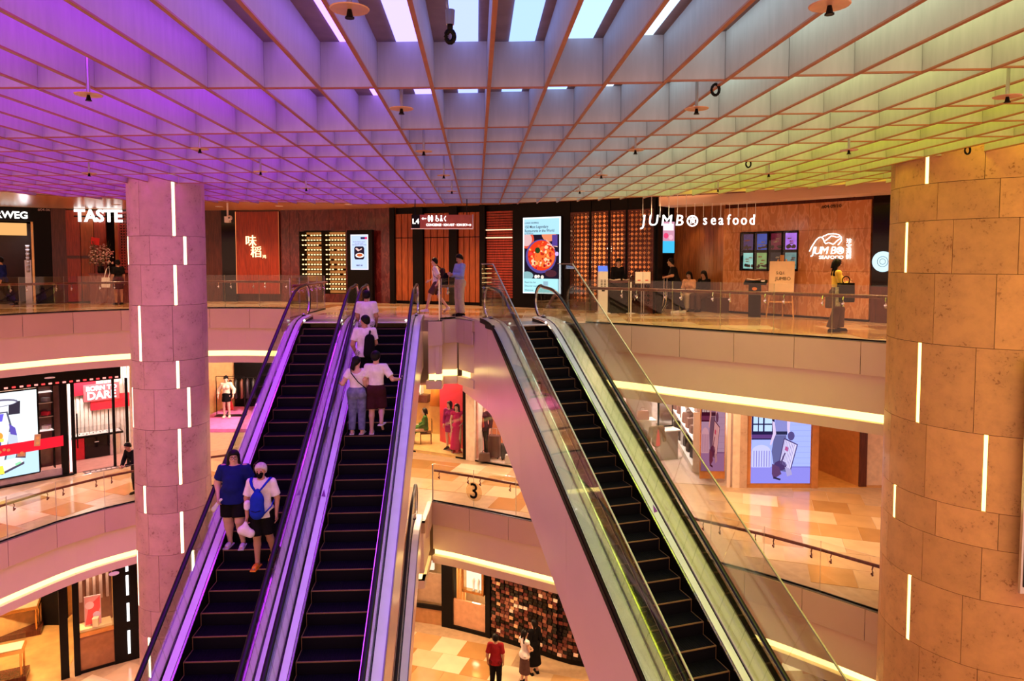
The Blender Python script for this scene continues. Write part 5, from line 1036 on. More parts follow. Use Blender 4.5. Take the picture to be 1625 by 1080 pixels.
for k in range(20):
    lev = (0.225,1.08,1.98)[k%3]; t = -2.5+5.0*(k//3)/6.5; x = 6.45+math.cos(aS)*t-0.12*0; y = 25.6+math.sin(aS)*t
    bag(('dark bag on the lowest','brown bag on the middle','pale bag on the top')[k%3]+' level of the long white luggage shop shelf', x-0.02, y, Z3+0.012+lev, aS+PI/2+0.3, rnd.uniform(0.28,0.42), rnd.uniform(0.25,0.42), ((0.04,0.03,0.03),(0.14,0.07,0.05),(0.6,0.5,0.45))[k%3], ('bags on the lower white shelf','bags on the middle white shelf','bags on the upper white shelf')[k%3])
cb = empty('display_cabinet', (4.35,23.6,Z3+0.012), 0.1, label='white display cabinet with a grey suitcase shelf behind the glass barrier', cat='cabinet')
MB().box((0,0,0.3),(0.9,0.6,0.6)).build('plinth', M['white'], cb); MB().box((0,0.25,1.5),(0.9,0.05,1.8)).build('back', M['white'], cb); MB().box((0,0,1.62),(0.9,0.6,0.04)).build('shelf', M['white'], cb); MB().box((0,0,2.4),(0.9,0.6,0.04)).build('shelf', M['white'], cb)
suitcase('grey suitcase on the plinth of the white display cabinet', 4.35, 23.5, Z3+0.61, 0.1, 0.42, 0.26, 0.62, (0.30,0.27,0.27)); bag('green cushion shaped bag on top of the white display cabinet', 4.15,23.5,Z3+2.43,0.4,0.42,0.30,(0.22,0.50,0.10),None); bag('pale pink bag on the shelf of the white display cabinet',4.4,23.5,Z3+1.645,0.0,0.40,0.30,(0.75,0.45,0.42),None)
for k in range(9): garment(3.6+k*0.17,28.6,Z3+3.0,0.0,((0.3,0.18,0.12),(0.12,0.06,0.05),(0.5,0.35,0.25),(0.2,0.1,0.08))[k%4],0.9,0.1,'brown garment hanging high at the back of the luggage shop','clothes at the back of the luggage shop')
r = empty('clothes_rail',(4.28,28.6,Z3+3.04),0,label='steel clothes rail high at the back of the luggage shop',cat='rail'); MB().tube([(-0.9,0,0),(0.9,0,0)],0.015,6).build('rail',M['steel'],r)
for s in (-0.85,0.85): MB().tube([(s,0,0),(s,1.4,0)],0.015,6).build('bracket',M['steel'],r)
st_ = empty('table_mirror', (5.45,24.6,Z3+0.012), 0.3, label='framed mirror on a dark cabinet inside the luggage shop', cat='mirror'); MB().box((0,0,0.5),(0.7,0.4,1.0)).build('cabinet', flat((0.42,0.32,0.28)), st_); MB().box((0,0,1.02),(0.85,0.55,0.04)).build('top', M['white'], st_); MB().box((0,0.1,1.55),(0.6,0.04,0.9)).build('frame', M['black'], st_); MB().box((0,0.075,1.55),(0.5,0.01,0.8)).build('mirror', M['chrome'], st_)
def traveller(parent, blue=True):
    T = (lambda c: c) if blue else (lambda c: (min(1,c[0]*1.5+0.05), c[1]*0.75, c[2]*0.45))
    bx_ = (-0.93,0.0,0.93,2.15); S = [(rect(*bx_),(0.34,0.40,0.95)),(rect(-0.93,0.0,0.93,0.52),(0.24,0.22,0.70))]
    for k in range(9): S.append((rect(0.18,0.62+k*0.17,0.93,0.625+k*0.17+0.006),(0.26,0.30,0.78)))
    S += [(rect(-0.93,1.36,-0.22,2.15),(0.015,0.01,0.05)),(rect(-0.88,1.62,-0.58,2.15),(0.45,0.62,0.95)),(rect(-0.53,1.62,-0.30,2.15),(0.45,0.62,0.95)),(rect(-0.93,1.82,-0.22,1.86),(0.015,0.01,0.05)),(rect(-0.74,1.62,-0.71,2.15),(0.015,0.01,0.05)),(rect(-0.93,1.40,-0.22,1.52),(0.10,0.04,0.18)),
      (circ(-0.62,0.98,0.30,20,0.22),(0.50,0.50,0.95)),(rect(-0.92,0.50,-0.32,1.0),(0.50,0.50,0.95)),(rect(0.18,0.50,0.93,0.53),(0.14,0.12,0.45))]
    for k in range(7): S.append((rect(-0.86+k*0.08,0.52,-0.835+k*0.08,1.02),(0.18,0.16,0.50)))
    S += [([(-0.20,0.42),(0.18,0.36),(0.15,1.52),(-0.22,1.52),(-0.30,1.0)],(0.11,0.11,0.28)),([(-0.22,1.50),(0.17,1.50),(0.20,2.15),(-0.20,2.15)],(0.22,0.22,0.52)),(rect(-0.23,1.52,0.18,1.62),(0.02,0.02,0.06)),([(-0.22,1.9),(-0.17,1.55),(-0.32,1.18),(-0.36,1.22),(-0.27,1.56),(-0.30,1.95)],(0.62,0.48,0.72)),([(0.16,2.15),(0.28,2.12),(0.25,1.70),(0.30,1.45),(0.22,1.42),(0.17,1.7)],(0.62,0.48,0.72)),
      (circ(0.30,1.48,0.11,12,0.14),(0.08,0.06,0.20)),([(-0.08,0.60),(0.31,0.40),(0.52,1.22),(0.08,1.43)],(0.07,0.05,0.16)),([(-0.04,0.62),(0.29,0.45),(0.48,1.20),(0.10,1.37)],(0.62,0.56,0.86)),(circ(-0.02,0.56,0.2,10,0.16),(0.06,0.03,0.12)),([(-0.28,0.62),(-0.06,0.52),(0.02,0.30),(-0.22,0.14),(-0.28,0.3)],(0.10,0.04,0.12)),([(0.12,0.52),(0.30,0.46),(0.36,0.28),(0.2,0.22)],(0.35,0.30,0.55))]
    for k in range(7):
        t = k/7.0; S.append(([(0.0+t*0.28,0.62-t*0.16),(0.012+t*0.28,0.615-t*0.16),(0.13+t*0.33,1.34-t*0.15),(0.115+t*0.33,1.345-t*0.15)],(0.22,0.18,0.42)))
    S += [([(0.10,1.05),(0.20,1.0),(0.22,1.12),(0.13,1.17)],(0.40,0.08,0.25)),([(-0.24,0.16),(-0.02,0.10),(0.0,0.15),(-0.22,0.22)],(0.03,0.02,0.06)),([(0.0,0.60),(0.14,0.95),(0.10,0.97),(-0.04,0.64)],(0.08,0.05,0.15))]
    art('picture', parent, [(p,T(c)) for p, c in S], 0.0008, 1.0 if blue else 0.55, 0.0, bx_)
ad = empty('advertising_lightbox', (8.24,21.40,Z3+0.08), 0.0, label='large blue violet lightbox of a person with a ribbed suitcase', cat='advertisement'); MB().box((0,0.05,1.70),(2.0,0.10,3.42)).build('case', OCH, ad); traveller(ad)
pp = [o for o in ad.children if o.name.startswith('picture')][0]; pp.location = (0.02,-0.012,0.06); pp.scale = (0.98,1,1.0)
pa2 = empty('window_poster', (6.27,21.75,Z3+0.16), -0.04, label='smaller brownish poster of a person with a suitcase inside shop glass', cat='advertisement'); MB().box((0,0.05,1.6),(0.78,0.06,3.2)).build('board', OCH, pa2); traveller(pa2, False)
pp = [o for o in pa2.children if o.name.startswith('picture')][0]; pp.scale = (0.39,1,1.15); pp.location = (0,0.0,0.25)
p3w('pilaster', 6.78, 7.00, 0, 3.6, CREAM, 0.05, 0.3); p3w('stone_pilaster', 7.0, 7.22, 0, 3.6, M['stone_l'], 0.06, 0.2); p3w('stone_pilaster', 9.20, 9.40, 0, 3.6, OCH, 0.06, 0.2); p3w('wall_panel', 7.2, 9.3, 0, 0.09, OCH, 0.03)
p3w('wall_head', 7.2, 9.3, 3.3, 3.6, CREAM, 0.03); p3w('window_poster_frame', 6.62, 6.72, 0, 3.6, flat((0.85,0.62,0.55)), 0.02, 0.03)
# corridor
MB().prism([(9.4,21.4),(11.6,21.4),(11.6,27),(9.4,27)],Z3,Z3+0.01).build('interior_floor', pmat('honey_corridor',(0.62,0.30,0.08),0.2), w3)
MB().wallbox((9.42,24.2),(10.0,24.2),Z3,Z3+3.6,0.1).build('corridor_wall', OCH, w3); MB().wallbox((9.95,24.2),(10.72,21.5),Z3,Z3+3.6,0.06).build('corridor_wall', OCH, w3); MB().wallbox((10.72,21.45),(10.95,21.45),Z3,Z3+3.6,0.3).build('door_jamb', DKW, w3); MB().wallbox((10.95,21.6),(13,21.6),Z3,Z3+3.6,0.1).build('corridor_wall', CREAM, w3)
lamp('shop_lamp', (9.75,22.8,Z3+3.3), 60, (1.0,0.62,0.25))

# ================================================================== LOWEST STOREY
w2_ = empty('wall_back', (0,0,0), kind='structure')
def p2w(name, x0, x1, z0, z1, m, out=0.0, t=0.08): return seg(MB(), x0, x1, Z2+z0, Z2+z1, out, t, F2).build(name, m, w2_)
poly_wall('rear_wall', [(-18,20),(-15,25),(-9.5,27.5),(-5,27.5),(1.5,25.5),(3,24.5),(13,24.5)], Z2, Z2+3.6, WARMW, 0.1, w2_)
# jeweller at left
p2w('window_frame', -13.35, -13.18, 0, 3.6, M['black'], 0.05); p2w('window_frame', -13.08, -12.95, 0, 3.6, M['black'], 0.08); p2w('window_base', -12.95, -12.22, 0, 0.08, M['black'], 0.04); p2w('window_apron', -12.95, -12.22, 0.08, 1.12, pmat('bronze_panel',(0.32,0.14,0.07),0.15,0.3), 0.0); p2w('window_bottom_rail', -12.95, -12.22, 1.12, 1.24, M['gold'], 0.06)
p2w('window_head', -13.2, -12.2, 3.22, 3.6, M['black'], 0.03); p2w('black_pier', -12.22, -11.55, 0, 3.6, M['black'], 0.06); p2w('window_back', -13.0, -12.2, 1.2, 3.3, pmat('bronze_curtain',(0.30,0.13,0.08),0.4), -0.6)
for k, (z0, z1) in enumerate(((0.25,0.98),(1.28,1.85),(2.1,2.72),(2.85,3.3))): p2w('light_strip', -11.92, -11.86, z0, z1, em((1.0,0.97,0.95),2.0), 0.10, 0.02)
for k in range(5): p2w('curtain_strip', -12.9+k*0.14, -12.84+k*0.14, 2.0, 3.25, pmat('silver_drape',(0.55,0.40,0.34),0.3,0.4) if k == 0 else bpy.data.materials['silver_drape'], -0.4)
u = empty('unit_number', (*fp(-12.42,0.05,F2)[0],Z2+3.32), fp(-12.4,0,F2)[1], label='small unit number above the jeweller window', cat='sign'); text('#02-08','lettering',u,(0,0,0),0,0.12,flat((0.7,0.5,0.4)),0.003)
p2w('window_ledge', -12.93, -12.25, 1.20, 1.30, flat((0.85,0.62,0.34)), -0.05, 0.5)
pc = empty('window_card', (*fp(-12.65,-0.2,F2)[0],Z2+1.31), fp(-12.6,0,F2)[1]-0.1, label='pink and coral picture card standing in the jeweller window', cat='poster'); MB().box((0,0.02,0.45),(0.44,0.03,0.9)).build('board', flat((0.8,0.5,0.55)), pc)
art('picture', pc, [(rect(-0.2,0.03,0.2,0.87),(0.85,0.35,0.40)),([(-0.2,0.03),(0.0,0.03),(0.2,0.5),(0.2,0.87),(-0.1,0.6)],(0.85,0.10,0.12)),(circ(-0.08,0.62,0.12),(0.9,0.6,0.7)),(circ(0.1,0.3,0.1),(0.7,0.5,0.75))], 0.001, None, 0.0)
jb = empty('jewel_box', (*fp(-12.60,-0.08,F2)[0],Z2+1.305), 0.3, label='small cream gift box before the pink card in the jeweller window', cat='box'); MB().box((0,0,0.12),(0.15,0.15,0.24)).build('body', flat((0.85,0.62,0.40)), jb); MB().box((0,0,0.25),(0.16,0.16,0.03)).build('lid', flat((0.9,0.7,0.5)), jb)
MB().prism([(-18,15.5),(-13.4,20.1),(-13.3,20.3),(-14.9,24.8),(-18,20)],Z2,Z2+0.012).build('interior_floor', pmat('golden_carpet',(0.50,0.28,0.09),0.8,0,0.35,1.2), w2_)
for k, (x, y, rz, lb_) in enumerate(((-15.3,20.0,0.45,'glass jewellery case on gold legs, nearest the shop door'),(-16.6,22.6,0.45,'glass jewellery case by the dark cabinet deeper in the shop'))):
    jt = empty('jewellery_case', (x,y,Z2+0.012), rz, label=lb_, cat='showcase'); MB().box((0,0,0.92),(1.8,0.6,0.10)).build('tray', M['gold'], jt); MB().box((0,0,0.98),(1.7,0.5,0.02)).build('lining', flat((0.9,0.75,0.5)), jt); MB().box((0,0,1.12),(1.76,0.56,0.26)).build('glass_top', M['glass_s'], jt); MB().box((0,0,0.09),(1.9,0.65,0.16)).build('plinth', DKW, jt)
    for sx in (-0.82,0.82):
        for sy in (-0.24,0.24): MB().tube([(sx,sy,0.16),(sx,sy,0.88)],0.03,6).build('leg', M['gold'], jt)
MB().box((-15.9,23.6,Z2+1.0),(1.0,0.5,2.0)).build('dark_cabinet', M['black'], None, label='black cabinet at the rear of the jewellery shop', cat='cabinet')
lamp('shop_lamp', (-15.2,21.0,Z2+3.3), 520, (1.0,0.70,0.36)); lamp('shop_lamp', (-12.7,20.9,Z2+3.1), 40, (1.0,0.75,0.5))
# central windows
p2w('window_frame', -3.45, -3.32, 0, 3.6, M['black'], 0.05); p2w('pier', -5.5, -3.45, 0, 3.6, CREAM, 0.0); p2w('wide_frame', -2.36, -1.98, 0, 3.6, M['black'], 0.06, 0.3); p2w('window_frame', -0.86, -0.70, 0, 3.6, M['black'], 0.05, 0.2); p2w('window_head', -3.4, -0.8, 3.1, 3.6, M['black'], 0.02)
p2w('window_base', -2.0, -0.8, 0, 0.12, M['black'], 0.05); p2w('window_apron', -3.34, -2.34, 0, 0.55, pmat('mirror_stone',(0.42,0.20,0.08),0.1), 0.0); p2w('window_rail', -3.34, -2.34, 0.55, 0.68, M['black'], 0.06); p2w('window_apron', -2.0, -0.85, 0.12, 1.02, pmat('mirror_stone_b',(0.55,0.28,0.16),0.12), -0.02)
p2w('window_back', -3.6, -0.7, 0, 3.6, pmat('beige_back',(0.72,0.48,0.26),0.4), -1.3); p2w('panel_sheet', -3.34, -2.34, 0.7, 1.7, pmat('taupe_stone',(0.42,0.26,0.17),0.25), -0.15); p2w('lit_panel', -3.30, -2.75, 1.78, 3.0, em((1.0,0.80,0.55),0.9), -0.2); p2w('dark_box', -2.78, -2.36, 2.5, 3.3, DKW, 0.0)
for k in range(3): MB().tube([(*fp(-1.86+k*0.11,-0.1,F2)[0],Z2+0.3),(*fp(-1.86+k*0.11,-0.1,F2)[0],Z2+3.3)],0.05,8).build('curtain_fold', flat((0.80,0.45,0.16)), w2_, True)
nb = empty('lit_niche', (*fp(-1.24,0.06,F2)[0],Z2+1.95), fp(-1.2,0,F2)[1], label='framed lit niche with small white figures in the lowest shop window', cat='cabinet'); MB().box((0,0.12,0),(0.66,0.02,0.92)).build('back', em((1.0,0.78,0.55),1.0), nb)
for s in (-1,1): MB().box((s*0.37,0.02,0),(0.08,0.2,1.08)).build('frame', M['gold'], nb); MB().box((0,0.02,s*0.5),(0.82,0.2,0.08)).build('frame', M['gold'], nb)
for k in range(2): MB().lathe([(0.05,0),(0.03,0.05),(0.035,0.25),(0.06,0.33),(0.03,0.42),(0.0,0.45)],n=10).build('figurine', flat((0.92,0.90,0.92)), None, True, loc=(nb.location.x+0.0+0.16*k, nb.location.y-0.0-0.09*k, nb.location.z-0.46), label=('taller left','right')[k]+' white figurine standing in the lit framed niche', cat='figurine')
lamp('shop_lamp', (-2.7,22.6,Z2+3.2), 120, (1.0,0.75,0.42)); lamp('shop_lamp', (-1.2,23.3,Z2+1.2), 30, (1.0,0.7,0.4))
# dark mosaic wall
mz = empty('mosaic_wall', (0,0,Z2), label='dark mosaic shop wall of slanting glinting tiles', cat='wall'); rnd = random.Random(21)
p2w('mosaic_backing', -0.68, 2.4, 0, 3.6, M['black'], 0.0); TM = [M['black_gloss'], pmat('mosaic_maroon',(0.10,0.02,0.018),0.2), pmat('mosaic_brown',(0.26,0.09,0.06),0.2), pmat('mosaic_gold',(0.70,0.40,0.22),0.25), pmat('mosaic_pale',(0.85,0.62,0.52),0.25)]
MZ = [MB().box((0,0,0),(0.138,0.03,0.098)).mesh('tile', t) for t in TM]; cand = []
for j in range(29):
    for i in range(20):
        x, z = -0.58+i*0.148+0.03*(j%2), 0.26+j*0.112
        if x > 2.35: continue
        u_ = rnd.random(); k = 0 if u_ < .46 else 1 if u_ < .76 else 2 if u_ < .91 else 3 if u_ < .96 else 4
        cand.append((x-0.4*z, x, z, k, 0.05+rnd.uniform(0,0.03), rnd.uniform(-0.15,0.15)))
cand.sort(key=lambda c: abs(c[1]-0.35)+abs(c[2]-1.9)*0.5); restm = [MB() for _ in TM]
for n_t, (_, x, z, k, o_, tl) in enumerate(cand):
    (px,py),a = fp(x,o_,F2)
    if n_t < 296: inst(MZ[k],'tile',mz,(px,py,z),a, rot=(tl,0.06,a))
    else: restm[k].box((px,py,z),(0.138,0.03,0.098),a,0,tl,0.06)
big = MB()
for k, q in enumerate(restm): big.add(q.v, q.f, k)
big.build('tile', TM, mz, kind='stuff')
p2w('pier', 2.4, 4.2, 0, 3.6, CREAM, 0.02); 
# far right corner shop
p2w('amber_post', 7.9, 8.1, 0, 3.6, OCH, 0.05); p2w('lit_panel', 8.15, 8.75, 0, 3.3, em((1.0,0.68,0.28),0.9), -0.1); p2w('amber_post', 8.75, 9.0, 0, 3.6, OCH, 0.05); p2w('pier', 4.2, 7.9, 0, 3.6, CREAM, 0.0)
MB().wallbox((9,20.9),(12,20.9),Z2,Z2+3.6,0.1).build('ribbed_wall', WARMW, w2_)
fb = empty('flower_arrangement', (9.35,20.2,Z2), 0, label='tall vase of red and cream blossoms on the lowest floor at right', cat='flowers'); MB().lathe([(0.16,0),(0.20,0.3),(0.12,0.9),(0.16,1.0)],n=14).build('vase', M['gold'], fb, True); q1, q2 = MB(), MB()
for k in range(110):
    a, b_ = rnd.random()*2*PI, math.acos(rnd.uniform(-0.5,1)); r_ = 0.55*rnd.uniform(0.8,1); c = (r_*math.sin(b_)*math.cos(a), r_*math.sin(b_)*math.sin(a), 1.35+r_*math.cos(b_)); (q1 if k%2 else q2).ball(c,0.07,6)
q1.build('red_blossoms', flat((0.35,0.03,0.03)), fb, kind='stuff'); q2.build('cream_blossoms', flat((0.85,0.62,0.5)), fb, kind='stuff')
# ================================================================== PEOPLE
def surface_net(F, org, h):
    F = np.pad(F, 1, constant_values=1.0); org = np.array(org) - h
    ins = F < 0; nx, ny, nz = F.shape
    acc = np.zeros((nx*ny*nz, 3)); cnt = np.zeros(nx*ny*nz); quads = []
    st = np.array([ny*nz, nz, 1])
    for ax in range(3):
        s0 = [slice(None)]*3; s1 = [slice(None)]*3; s0[ax] = slice(0,-1); s1[ax] = slice(1,None)
        A, B = F[tuple(s0)], F[tuple(s1)]; ia, ib = ins[tuple(s0)], ins[tuple(s1)]
        idx = np.argwhere(ia != ib)
        if not len(idx): continue
        a = A[tuple(idx.T)]; b = B[tuple(idx.T)]; t = a/(a-b); pos = idx.astype(float); pos[:,ax] += t
        o1, o2 = (ax+1) % 3, (ax+2) % 3; lin_ = idx @ st; cells = []
        for d1, d2 in ((0,0),(1,0),(1,1),(0,1)):
            c = lin_ - d1*st[o1] - d2*st[o2]; np.add.at(acc, c, pos); np.add.at(cnt, c, 1); cells.append(c)
        q = np.stack(cells, 1); fl = a < 0; q[~fl] = q[~fl][:, ::-1]; quads.append(q)
    if not quads: return np.zeros((0,3)), []
    Q = np.concatenate(quads); used = np.unique(Q); mp_ = np.full(nx*ny*nz, -1); mp_[used] = np.arange(len(used))
    V = acc[used]/cnt[used][:,None]*h + org
    return V, mp_[Q]
def sdf(prims, vox, k=0.02, clips=()):
    lo = np.min([np.minimum(p[0],p[1]) - max(p[2],p[3])*1.3 for p in prims], 0) - 3*vox - k; hi = np.max([np.maximum(p[0],p[1]) + max(p[2],p[3])*1.3 for p in prims], 0) + 3*vox + k
    n = np.ceil((hi-lo)/vox).astype(int)+1; F = np.full(n, 1.0)
    ax = [lo[i] + vox*np.arange(n[i]) for i in range(3)]
    for p in prims:
        a, b, ra, rb = np.array(p[0],float), np.array(p[1],float), p[2], p[3]; f = p[4] if len(p) > 4 and p[4] else 1.0; cut = p[5] if len(p) > 5 else ''
        m = max(ra,rb) + k*1.5 + 2*vox; l, u = np.minimum(a,b)-m, np.maximum(a,b)+m
        i0 = np.maximum(0, np.floor((l-lo)/vox).astype(int)); i1 = np.minimum(n, np.ceil((u-lo)/vox).astype(int)+1)
        X = ax[0][i0[0]:i1[0]][:,None,None]; Y = ax[1][i0[1]:i1[1]][None,:,None]; Z = ax[2][i0[2]:i1[2]][None,None,:]
        Yc = a[1]+(Y-a[1])/f; ba = b-a; ba2 = ba.copy(); ba2[1] /= f; px, py, pz_ = X-a[0], Yc-a[1], Z-a[2]
        t = np.clip((px*ba2[0]+py*ba2[1]+pz_*ba2[2])/max(ba2@ba2,1e-9),0,1)
        d = np.sqrt((px-ba2[0]*t)**2+(py-ba2[1]*t)**2+(pz_-ba2[2]*t)**2) - (ra+(rb-ra)*t)
        if f < 1: d = d*(0.5+0.5*f)
        L = math.sqrt(max(ba@ba,1e-9)); nn = ba/L
        if 'b' in cut: d = np.maximum(d, (X-b[0])*nn[0]+(Y-b[1])*nn[1]+(Z-b[2])*nn[2])
        if 'a' in cut: d = np.maximum(d, -((X-a[0])*nn[0]+(Y-a[1])*nn[1]+(Z-a[2])*nn[2]))
        G = F[i0[0]:i1[0],i0[1]:i1[1],i0[2]:i1[2]]; kk = p[6] if len(p) > 6 else k
        hh = np.maximum(kk-np.abs(G-d),0)/kk; F[i0[0]:i1[0],i0[1]:i1[1],i0[2]:i1[2]] = np.minimum(G,d) - hh*hh*kk*0.25
    if clips:
        X, Y, Z = ax[0][:,None,None], ax[1][None,:,None], ax[2][None,None,:]
        for c in clips: F = np.maximum(F, c(X,Y,Z))
    return surface_net(F, lo, vox)
def sdf_obj(name, prims, vox, m, parent, k=0.02, clips=()):
    V, Q = sdf(prims, vox, k, clips); me = bpy.data.meshes.new(name); me.from_pydata(V.tolist(), [], [list(map(int,q)) for q in Q]); me.materials.append(m)
    me.polygons.foreach_set('use_smooth', [True]*len(me.polygons)); o = link(bpy.data.objects.new(name, me)); o.parent = parent; return o
SKIN = {'a': pmat('skin_light',(0.62,0.36,0.26),0.5,0,0.05), 'b': pmat('skin_tan',(0.48,0.24,0.15),0.5,0,0.05), 'w': pmat('mannequin_skin',(0.70,0.48,0.36),0.4,0,0.03)}
HAIRM = {'k': pmat('black_hair',(0.006,0.004,0.004),0.45,spec=0.15), 'g': pmat('grey_hair',(0.52,0.46,0.46),0.6,0,0.2,30), 'y': pmat('blond_hair',(0.7,0.5,0.3),0.5)}
LIP = pmat('lips',(0.45,0.12,0.10),0.5)
def cloth(name, c, rough=0.8, var=0.10, scale=14): 
    n = 'cloth_'+name
    return bpy.data.materials.get(n) or pmat(n, c, rough, 0, var, scale, 0.0, 0.08)
def figure(label, loc, rz, H=1.70, pose=None, b=1.0, skin='a', hair='short', hcol='k', outfit=(), vox=0.016, cat='person', group=None, face=True, female=False, hand=True):
    s = H/1.70; J = {'pel':(0,0,.94),'wai':(0,0,1.10),'che':(0,0,1.28),'nec':(0,.015,1.43),'hea':(0,-.01,1.585),'shL':(.165,.01,1.385),'shR':(-.165,.01,1.385),'elL':(.215,.03,1.11),'elR':(-.215,.03,1.11),'wrL':(.235,-.05,.87),'wrR':(-.235,-.05,.87),
         'hiL':(.088,0,.90),'hiR':(-.088,0,.90),'knL':(.095,-.02,.50),'knR':(-.095,-.02,.50),'anL':(.10,.025,.085),'anR':(-.10,.025,.085)}
    P = dict(pose or {}); lean = P.pop('lean',(0,0)); yaw = P.pop('yaw',0.0); pit = P.pop('pitch',0.0); tw = P.pop('twist',0.0); up = P.pop('lift',0.0); toe = P.pop('toe',{}); grip = P.pop('grip',{}); hd = P.pop('hand',{})
    if female: J.update(shL=(.150,.01,1.375),shR=(-.150,.01,1.375),elL=(.195,.03,1.11),elR=(-.195,.03,1.11))
    for k_ in list(J):
        x, y, z = J[k_]
        if z > 0.95 and not k_.startswith('pel'):
            q = (z-0.94)/0.65; x, y = x*math.cos(tw)-y*math.sin(tw)+lean[0]*q, x*math.sin(tw)+y*math.cos(tw)+lean[1]*q; z -= (lean[0]**2+lean[1]**2)*q*0.5
        J[k_] = (x,y,z)
    J.update(P); V = {k_: np.array(v,float)*s + np.array((0,0,up)) for k_, v in J.items()}
    root = empty('mannequin' if cat == 'mannequin' else 'person', loc, rz, label=label, cat=cat, group=group)
    R = lambda r: r*s; B = lambda r: r*s*b
    ch = -0.0
    def torso(g=0.0, low=True):
        L = [(V['pel'],V['wai'],B(.138)+g,B(.122 if not female else .110)+g,.74),(V['wai'],V['che'],B(.122 if not female else .110)+g,B(.142 if not female else .130)+g,.72),(V['che'],V['nec']-np.array((0,0,R(.05))),B(.142 if not female else .13)+g,R(.085)+g,.68),
             (V['shL'],V['shR'],R(.062)+g,R(.062)+g,.9)]
        if b > 1.12: L.append((V['wai']+np.array((0,-R(.05),-R(.02))),V['che']+np.array((0,-R(.04),-R(.10))),B(.115)+g,B(.11)+g,.9))
        if female: L += [(V['che']+np.array((sx*R(.062),-R(.075),-R(.02))),V['che']+np.array((sx*R(.062),-R(.06),0)),R(.055)+g,R(.05)+g) for sx in (-1,1)]
        if low: L += [(V['hiL']+np.array((0,R(.035),R(.02))),V['hiL']+np.array((0,R(.03),-R(.02))),B(.088)+g,B(.085)+g),(V['hiR']+np.array((0,R(.035),R(.02))),V['hiR']+np.array((0,R(.03),-R(.02))),B(.088)+g,B(.085)+g)]
        return L
    def leg(S_, g=0.0, frac=1.0, wide=0.0):
        h_, k_, a_ = V['hi'+S_], V['kn'+S_], V['an'+S_]; L = [] ; mid = a_+(k_-a_)*0.68
        r0, r1, r2, r3 = B(.088)+g, B(.058)+g+wide*.3, B(.053)+g+wide*.7, R(.036)+g+wide
        if frac <= 0.5: e = h_+(k_-h_)*frac*2; return [(h_,e,r0,r0+(r1-r0)*frac*2+wide,None,'b')]
        L = [(h_,k_,r0,r1)]
        e = k_+(a_-k_)*(frac-0.5)*2; bk_ = np.array((0,R(.012),0))
        if frac >= 0.99 and g == 0: L += [(k_,mid+bk_,r1*.95,r2),(mid+bk_,a_,r2,r3)]
        else: L += [(k_,e,r1,r1+(r3-r1)*(frac-.5)*2,None,'b')]
        return L
    def arm(S_, g=0.0, frac=1.0):
        h_, e_, w_ = V['sh'+S_], V['el'+S_], V['wr'+S_]; r0, r1, r2 = B(.050)+g, B(.040)+g, R(.027)+g
        if frac <= 0.5: e = h_+(e_-h_)*frac*2; return [(h_,e,r0,r0+(r1-r0)*frac*2+g*.4,None,'b')]
        if frac < 0.99: e = e_+(w_-e_)*(frac-.5)*2; return [(h_,e_,r0,r1),(e_,e,r1,r1+(r2-r1)*(frac-.5)*2,None,'b')]
        return [(h_,e_,r0,r1),(e_,w_,r1,r2)]
    # head frame
    Rh = np.array(Matrix.Rotation(yaw,3,'Z') @ Matrix.Rotation(pit,3,'X')); hc = V['hea']; hp = lambda x,y,z: hc + Rh @ np.array((x,y,z))*s
    body = torso() + leg('L') + leg('R') + arm('L') + arm('R') + [(V['nec']-np.array((0,0,R(.02))),hc-np.array((0,0,R(.05))),R(.056)*(0.5+0.5*b),R(.052)*(0.5+0.5*b))]
    body += [(hp(0,.012,.03),hp(0,.0,.0),R(.086),R(.080)),(hp(0,-.018,-.03),hp(0,-.04,-.082),R(.066),R(.040)),(hp(0,-.084,.015),hp(0,-.100,-.022),R(.010),R(.015),None,'',.012)]
    body += [(hp(sx*.078,.012,.015),hp(sx*.078,.012,-.02),R(.016),R(.012),None,'',.008) for sx in (-1,1)]
    for S_ in 'LR':
        e_, w_ = V['el'+S_], V['wr'+S_]; d = hd.get(S_); d = (w_-e_) if d is None else np.array(d,float); d = d/np.linalg.norm(d); sx = 1 if S_ == 'L' else -1
        n = np.array((-sx,0,0.))if abs(d[0]) < .75 else np.array((0,0,-1.)); n = n - d*(n@d); n /= np.linalg.norm(n); lat = np.cross(n,d)*sx; fw = -np.sign(lat[1]) if abs(lat[1]) > .3 else 1; lat = lat*fw
        c_ = grip.get(S_,0.35)
        if not hand: body += [(w_,w_+d*R(.13),R(.026),R(.022))]; continue
        rf = max(R(.0092), vox*.58)
        for q in (-.016,.016): body.append((w_+d*R(.01),w_+d*R(.085)+lat*R(q*1.3),R(.022),R(.019),None,'',.012))
        for q, l_ in ((-1.5,.058),(-.5,.068),(.5,.072),(1.5,.064)):
            p0 = w_+d*R(.085)+lat*R(q*.019); d1 = d*math.cos(c_)+n*math.sin(c_); p1 = p0+d1*R(l_*.5); d2 = d*math.cos(2.2*c_)+n*math.sin(2.2*c_); body += [(p0,p1,rf,rf*.95,None,'',.006),(p1,p1+d2*R(l_*.5),rf*.95,rf*.8,None,'',.006)]
        t0 = w_+d*R(.03)+lat*R(.022); t1 = t0+(d*.65+lat*.75)*R(.036); body += [(t0,t1,rf*1.25,rf*1.1,None,'',.008),(t1,t1+(d*.85+n*.35+lat*.1)*R(.032),rf*1.1,rf*.9,None,'',.006)]
    tdir = {}
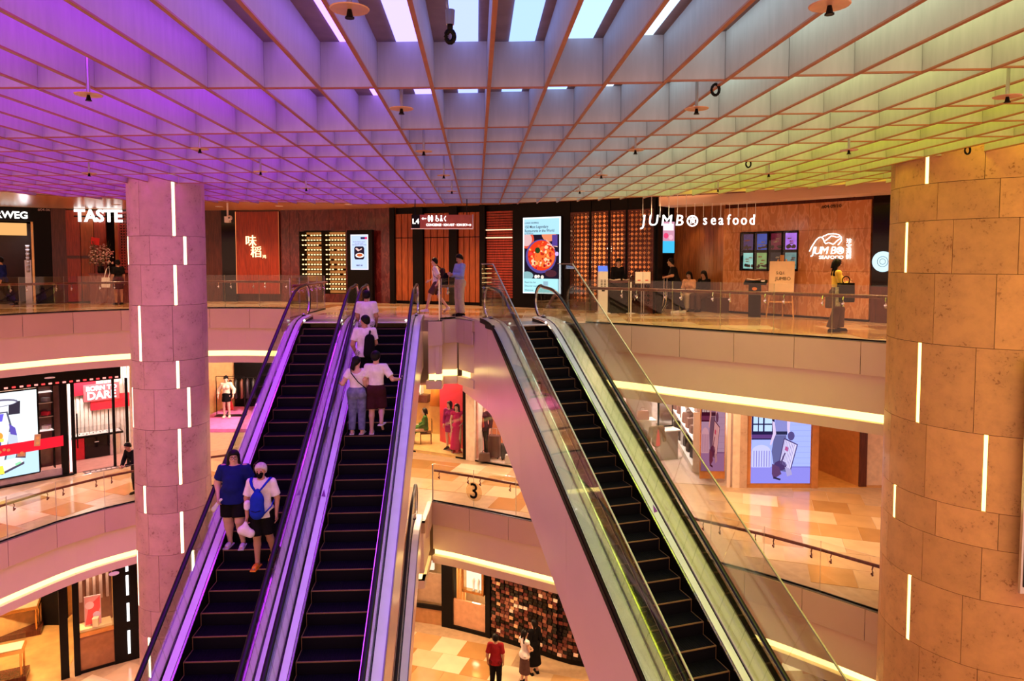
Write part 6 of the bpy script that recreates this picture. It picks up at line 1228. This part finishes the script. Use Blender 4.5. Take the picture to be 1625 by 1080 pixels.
    for S_ in 'LR':
        a_ = V['an'+S_]; d = np.array(toe.get(S_,((.10 if S_=='L' else -.10),-1,0)),float); d /= np.linalg.norm(d); tdir[S_] = d
        hl = a_+np.array((0,0,-R(.055)))-d*R(.035); tp = a_+np.array((0,0,-R(.062)))+d*R(.155); body += [(a_,hl,R(.036),R(.030)),(hl,tp,R(.030),R(.024))]
    sk = SKIN[skin]; sdf_obj('body', body, vox, sk, root)
    # clothes
    for item in outfit:
        kind, mt = item[0], item[1]; o = item[2] if len(item) > 2 else {}
        g = o.get('g',.014)*s
        if kind in ('shirt','jacket'):
            hem = o.get('hem',.88)*s+up; fr = o.get('sleeve',.30); L = torso(g, hem < .92*s+up); L += arm('L',g+.006*s,fr)+arm('R',g+.006*s,fr); wz = o.get('flare',0.0)
            if hem < .93*s+up: L += [(V['pel'],np.array((V['pel'][0],V['pel'][1],hem-.05)),B(.145)+g+wz*.6,B(.150)+g+wz,.80)]
            nk = V['nec']+np.array((0,-R(o.get('scoop_y',.02)),R(o.get('scoop_z',.035)))); nr = R(o.get('neck',.068))
            cl = [lambda X,Y,Z: hem-Z, lambda X,Y,Z: nr-np.sqrt((X-nk[0])**2+(Y-nk[1])**2+(Z-nk[2])**2), lambda X,Y,Z: Z-(V['nec'][2]+R(.02))]
            sdf_obj('shirt' if kind == 'shirt' else 'jacket', L, vox, mt, root, .02, cl)
            if o.get('collar'): 
                m = MB(); torus(m,(0,0,0),R(.066),R(.016),'Z',16); pts = [(V['nec'][0]+R(.066)*math.cos(t),V['nec'][1]-R(.005)+R(.062)*math.sin(t),V['nec'][2]+R(.012)-R(.02)*(-math.sin(t))) for t in [2*PI*q/16 for q in range(17)]]; m = MB(); m.tube(pts,R(.014),6); m.build('collar', mt, root, True)
        elif kind in ('trousers','shorts'):
            fr = o.get('len',1.0 if kind == 'trousers' else .42); wd = o.get('wide',.012)*s; top = o.get('top',1.02)*s+up
            L = [(V['pel']+np.array((0,0,R(.06))),V['pel']-np.array((0,0,R(.02))),B(.134)+g,B(.140)+g,.76)]+[t_ for t_ in torso(g)[-2:]]+leg('L',g,fr*.985 if fr > .99 else fr,wd)+leg('R',g,fr*.985 if fr > .99 else fr,wd)
            sdf_obj(kind, L, vox, mt, root, .018, [lambda X,Y,Z: Z-top])
        elif kind == 'skirt':
            z1 = o.get('to',.55)*s+up; c0 = V['pel']+np.array((0,0,R(.10))); c1 = np.array((V['pel'][0]+o.get('dx',0)*s, V['pel'][1]+o.get('dy',0)*s, z1)); top = o.get('top',1.06)*s+up
            sdf_obj('skirt', [(c0,V['pel'],B(.12)+g,B(.148)+g,.8),(V['pel'],c1,B(.148)+g,o.get('r',.2)*s,.8,'b')]+torso(g)[-2:], vox, mt, root, .02, [lambda X,Y,Z: Z-top])
        elif kind == 'shoes':
            for S_ in 'LR':
                a_ = V['an'+S_]; d = tdir[S_]; z0 = a_[2]-.085*s; hl = a_+np.array((0,0,-R(.050)))-d*R(.035); tp = a_+np.array((0,0,-R(.055)))+d*R(.165); L = [(hl,tp,R(.042),R(.036)),(a_-np.array((0,0,R(.02))),hl,R(.045),R(.042))]
                if o.get('slide'): L = [(a_+d*R(.06)-np.array((0,0,R(.05))),a_+d*R(.12)-np.array((0,0,R(.052))),R(.047),R(.044))]
                ob = sdf_obj('shoe', L, min(vox,.014), mt, root, .02, [lambda X,Y,Z: z0-Z, lambda X,Y,Z: Z-(a_[2]+R(.02))])
                m = MB(); q = a_+d*R(.06); m.box((0,0,0),(R(.095),R(.27),R(.02)),0); m.build('sole', o.get('sole',mt), ob, loc=(q[0],q[1],z0+R(.008)), rz=math.atan2(d[0],-d[1]))
    # hair
    if hair != 'none':
        L = [(hp(0,.014,.035),hp(0,.022,.0),R(.100),R(.096))]
        if hair == 'bob': L += [(hp(sx*.075,.02,.02),hp(sx*.085,.01,-.13),R(.035),R(.036)) for sx in (-1,1)]+[(hp(0,.06,0),hp(0,.055,-.12),R(.07),R(.06))]
        if hair == 'long': L += [(hp(sx*.072,.03,.02),hp(sx*.075,.05,-.26),R(.034),R(.032)) for sx in (-1,1)]+[(hp(0,.06,0),hp(0,.085,-.30),R(.07),R(.06))]
        if hair == 'pony': L += [(hp(0,.10,-.02),hp(0,.13,-.10),R(.05),R(.045)),(hp(0,.13,-.10),hp(0,.11,-.15),R(.045),R(.03))]
        if hair == 'bun': L += [(hp(0,.09,.08),hp(0,.10,.09),R(.045),R(.045))]
        Ri = Rh.T
        def face_cut(X,Y,Z):
            x, y, z = X-hc[0], Y-hc[1], Z-hc[2]; hy = (Ri[1,0]*x+Ri[1,1]*y+Ri[1,2]*z)/s; hz = (Ri[2,0]*x+Ri[2,1]*y+Ri[2,2]*z)/s; hx = (Ri[0,0]*x+Ri[0,1]*y+Ri[0,2]*z)/s
            base = ((0.035-0.9*(hy+0.05))-hz)/1.35
            if hair in ('bob','long'): return np.minimum(base, np.maximum(0.058-np.abs(hx), -hy-.075))*s
            if hair in ('pony',): return np.minimum(base, .055-hy)*s
            return base*s
        sdf_obj('hair', L, min(vox,.014), HAIRM[hcol], root, .02, [face_cut])
    if face:
        mt = M['black']; q = lambda *a: tuple(hp(*a))
        for sx in (-1,1):
            MB().ball((0,0,0),(R(.012),R(.006),R(.006)),8).build('eye', mt, root, loc=q(sx*.031,-.079,.012), rz=yaw)
            MB().box((0,0,0),(R(.034),R(.006),R(.006))).build('eyebrow', HAIRM[hcol] if hair != 'none' else mt, root, loc=q(sx*.031,-.079,.034), rz=yaw)
        MB().ball((0,0,0),(R(.022),R(.008),R(.006)),8).build('mouth', LIP, root, loc=q(0,-.079,-.058), rz=yaw)
    root['_h'] = 1; del root['_h']
    return root, V, hp
WHT = cloth('white',(0.80,0.76,0.76)); BLK = cloth('black',(0.006,0.005,0.006)); NAVY = cloth('navy',(0.008,0.014,0.12)); JEAN = cloth('jeans',(0.17,0.19,0.34),0.9,0.35,10); MAR = cloth('maroon_dark',(0.05,0.012,0.018)); BEI = cloth('beige',(0.52,0.42,0.32)); BLU = cloth('pale_blue',(0.28,0.36,0.72)); YEL = cloth('yellow',(0.80,0.50,0.10)); BRN = cloth('brown',(0.10,0.05,0.045)); GRN = cloth('green',(0.05,0.16,0.03)); MAG = cloth('magenta',(0.60,0.015,0.16)); PUR = cloth('plum',(0.30,0.01,0.16)); REDC = cloth('dark_red',(0.28,0.015,0.02)); ORG = pmat('orange_rubber',(0.90,0.25,0.02),0.5); PEA = cloth('peach',(0.85,0.45,0.25)); CRM = cloth('cream',(0.80,0.68,0.50))
def esc_pt(e, s_, k):
    """standing point on step k of an escalator, s_ metres to the right of its middle, with the heading"""
    y = -0.346*k - 0.05 + 0.17; z = max(nose(-0.346*k-0.05), -10.8); r = e.rotation_euler.z; o = e.location
    return (o.x + math.cos(r)*s_ - math.sin(r)*y, o.y + math.sin(r)*s_ + math.cos(r)*y, o.z + z + 0.006)
def soft(name, mt, pts, vox=.02, k=.03, parent=None, cut=(), **kw):
    o = sdf_obj(name, pts, vox, mt, parent, k, cut); tag(o, **kw); return o
def put(o, root): o.location = root.location; o.rotation_euler = root.rotation_euler; return o
# ---------------------------------------------------------------- riders of the escalators
HW = dict(slide=True)
rz1 = esc1.rotation_euler.z; rz2 = esc2.rotation_euler.z + PI
r, V, hp = figure('person in navy tee, black shorts and glasses riding down beside the slim column', esc_pt(esc1,-0.33,17), rz1, 1.70,
    dict(yaw=0.35,pitch=0.05,elR=(-.30,.04,1.12),wrR=(-.24,-.12,.90),elL=(.29,.05,1.12),wrL=(.27,.02,.88),shL=(.19,.01,1.385),shR=(-.19,.01,1.385),hiL=(.10,0,.90),hiR=(-.10,0,.90),knL=(.13,-.13,.50),anL=(.14,-.02,.085),knR=(-.11,-.02,.50),grip=dict(R=.6)),
    1.50, 'a', 'bob', 'k', [('shirt',NAVY,dict(hem=.80,sleeve=.36,flare=.03,neck=.075)),('shorts',BLK,dict(len=.44,wide=.02)),('shoes',cloth('lilac_sandal',(0.62,0.55,0.72)),dict(slide=True))], .0125, female=True)
for sx in (-1,1): m = MB(); torus(m,(0,0,0),.027,.0035,'Y',14); q = m.build('glasses_rim', M['black'], r, loc=tuple(hp(sx*.032,-.098,.010)), rz=0.35)
MB().box((0,0,0),(.02,.004,.005)).build('glasses_bridge', M['black'], r, loc=tuple(hp(0,-.100,.014)), rz=.35)
put(soft('tissue', cloth('tissue',(0.85,0.82,0.85)), [(V['wrR']+np.array((.02,-.03,-.06)),V['wrR']+np.array((-.06,-.05,-.18)),.028,.045,.5),(V['wrR']+np.array((.02,-.03,-.06)),V['wrR']+np.array((.07,-.05,-.01)),.02,.025,.6)], .012, .02, label='crumpled white tissue held by the person in navy tee', cat='tissue'), r)
r, V, hp = figure('elderly person in white polo and black mask riding down in orange slides', esc_pt(esc1,.24,18), rz1, 1.76,
    dict(elL=(.25,.02,1.12),wrL=(.25,-.03,.86),elR=(-.24,.00,1.13),wrR=(-.20,-.12,.86),knR=(-.07,-.05,.50),anR=(-.06,-.08,.085),knL=(.10,.03,.52),anL=(.13,.16,.16),hand=dict(L=(.05,-.1,-1),R=(-.1,-.2,-1)),grip=dict(R=.9)),
    1.10, 'b', 'short', 'g', [('shirt',WHT,dict(hem=.83,sleeve=.42,collar=True,flare=.02)),('shorts',BLK,dict(len=.47,wide=.045)),('shoes',ORG,dict(slide=True))], .0125)
mk = soft('mask', BLK, [(hp(0,-.030,-.030),hp(0,-.052,-.078),.067,.046,None),(hp(0,-.08,-.02),hp(0,-.10,-.04),.02,.022)], .010, .02, r, [lambda X,Y,Z: Y-hp(0,-.02,0)[1], lambda X,Y,Z: Z-hp(0,0,-.004)[2]])
bp = empty('backpack', r.location, rz1, label='deep blue backpack worn on the chest over the white polo', cat='backpack'); BB = cloth('royal_blue',(0.010,0.030,0.40)); Z_ = lambda x,y,z: np.array((x,y,z))*1.035
soft('body', BB, [(Z_(0,-.235,.97),Z_(0,-.225,1.18),.125,.105,.62),(Z_(0,-.225,1.18),Z_(0,-.20,1.30),.105,.05,.6),(Z_(0,-.27,.96),Z_(0,-.26,1.08),.09,.08,.6)], .016, .04, bp)
for sx in (-1,1): m = MB(); m.tube([Z_(0.02*sx,-.215,1.29),Z_(.09*sx,-.185,1.375),Z_(.135*sx,-.10,1.435),Z_(.155*sx,.00,1.462),Z_(.15*sx,.08,1.42)],.026,8,0,0.45); m.build('strap', BB, bp, True); m = MB(); m.tube([Z_(.10*sx,-.22,.93),Z_(.19*sx,-.10,1.02),Z_(.21*sx,.02,1.12)],.012,6); m.build('cord', BB, bp, True)
m = MB(); m.tube([Z_(-.08,-.318,1.02),Z_(0,-.325,1.0),Z_(.08,-.318,1.02)],.006,5); m.build('zip', M['black'], bp)
put(soft('carrier_bag', cloth('carrier_white',(0.80,0.74,0.80),.5), [(V['wrR']+np.array((-.01,-.05,-.09)),V['wrR']+np.array((-.02,-.06,-.18)),.03,.085,.7),(V['wrR']+np.array((-.08,-.06,-.22)),V['wrR']+np.array((.07,-.06,-.27)),.07,.075,.7)], .014, .04, label='white plastic bag hanging from the hand of the elderly person', cat='bag'), r)
put(soft('parcel', cloth('carrier_white',(0.80,0.74,0.80),.5), [(V['elR']+np.array((.05,-.12,-.06)),V['elR']+np.array((.05,-.12,-.12)),.06,.06)], .016, .03, label='round white parcel tucked by the elbow of the elderly person', cat='parcel'), r)
# riders up
r, V, hp = figure('topmost rider in white tee seen from behind on the ascending escalator', esc_pt(esc2,-.33,4), rz2, 1.72, dict(elL=(.22,-.03,1.10),elR=(-.22,-.03,1.10),wrL=(.2,-.16,.92),wrR=(-.2,-.16,.92)), 1.15, 'b', 'short', 'k', [('shirt',WHT,dict(hem=.84,sleeve=.36)),('trousers',BLK),('shoes',BLK)], .015, face=False)
r, V, hp = figure('rider in white tee with head turned aside, one black backpack slung behind', esc_pt(esc2,-.22,7), rz2, 1.80, dict(yaw=1.15,elL=(.25,.06,1.10),wrL=(.20,-.08,.88),elR=(-.22,-.02,1.12),wrR=(-.16,-.22,1.05)), 1.14, 'b', 'short', 'k', [('shirt',WHT,dict(hem=.84,sleeve=.36)),('trousers',BLK),('shoes',WHT)], .014)
bp = empty('backpack', r.location, rz2, label='black backpack slung over the shoulder of a rider in white', cat='backpack')
soft('body', BLK, [((-.12,.20,.98),(-.13,.19,1.30),.13,.11,.7),((-.13,.24,1.00),(-.13,.235,1.14),.10,.09,.6)], .02, .04, bp); m = MB(); m.tube([(-.12,.17,1.36),(-.13,.06,1.50),(-.13,-.08,1.42),(-.14,-.12,1.20),(-.16,.06,1.02)],.022,6,0,.5); m.build('strap', BLK, bp, True)
MB().box((0,0,0),(.13,.03,.10),0.2).build('pouch', cloth('pale_blue_pouch',(.45,.55,.85)), None, label='small pale blue pouch in the hand of the rider with backpack', cat='pouch', loc=tuple(Vector(esc_pt(esc2,-.22,7))+Vector((-.10,.02,.84))))
r, V, hp = figure('rider in scooped white top and blue jeans holding the left handrail', esc_pt(esc2,-.24,10), rz2, 1.62, dict(yaw=-.55,elL=(.30,.06,1.12),wrL=(.41,-.16,1.10),elR=(-.23,-.02,1.10),wrR=(-.16,-.16,.90),hand=dict(L=(.35,-.8,.1)),knL=(.10,-.02,.50),anL=(.115,.03,.085),hiL=(.10,0,.90),hiR=(-.10,0,.90)), 1.20, 'a', 'pony', 'k',
    [('shirt',WHT,dict(hem=1.0,sleeve=.26,neck=.115,scoop_y=-.05,scoop_z=.02)),('trousers',JEAN,dict(wide=.022,top=1.04)),('shoes',cloth('cream_sandal',(.75,.68,.66)),dict(slide=True))], .0125, female=True)
sb = empty('shoulder_strap_bag', r.location, rz2, label='black cross body strap bag of the rider in blue jeans', cat='bag'); m = MB(); m.tube([Vector((.12,.04,1.40)),Vector((.09,.145,1.30)),Vector((-.05,.165,1.12)),Vector((-.19,.10,.98)),Vector((-.20,.0,.93)),Vector((-.06,-.17,1.14)),Vector((.11,-.10,1.36)),Vector((.12,.04,1.40))],.011,6); m.build('strap', BLK, sb, True); soft('body', BLK, [((-.21,-.06,.92),(-.21,.04,.90),.06,.06,.8)], .016, .02, sb)
r, V, hp = figure('rider in white tee and dark shorts holding the right handrail, one heel raised', esc_pt(esc2,.16,10), rz2, 1.73, dict(yaw=-.25,elR=(-.34,.05,1.13),wrR=(-.49,-.14,1.10),hand=dict(R=(-.35,-.8,.15)),elL=(.23,.04,1.12),wrL=(.22,-.03,.88),knR=(-.10,-.04,.52),anR=(-.13,.24,.32),toe=dict(R=(-.1,-.5,-.8))), 1.08, 'a', 'short', 'k',
    [('shirt',WHT,dict(hem=.94,sleeve=.38)),('shorts',MAR,dict(len=.47,wide=.03)),('shoes',cloth('white_sandal',(.78,.7,.68)),dict(slide=True))], .0125)
# ---------------------------------------------------------------- people on the upper gallery
walk = dict(knL=(.09,-.20,.54),anL=(.09,-.30,.12),knR=(-.09,.06,.50),anR=(-.09,.34,.17),elL=(.21,.12,1.13),wrL=(.2,.04,.90),elR=(-.21,-.02,1.12),wrR=(-.18,-.22,1.0),toe=dict(R=(-.05,-.8,-.6)),lean=(0,-.05))
r, V, hp = figure('young person in white tee and dark shorts walking left across the upper gallery', (-2.3,21.45,0), -PI/2, 1.66, walk, .95, 'a', 'short', 'k', [('shirt',WHT,dict(hem=.86,sleeve=.4)),('shorts',BRN,dict(len=.42,wide=.03)),('shoes',WHT)], .016)
bp = empty('backpack', r.location, -PI/2, label='dark backpack on the back of the young walker in white tee', cat='backpack'); soft('body', cloth('dark_red_bag',(.04,.015,.02)), [((0,.20,1.0),(0,.19,1.26),.12,.11,.8)], .02, .03, bp)
for sx in (-1,1): m = MB(); m.tube([(.10*sx,.14,1.34),(.11*sx,.02,1.45),(.11*sx,-.10,1.34),(.12*sx,-.06,1.12),(.12*sx,.10,1.0)],.018,6,0,.5); m.build('strap', BLK, bp, True)
r, V, hp = figure('person in pale blue shirt and beige trousers looking down at folded arms', (-1.49,20.1,0), -1.0, 1.76, dict(pitch=.45,elL=(.22,-.05,1.13),wrL=(.03,-.26,1.16),elR=(-.22,-.05,1.13),wrR=(-.03,-.27,1.12)), 1.08, 'b', 'short', 'k', [('shirt',BLU,dict(hem=.98,sleeve=.92,collar=True)),('trousers',BEI,dict(wide=.035)),('shoes',BLK)], .016)
hb = empty('shoulder_bag', (-1.92,20.3,0), -.9, label='black bag held before the person in pale blue shirt', cat='bag'); soft('body', BLK, [((-.02,0,.95),(.02,0,1.12),.15,.12,.5)], .02, .03, hb); m = MB(); m.tube([(-.1,0,1.15),(0.1,0.1,1.26),(.24,.02,1.2)],.014,5); m.build('strap', BLK, hb, True)
r, V, hp = figure('person in yellow top with long dark hair walking right before the marble wall', (7.22,15.7,0), PI/2-.1, 1.62, dict(pitch=.15,elL=(.2,-.02,1.10),wrL=(.06,-.24,1.18),elR=(-.2,-.04,1.10),wrR=(-.05,-.27,1.15),knL=(.09,-.14,.52),anL=(.09,-.10,.10),knR=(-.09,.02,.5),anR=(-.09,.12,.085)), .95, 'b', 'long', 'k', [('shirt',YEL,dict(hem=.93,sleeve=.9)),('trousers',BRN,dict(wide=.07,top=1.05)),('shoes',BLK)], .015, female=True)
for nm, lb, c, q, w_, h_ in (('tote_bag','large black shopping tote on the arm of the person in yellow',BLK,(7.30,15.42,.68),.34,.42),('shoulder_bag','dark shoulder bag behind the person in yellow',BRN,(7.05,15.46,.55),.30,.24)):
    t = empty(nm, q, 0.1, label=lb, cat='bag'); m = MB(); m.ring([[(sx*w_*.5*k,sy*.07*k2,z) for sx,sy in ((-1,-1),(1,-1),(1,1),(-1,1))] for k,k2,z in ((.92,1,0),(1,1,.04),(1,.8,h_))]); m.build('body', c, t); m = MB(); torus(m,(0,0,h_+.06),w_*.25,.012,'Y',12); m.build('handle', c, t, True)
m = MB().box((7.12,15.40,.80),(.11,.03,.42)).build('scarf', cloth('grey_print',(.45,.42,.38),.8,.5,20), None, label='pale grey patterned cloth hanging from the bags of the person in yellow', cat='scarf')
figure('person all in black with white shoes leaning on the ribbed chrome counter', (4.98,21.35,0), -PI/2-.25, 1.66, dict(lean=(0,-.18),elL=(.2,-.12,1.16),wrL=(.14,-.38,1.10),elR=(-.2,-.06,1.12),wrR=(-.12,-.32,1.08),knR=(-.09,.06,.5),anR=(-.1,.22,.085)), 1.15, 'b', 'short', 'k', [('shirt',BLK,dict(hem=.84,sleeve=.4)),('trousers',BLK,dict(wide=.02)),('shoes',WHT)], .017)
figure('person in dark clothes behind the host podium, against the bronze fretwork', (3.27,21.70,0), .1, 1.64, dict(elL=(.2,-.03,1.1),elR=(-.2,-.03,1.1),wrL=(.12,-.16,1.02),wrR=(-.12,-.16,1.02),pitch=.3), 1.0, 'b', 'short', 'k', [('shirt',BLK,dict(hem=.84,sleeve=.9)),('trousers',BLK),('shoes',BLK)], .02, hand=False)
sit = lambda **k: dict(dict(pel=(0,.05,.52),wai=(0,.07,.68),che=(0,.05,.86),nec=(0,.045,1.02),hea=(0,.01,1.175),shL=(.155,.04,.97),shR=(-.155,.04,.97),elL=(.2,-.02,.72),elR=(-.2,-.02,.72),wrL=(.10,-.22,.66),wrR=(-.10,-.22,.66),hiL=(.09,0,.50),hiR=(-.09,0,.50),knL=(.11,-.40,.50),knR=(-.11,-.40,.50),anL=(.11,-.38,.085),anR=(-.11,-.42,.085)), **k)
def stool(label, x, y, h=.44):
    t = empty('stool', (x,y,0), 0, label=label, cat='stool'); MB().lathe([(.17,h-.06),(.18,h-.02),(.16,h)],n=18).build('seat', M['black'], t, True); MB().tube([(0,0,0.02),(0,0,h-.05)],.025,8).build('pole', M['chrome'], t); MB().lathe([(.2,0),(.2,.015),(.04,.03)],n=18).build('base', M['chrome'], t)
for x, y, lb, hr in ((3.98,22.42,'person in dark top with light collar seated behind the ribbed counter, nearer the podium','short'),(4.52,22.50,'person in dark top seated behind the ribbed counter, nearer the screen','bob')):
    figure(lb, (x,y,0), .1, 1.74, sit(), 1.0, 'a', hr, 'k', [('shirt',BLK if hr=='short' else BRN,dict(hem=.50,sleeve=.9)),('trousers',BLK,dict(top=.60)),('shoes',BLK)], .02, hand=False); stool('low black stool under the seated person '+('nearer the podium' if hr=='short' else 'nearer the screen'), x, y+.02, .42)
figure('person in pale dress and light trousers seated on the banquette holding a phone', (5.60,22.35,0), -.65, 1.62, sit(pitch=.25), 1.0, 'a', 'long', 'k', [('shirt',PEA,dict(hem=.50,sleeve=.5)),('trousers',BEI,dict(top=.60,wide=.05)),('shoes',BEI)], .018, female=True)
figure('person in dark top bending close to the neighbour on the banquette', (5.98,22.05,0), -.9, 1.66, sit(pitch=.35), 1.1, 'b', 'bob', 'k', [('shirt',BLK,dict(hem=.50,sleeve=.9)),('trousers',BRN,dict(top=.60,wide=.03)),('shoes',BLK)], .02)
figure('person in dark clothes walking out of the frame before the chocolate counter', (-17.15,23.75,0), -PI/2+.2, 1.70, walk, 1.1, 'b', 'short', 'k', [('shirt',NAVY,dict(hem=.84,sleeve=.9)),('trousers',BLK,dict(wide=.02)),('shoes',BLK)], .02)
r, V, hp = figure('person in black top and patterned skirt half hidden by the slim column', (-14.15,25.35,0), -2.3, 1.60, dict(), 1.1, 'b', 'bun', 'k', [('shirt',BLK,dict(hem=.95,sleeve=.4)),('skirt',MAR,dict(to=.60,r=.19)),('shoes',BLK)], .02, female=True)
t = empty('tote_bag', (-14.47,25.15,.62), .2, label='white tote bag on the shoulder of the person in black', cat='bag'); m = MB(); m.ring([[(sx*.14*k,sy*.05*k2,z) for sx,sy in ((-1,-1),(1,-1),(1,1),(-1,1))] for k,k2,z in ((.9,1,0),(1,1,.05),(.95,.5,.36))]); m.build('body', WHT, t); m = MB(); m.tube([(-.06,0,.34),(0.02,0.02,.66),(.10,0.02,.76),(.12,0.02,.5),(.08,0,.34)],.014,5); m.build('strap', WHT, t)
# ---------------------------------------------------------------- middle and lowest floors
figure('person in black leaning on the middle gallery handrail beside the slim column', (-11.25,20.85,Z3), -.35, 1.66, dict(lean=(0,-.30),pitch=.4,elL=(.2,-.30,1.06),wrL=(.04,-.50,.98),elR=(-.2,-.30,1.06),wrR=(-.02,-.52,.98)), 1.05, 'b', 'short', 'k', [('shirt',BLK,dict(hem=.84,sleeve=.92)),('trousers',BLK,dict(wide=.02)),('shoes',BLK)], .016)
figure('person in dark red shirt seen from behind on the lowest floor', (-.47,19.7,Z2), PI-.15, 1.68, dict(elR=(-.22,.03,1.1),wrR=(-.22,-.03,.86),elL=(.24,.05,1.1),wrL=(.24,-.02,.86)), 1.12, 'b', 'short', 'k', [('shirt',REDC,dict(hem=.82,sleeve=.4)),('trousers',BLK),('shoes',BLK)], .015)
figure('person in sleeveless white top and dark skirt on the lowest floor', (.37,20.05,Z2), 2.2, 1.62, dict(yaw=-.3,elL=(.2,-.03,1.12),wrL=(.1,-.2,1.05),elR=(-.19,-.03,1.1),wrR=(-.1,-.2,1.02)), .95, 'a', 'long', 'k', [('shirt',WHT,dict(hem=.86,sleeve=.08,flare=.04)),('skirt',BRN,dict(to=.35,r=.2)),('shoes',BLK)], .016, female=True)
figure('person in black with long hair facing the mosaic wall on the lowest floor', (.66,20.55,Z2), -2.6, 1.66, dict(yaw=.6), 1.0, 'a', 'long', 'k', [('shirt',BLK,dict(hem=.82,sleeve=.9)),('skirt',BLK,dict(to=.30,r=.24)),('shoes',BLK)], .017, female=True)
# ---------------------------------------------------------------- shop mannequins
def stand(r, z=0): MB().lathe([(.22,0),(.22,.012),(.03,.015)],n=20).build('base_plate', M['steel'], r)
FZ = Z3+.10
r, V, hp = figure('seated mannequin in a long green gown in the honey lit window', (-3.32,26.35,FZ+.02), -PI/2+.15, 1.72, sit(elL=(.19,-.02,.74),wrL=(.08,-.2,.60)), .9, 'w', 'long', 'k', [('shirt',GRN,dict(hem=.48,sleeve=.95,neck=.07))], .018, 'mannequin', female=True)
soft('gown', GRN, [((0,.02,.54),(0,-.42,.52),.15,.13),((.02,-.42,.5),(.02,-.62,.06),.15,.22),((0,-.62,.06),(0,-.85,.02),.16,.10,None)], .025, .05, r, [lambda X,Y,Z: 0.0-Z])
t = empty('chair', (-3.30,26.33,FZ), -PI/2+.15, label='slim dark chair under the green gowned mannequin', cat='chair'); MB().box((0,.04,.40),(.42,.42,.04)).build('seat', DKW, t); MB().box((0,.27,.66),(.40,.03,.45)).build('backrest', DKW, t)
for sx in (-1,1):
    for y in (-.15,.24): MB().tube([(sx*.18,y,0),(sx*.18,y,.39)],.016,6).build('leg', DKW, t)
mpose = dict(elL=(.27,.03,1.13),wrL=(.15,-.10,1.0),elR=(-.21,.03,1.11),wrR=(-.2,-.06,.88),knL=(.10,-.08,.5))
r, V, hp = figure('standing mannequin in a plum jacket dress before the red screen', (-2.28,25.45,FZ+.012), -.35, 1.76, dict(mpose,yaw=-.5), .92, 'w', 'bob', 'k', [('jacket',PUR,dict(hem=.80,sleeve=.95,flare=.03)),('skirt',PUR,dict(to=.62,r=.17)),('shoes',BLK)], .018, 'mannequin', female=True); stand(r)
r, V, hp = figure('standing mannequin in a magenta gown with hand on hip', (-1.98,25.05,FZ+.012), .15, 1.74, dict(mpose,elL=(.33,.04,1.14),wrL=(.17,-.06,1.0),yaw=-.6), .92, 'w', 'bob', 'k', [('shirt',MAG,dict(hem=.9,sleeve=.05)),('skirt',MAG,dict(to=.10,r=.19,dx=-.06)),('shoes',REDC)], .018, 'mannequin', female=True); stand(r)
r, V, hp = figure('mannequin in an open dark suit in the suitcase window', (-1.02,24.75,Z3+.092), -.1, 1.84, dict(elL=(.25,.05,1.12),elR=(-.25,.05,1.12)), 1.0, 'w', 'none', 'k', [('jacket',MAR,dict(hem=.80,sleeve=.95,g=.024)),('trousers',BLK,dict(wide=.03)),('shoes',BLK)], .018, 'mannequin'); stand(r); soft('shirt_front', cloth('rust',(.40,.06,.03)), [((0,-.13,1.05),(0,-.12,1.36),.06,.03,.6)], .016, .02, r)
r, V, hp = figure('mannequin in cream blouse, dark skirt and visor cap on pink platform', (-12.42,30.4,Z3+.165), .1, 1.80, dict(elL=(.30,.04,1.14),wrL=(.30,-.08,.92),elR=(-.30,.04,1.14),wrR=(-.30,-.08,.92)), .95, 'w', 'short', 'k', [('shirt',CRM,dict(hem=.98,sleeve=.92,g=.03)),('skirt',BLK,dict(to=.66,r=.19)),('shoes',cloth('cream_shoe',(.8,.72,.6)))], .02, 'mannequin', female=True)
soft('red_train', REDC, [((0,.12,.85),(.02,.16,.35),.14,.24,.4)], .025, .03, r, [lambda X,Y,Z: .28-Z]); soft('cap', BLK, [(hp(0,.01,.06),hp(0,.0,.05),.10,.098),(hp(0,-.08,.05),hp(0,-.15,.04),.05,.045,None)], .016, .02, r, [lambda X,Y,Z: hp(0,0,.04)[2]-Z])
r, V, hp = figure('small child mannequin in a peach dress on the pink platform', (-10.55,29.1,Z3+.155), .0, 1.02, dict(), 1.0, 'w', 'bob', 'k', [('shirt',PEA,dict(hem=.95,sleeve=.3)),('skirt',PEA,dict(to=.45,r=.26)),('shoes',WHT)], .02, 'mannequin', female=True)
garment(-2.95,27.42,Z3+2.45,1.2,(.80,.28,.03),1.15,.35,'orange dress hanging on the amber wall above the seated mannequin'); 
jb_ = empty('jacket_form', (4.72,22.75,Z3+.012), .3, label='brown jacket over a red top on a display form in the luggage shop', cat='mannequin')
J1 = cloth('khaki_jacket',(.24,.15,.09),.85,.3,12); soft('jacket', J1, [((0,0,1.05),(0,0,1.42),.17,.16,.65),((-.19,0,1.52),(.19,0,1.52),.075,.075),((.2,0,1.5),(.30,.02,1.05),.075,.06,None,'b'),((-.2,0,1.5),(-.30,.02,1.05),.075,.06,None,'b')], .02, .04, jb_); soft('red_top', cloth('coral',(.75,.05,.09)), [((0,-.09,1.02),(0,-.075,1.46),.085,.05,.6)], .02, .02, jb_)
MB().tube([(0,0,.02),(0,0,1.7)],.02,8).build('pole', M['steel'], jb_); MB().lathe([(.2,0),(.2,.015),(.03,.03)],n=18).build('base', M['steel'], jb_)
# ================================================================== writing becomes mesh
bpy.context.view_layer.update(); dg = bpy.context.evaluated_depsgraph_get()
for o in [o for o in sc.objects if o.type == 'FONT']:
    me = bpy.data.meshes.new_from_object(o.evaluated_get(dg)); n = link(bpy.data.objects.new(o.name.split('.')[0], me)); n.parent = o.parent
    n.location = o.location; n.rotation_euler = o.rotation_euler; n.scale = o.scale; bpy.data.objects.remove(o)
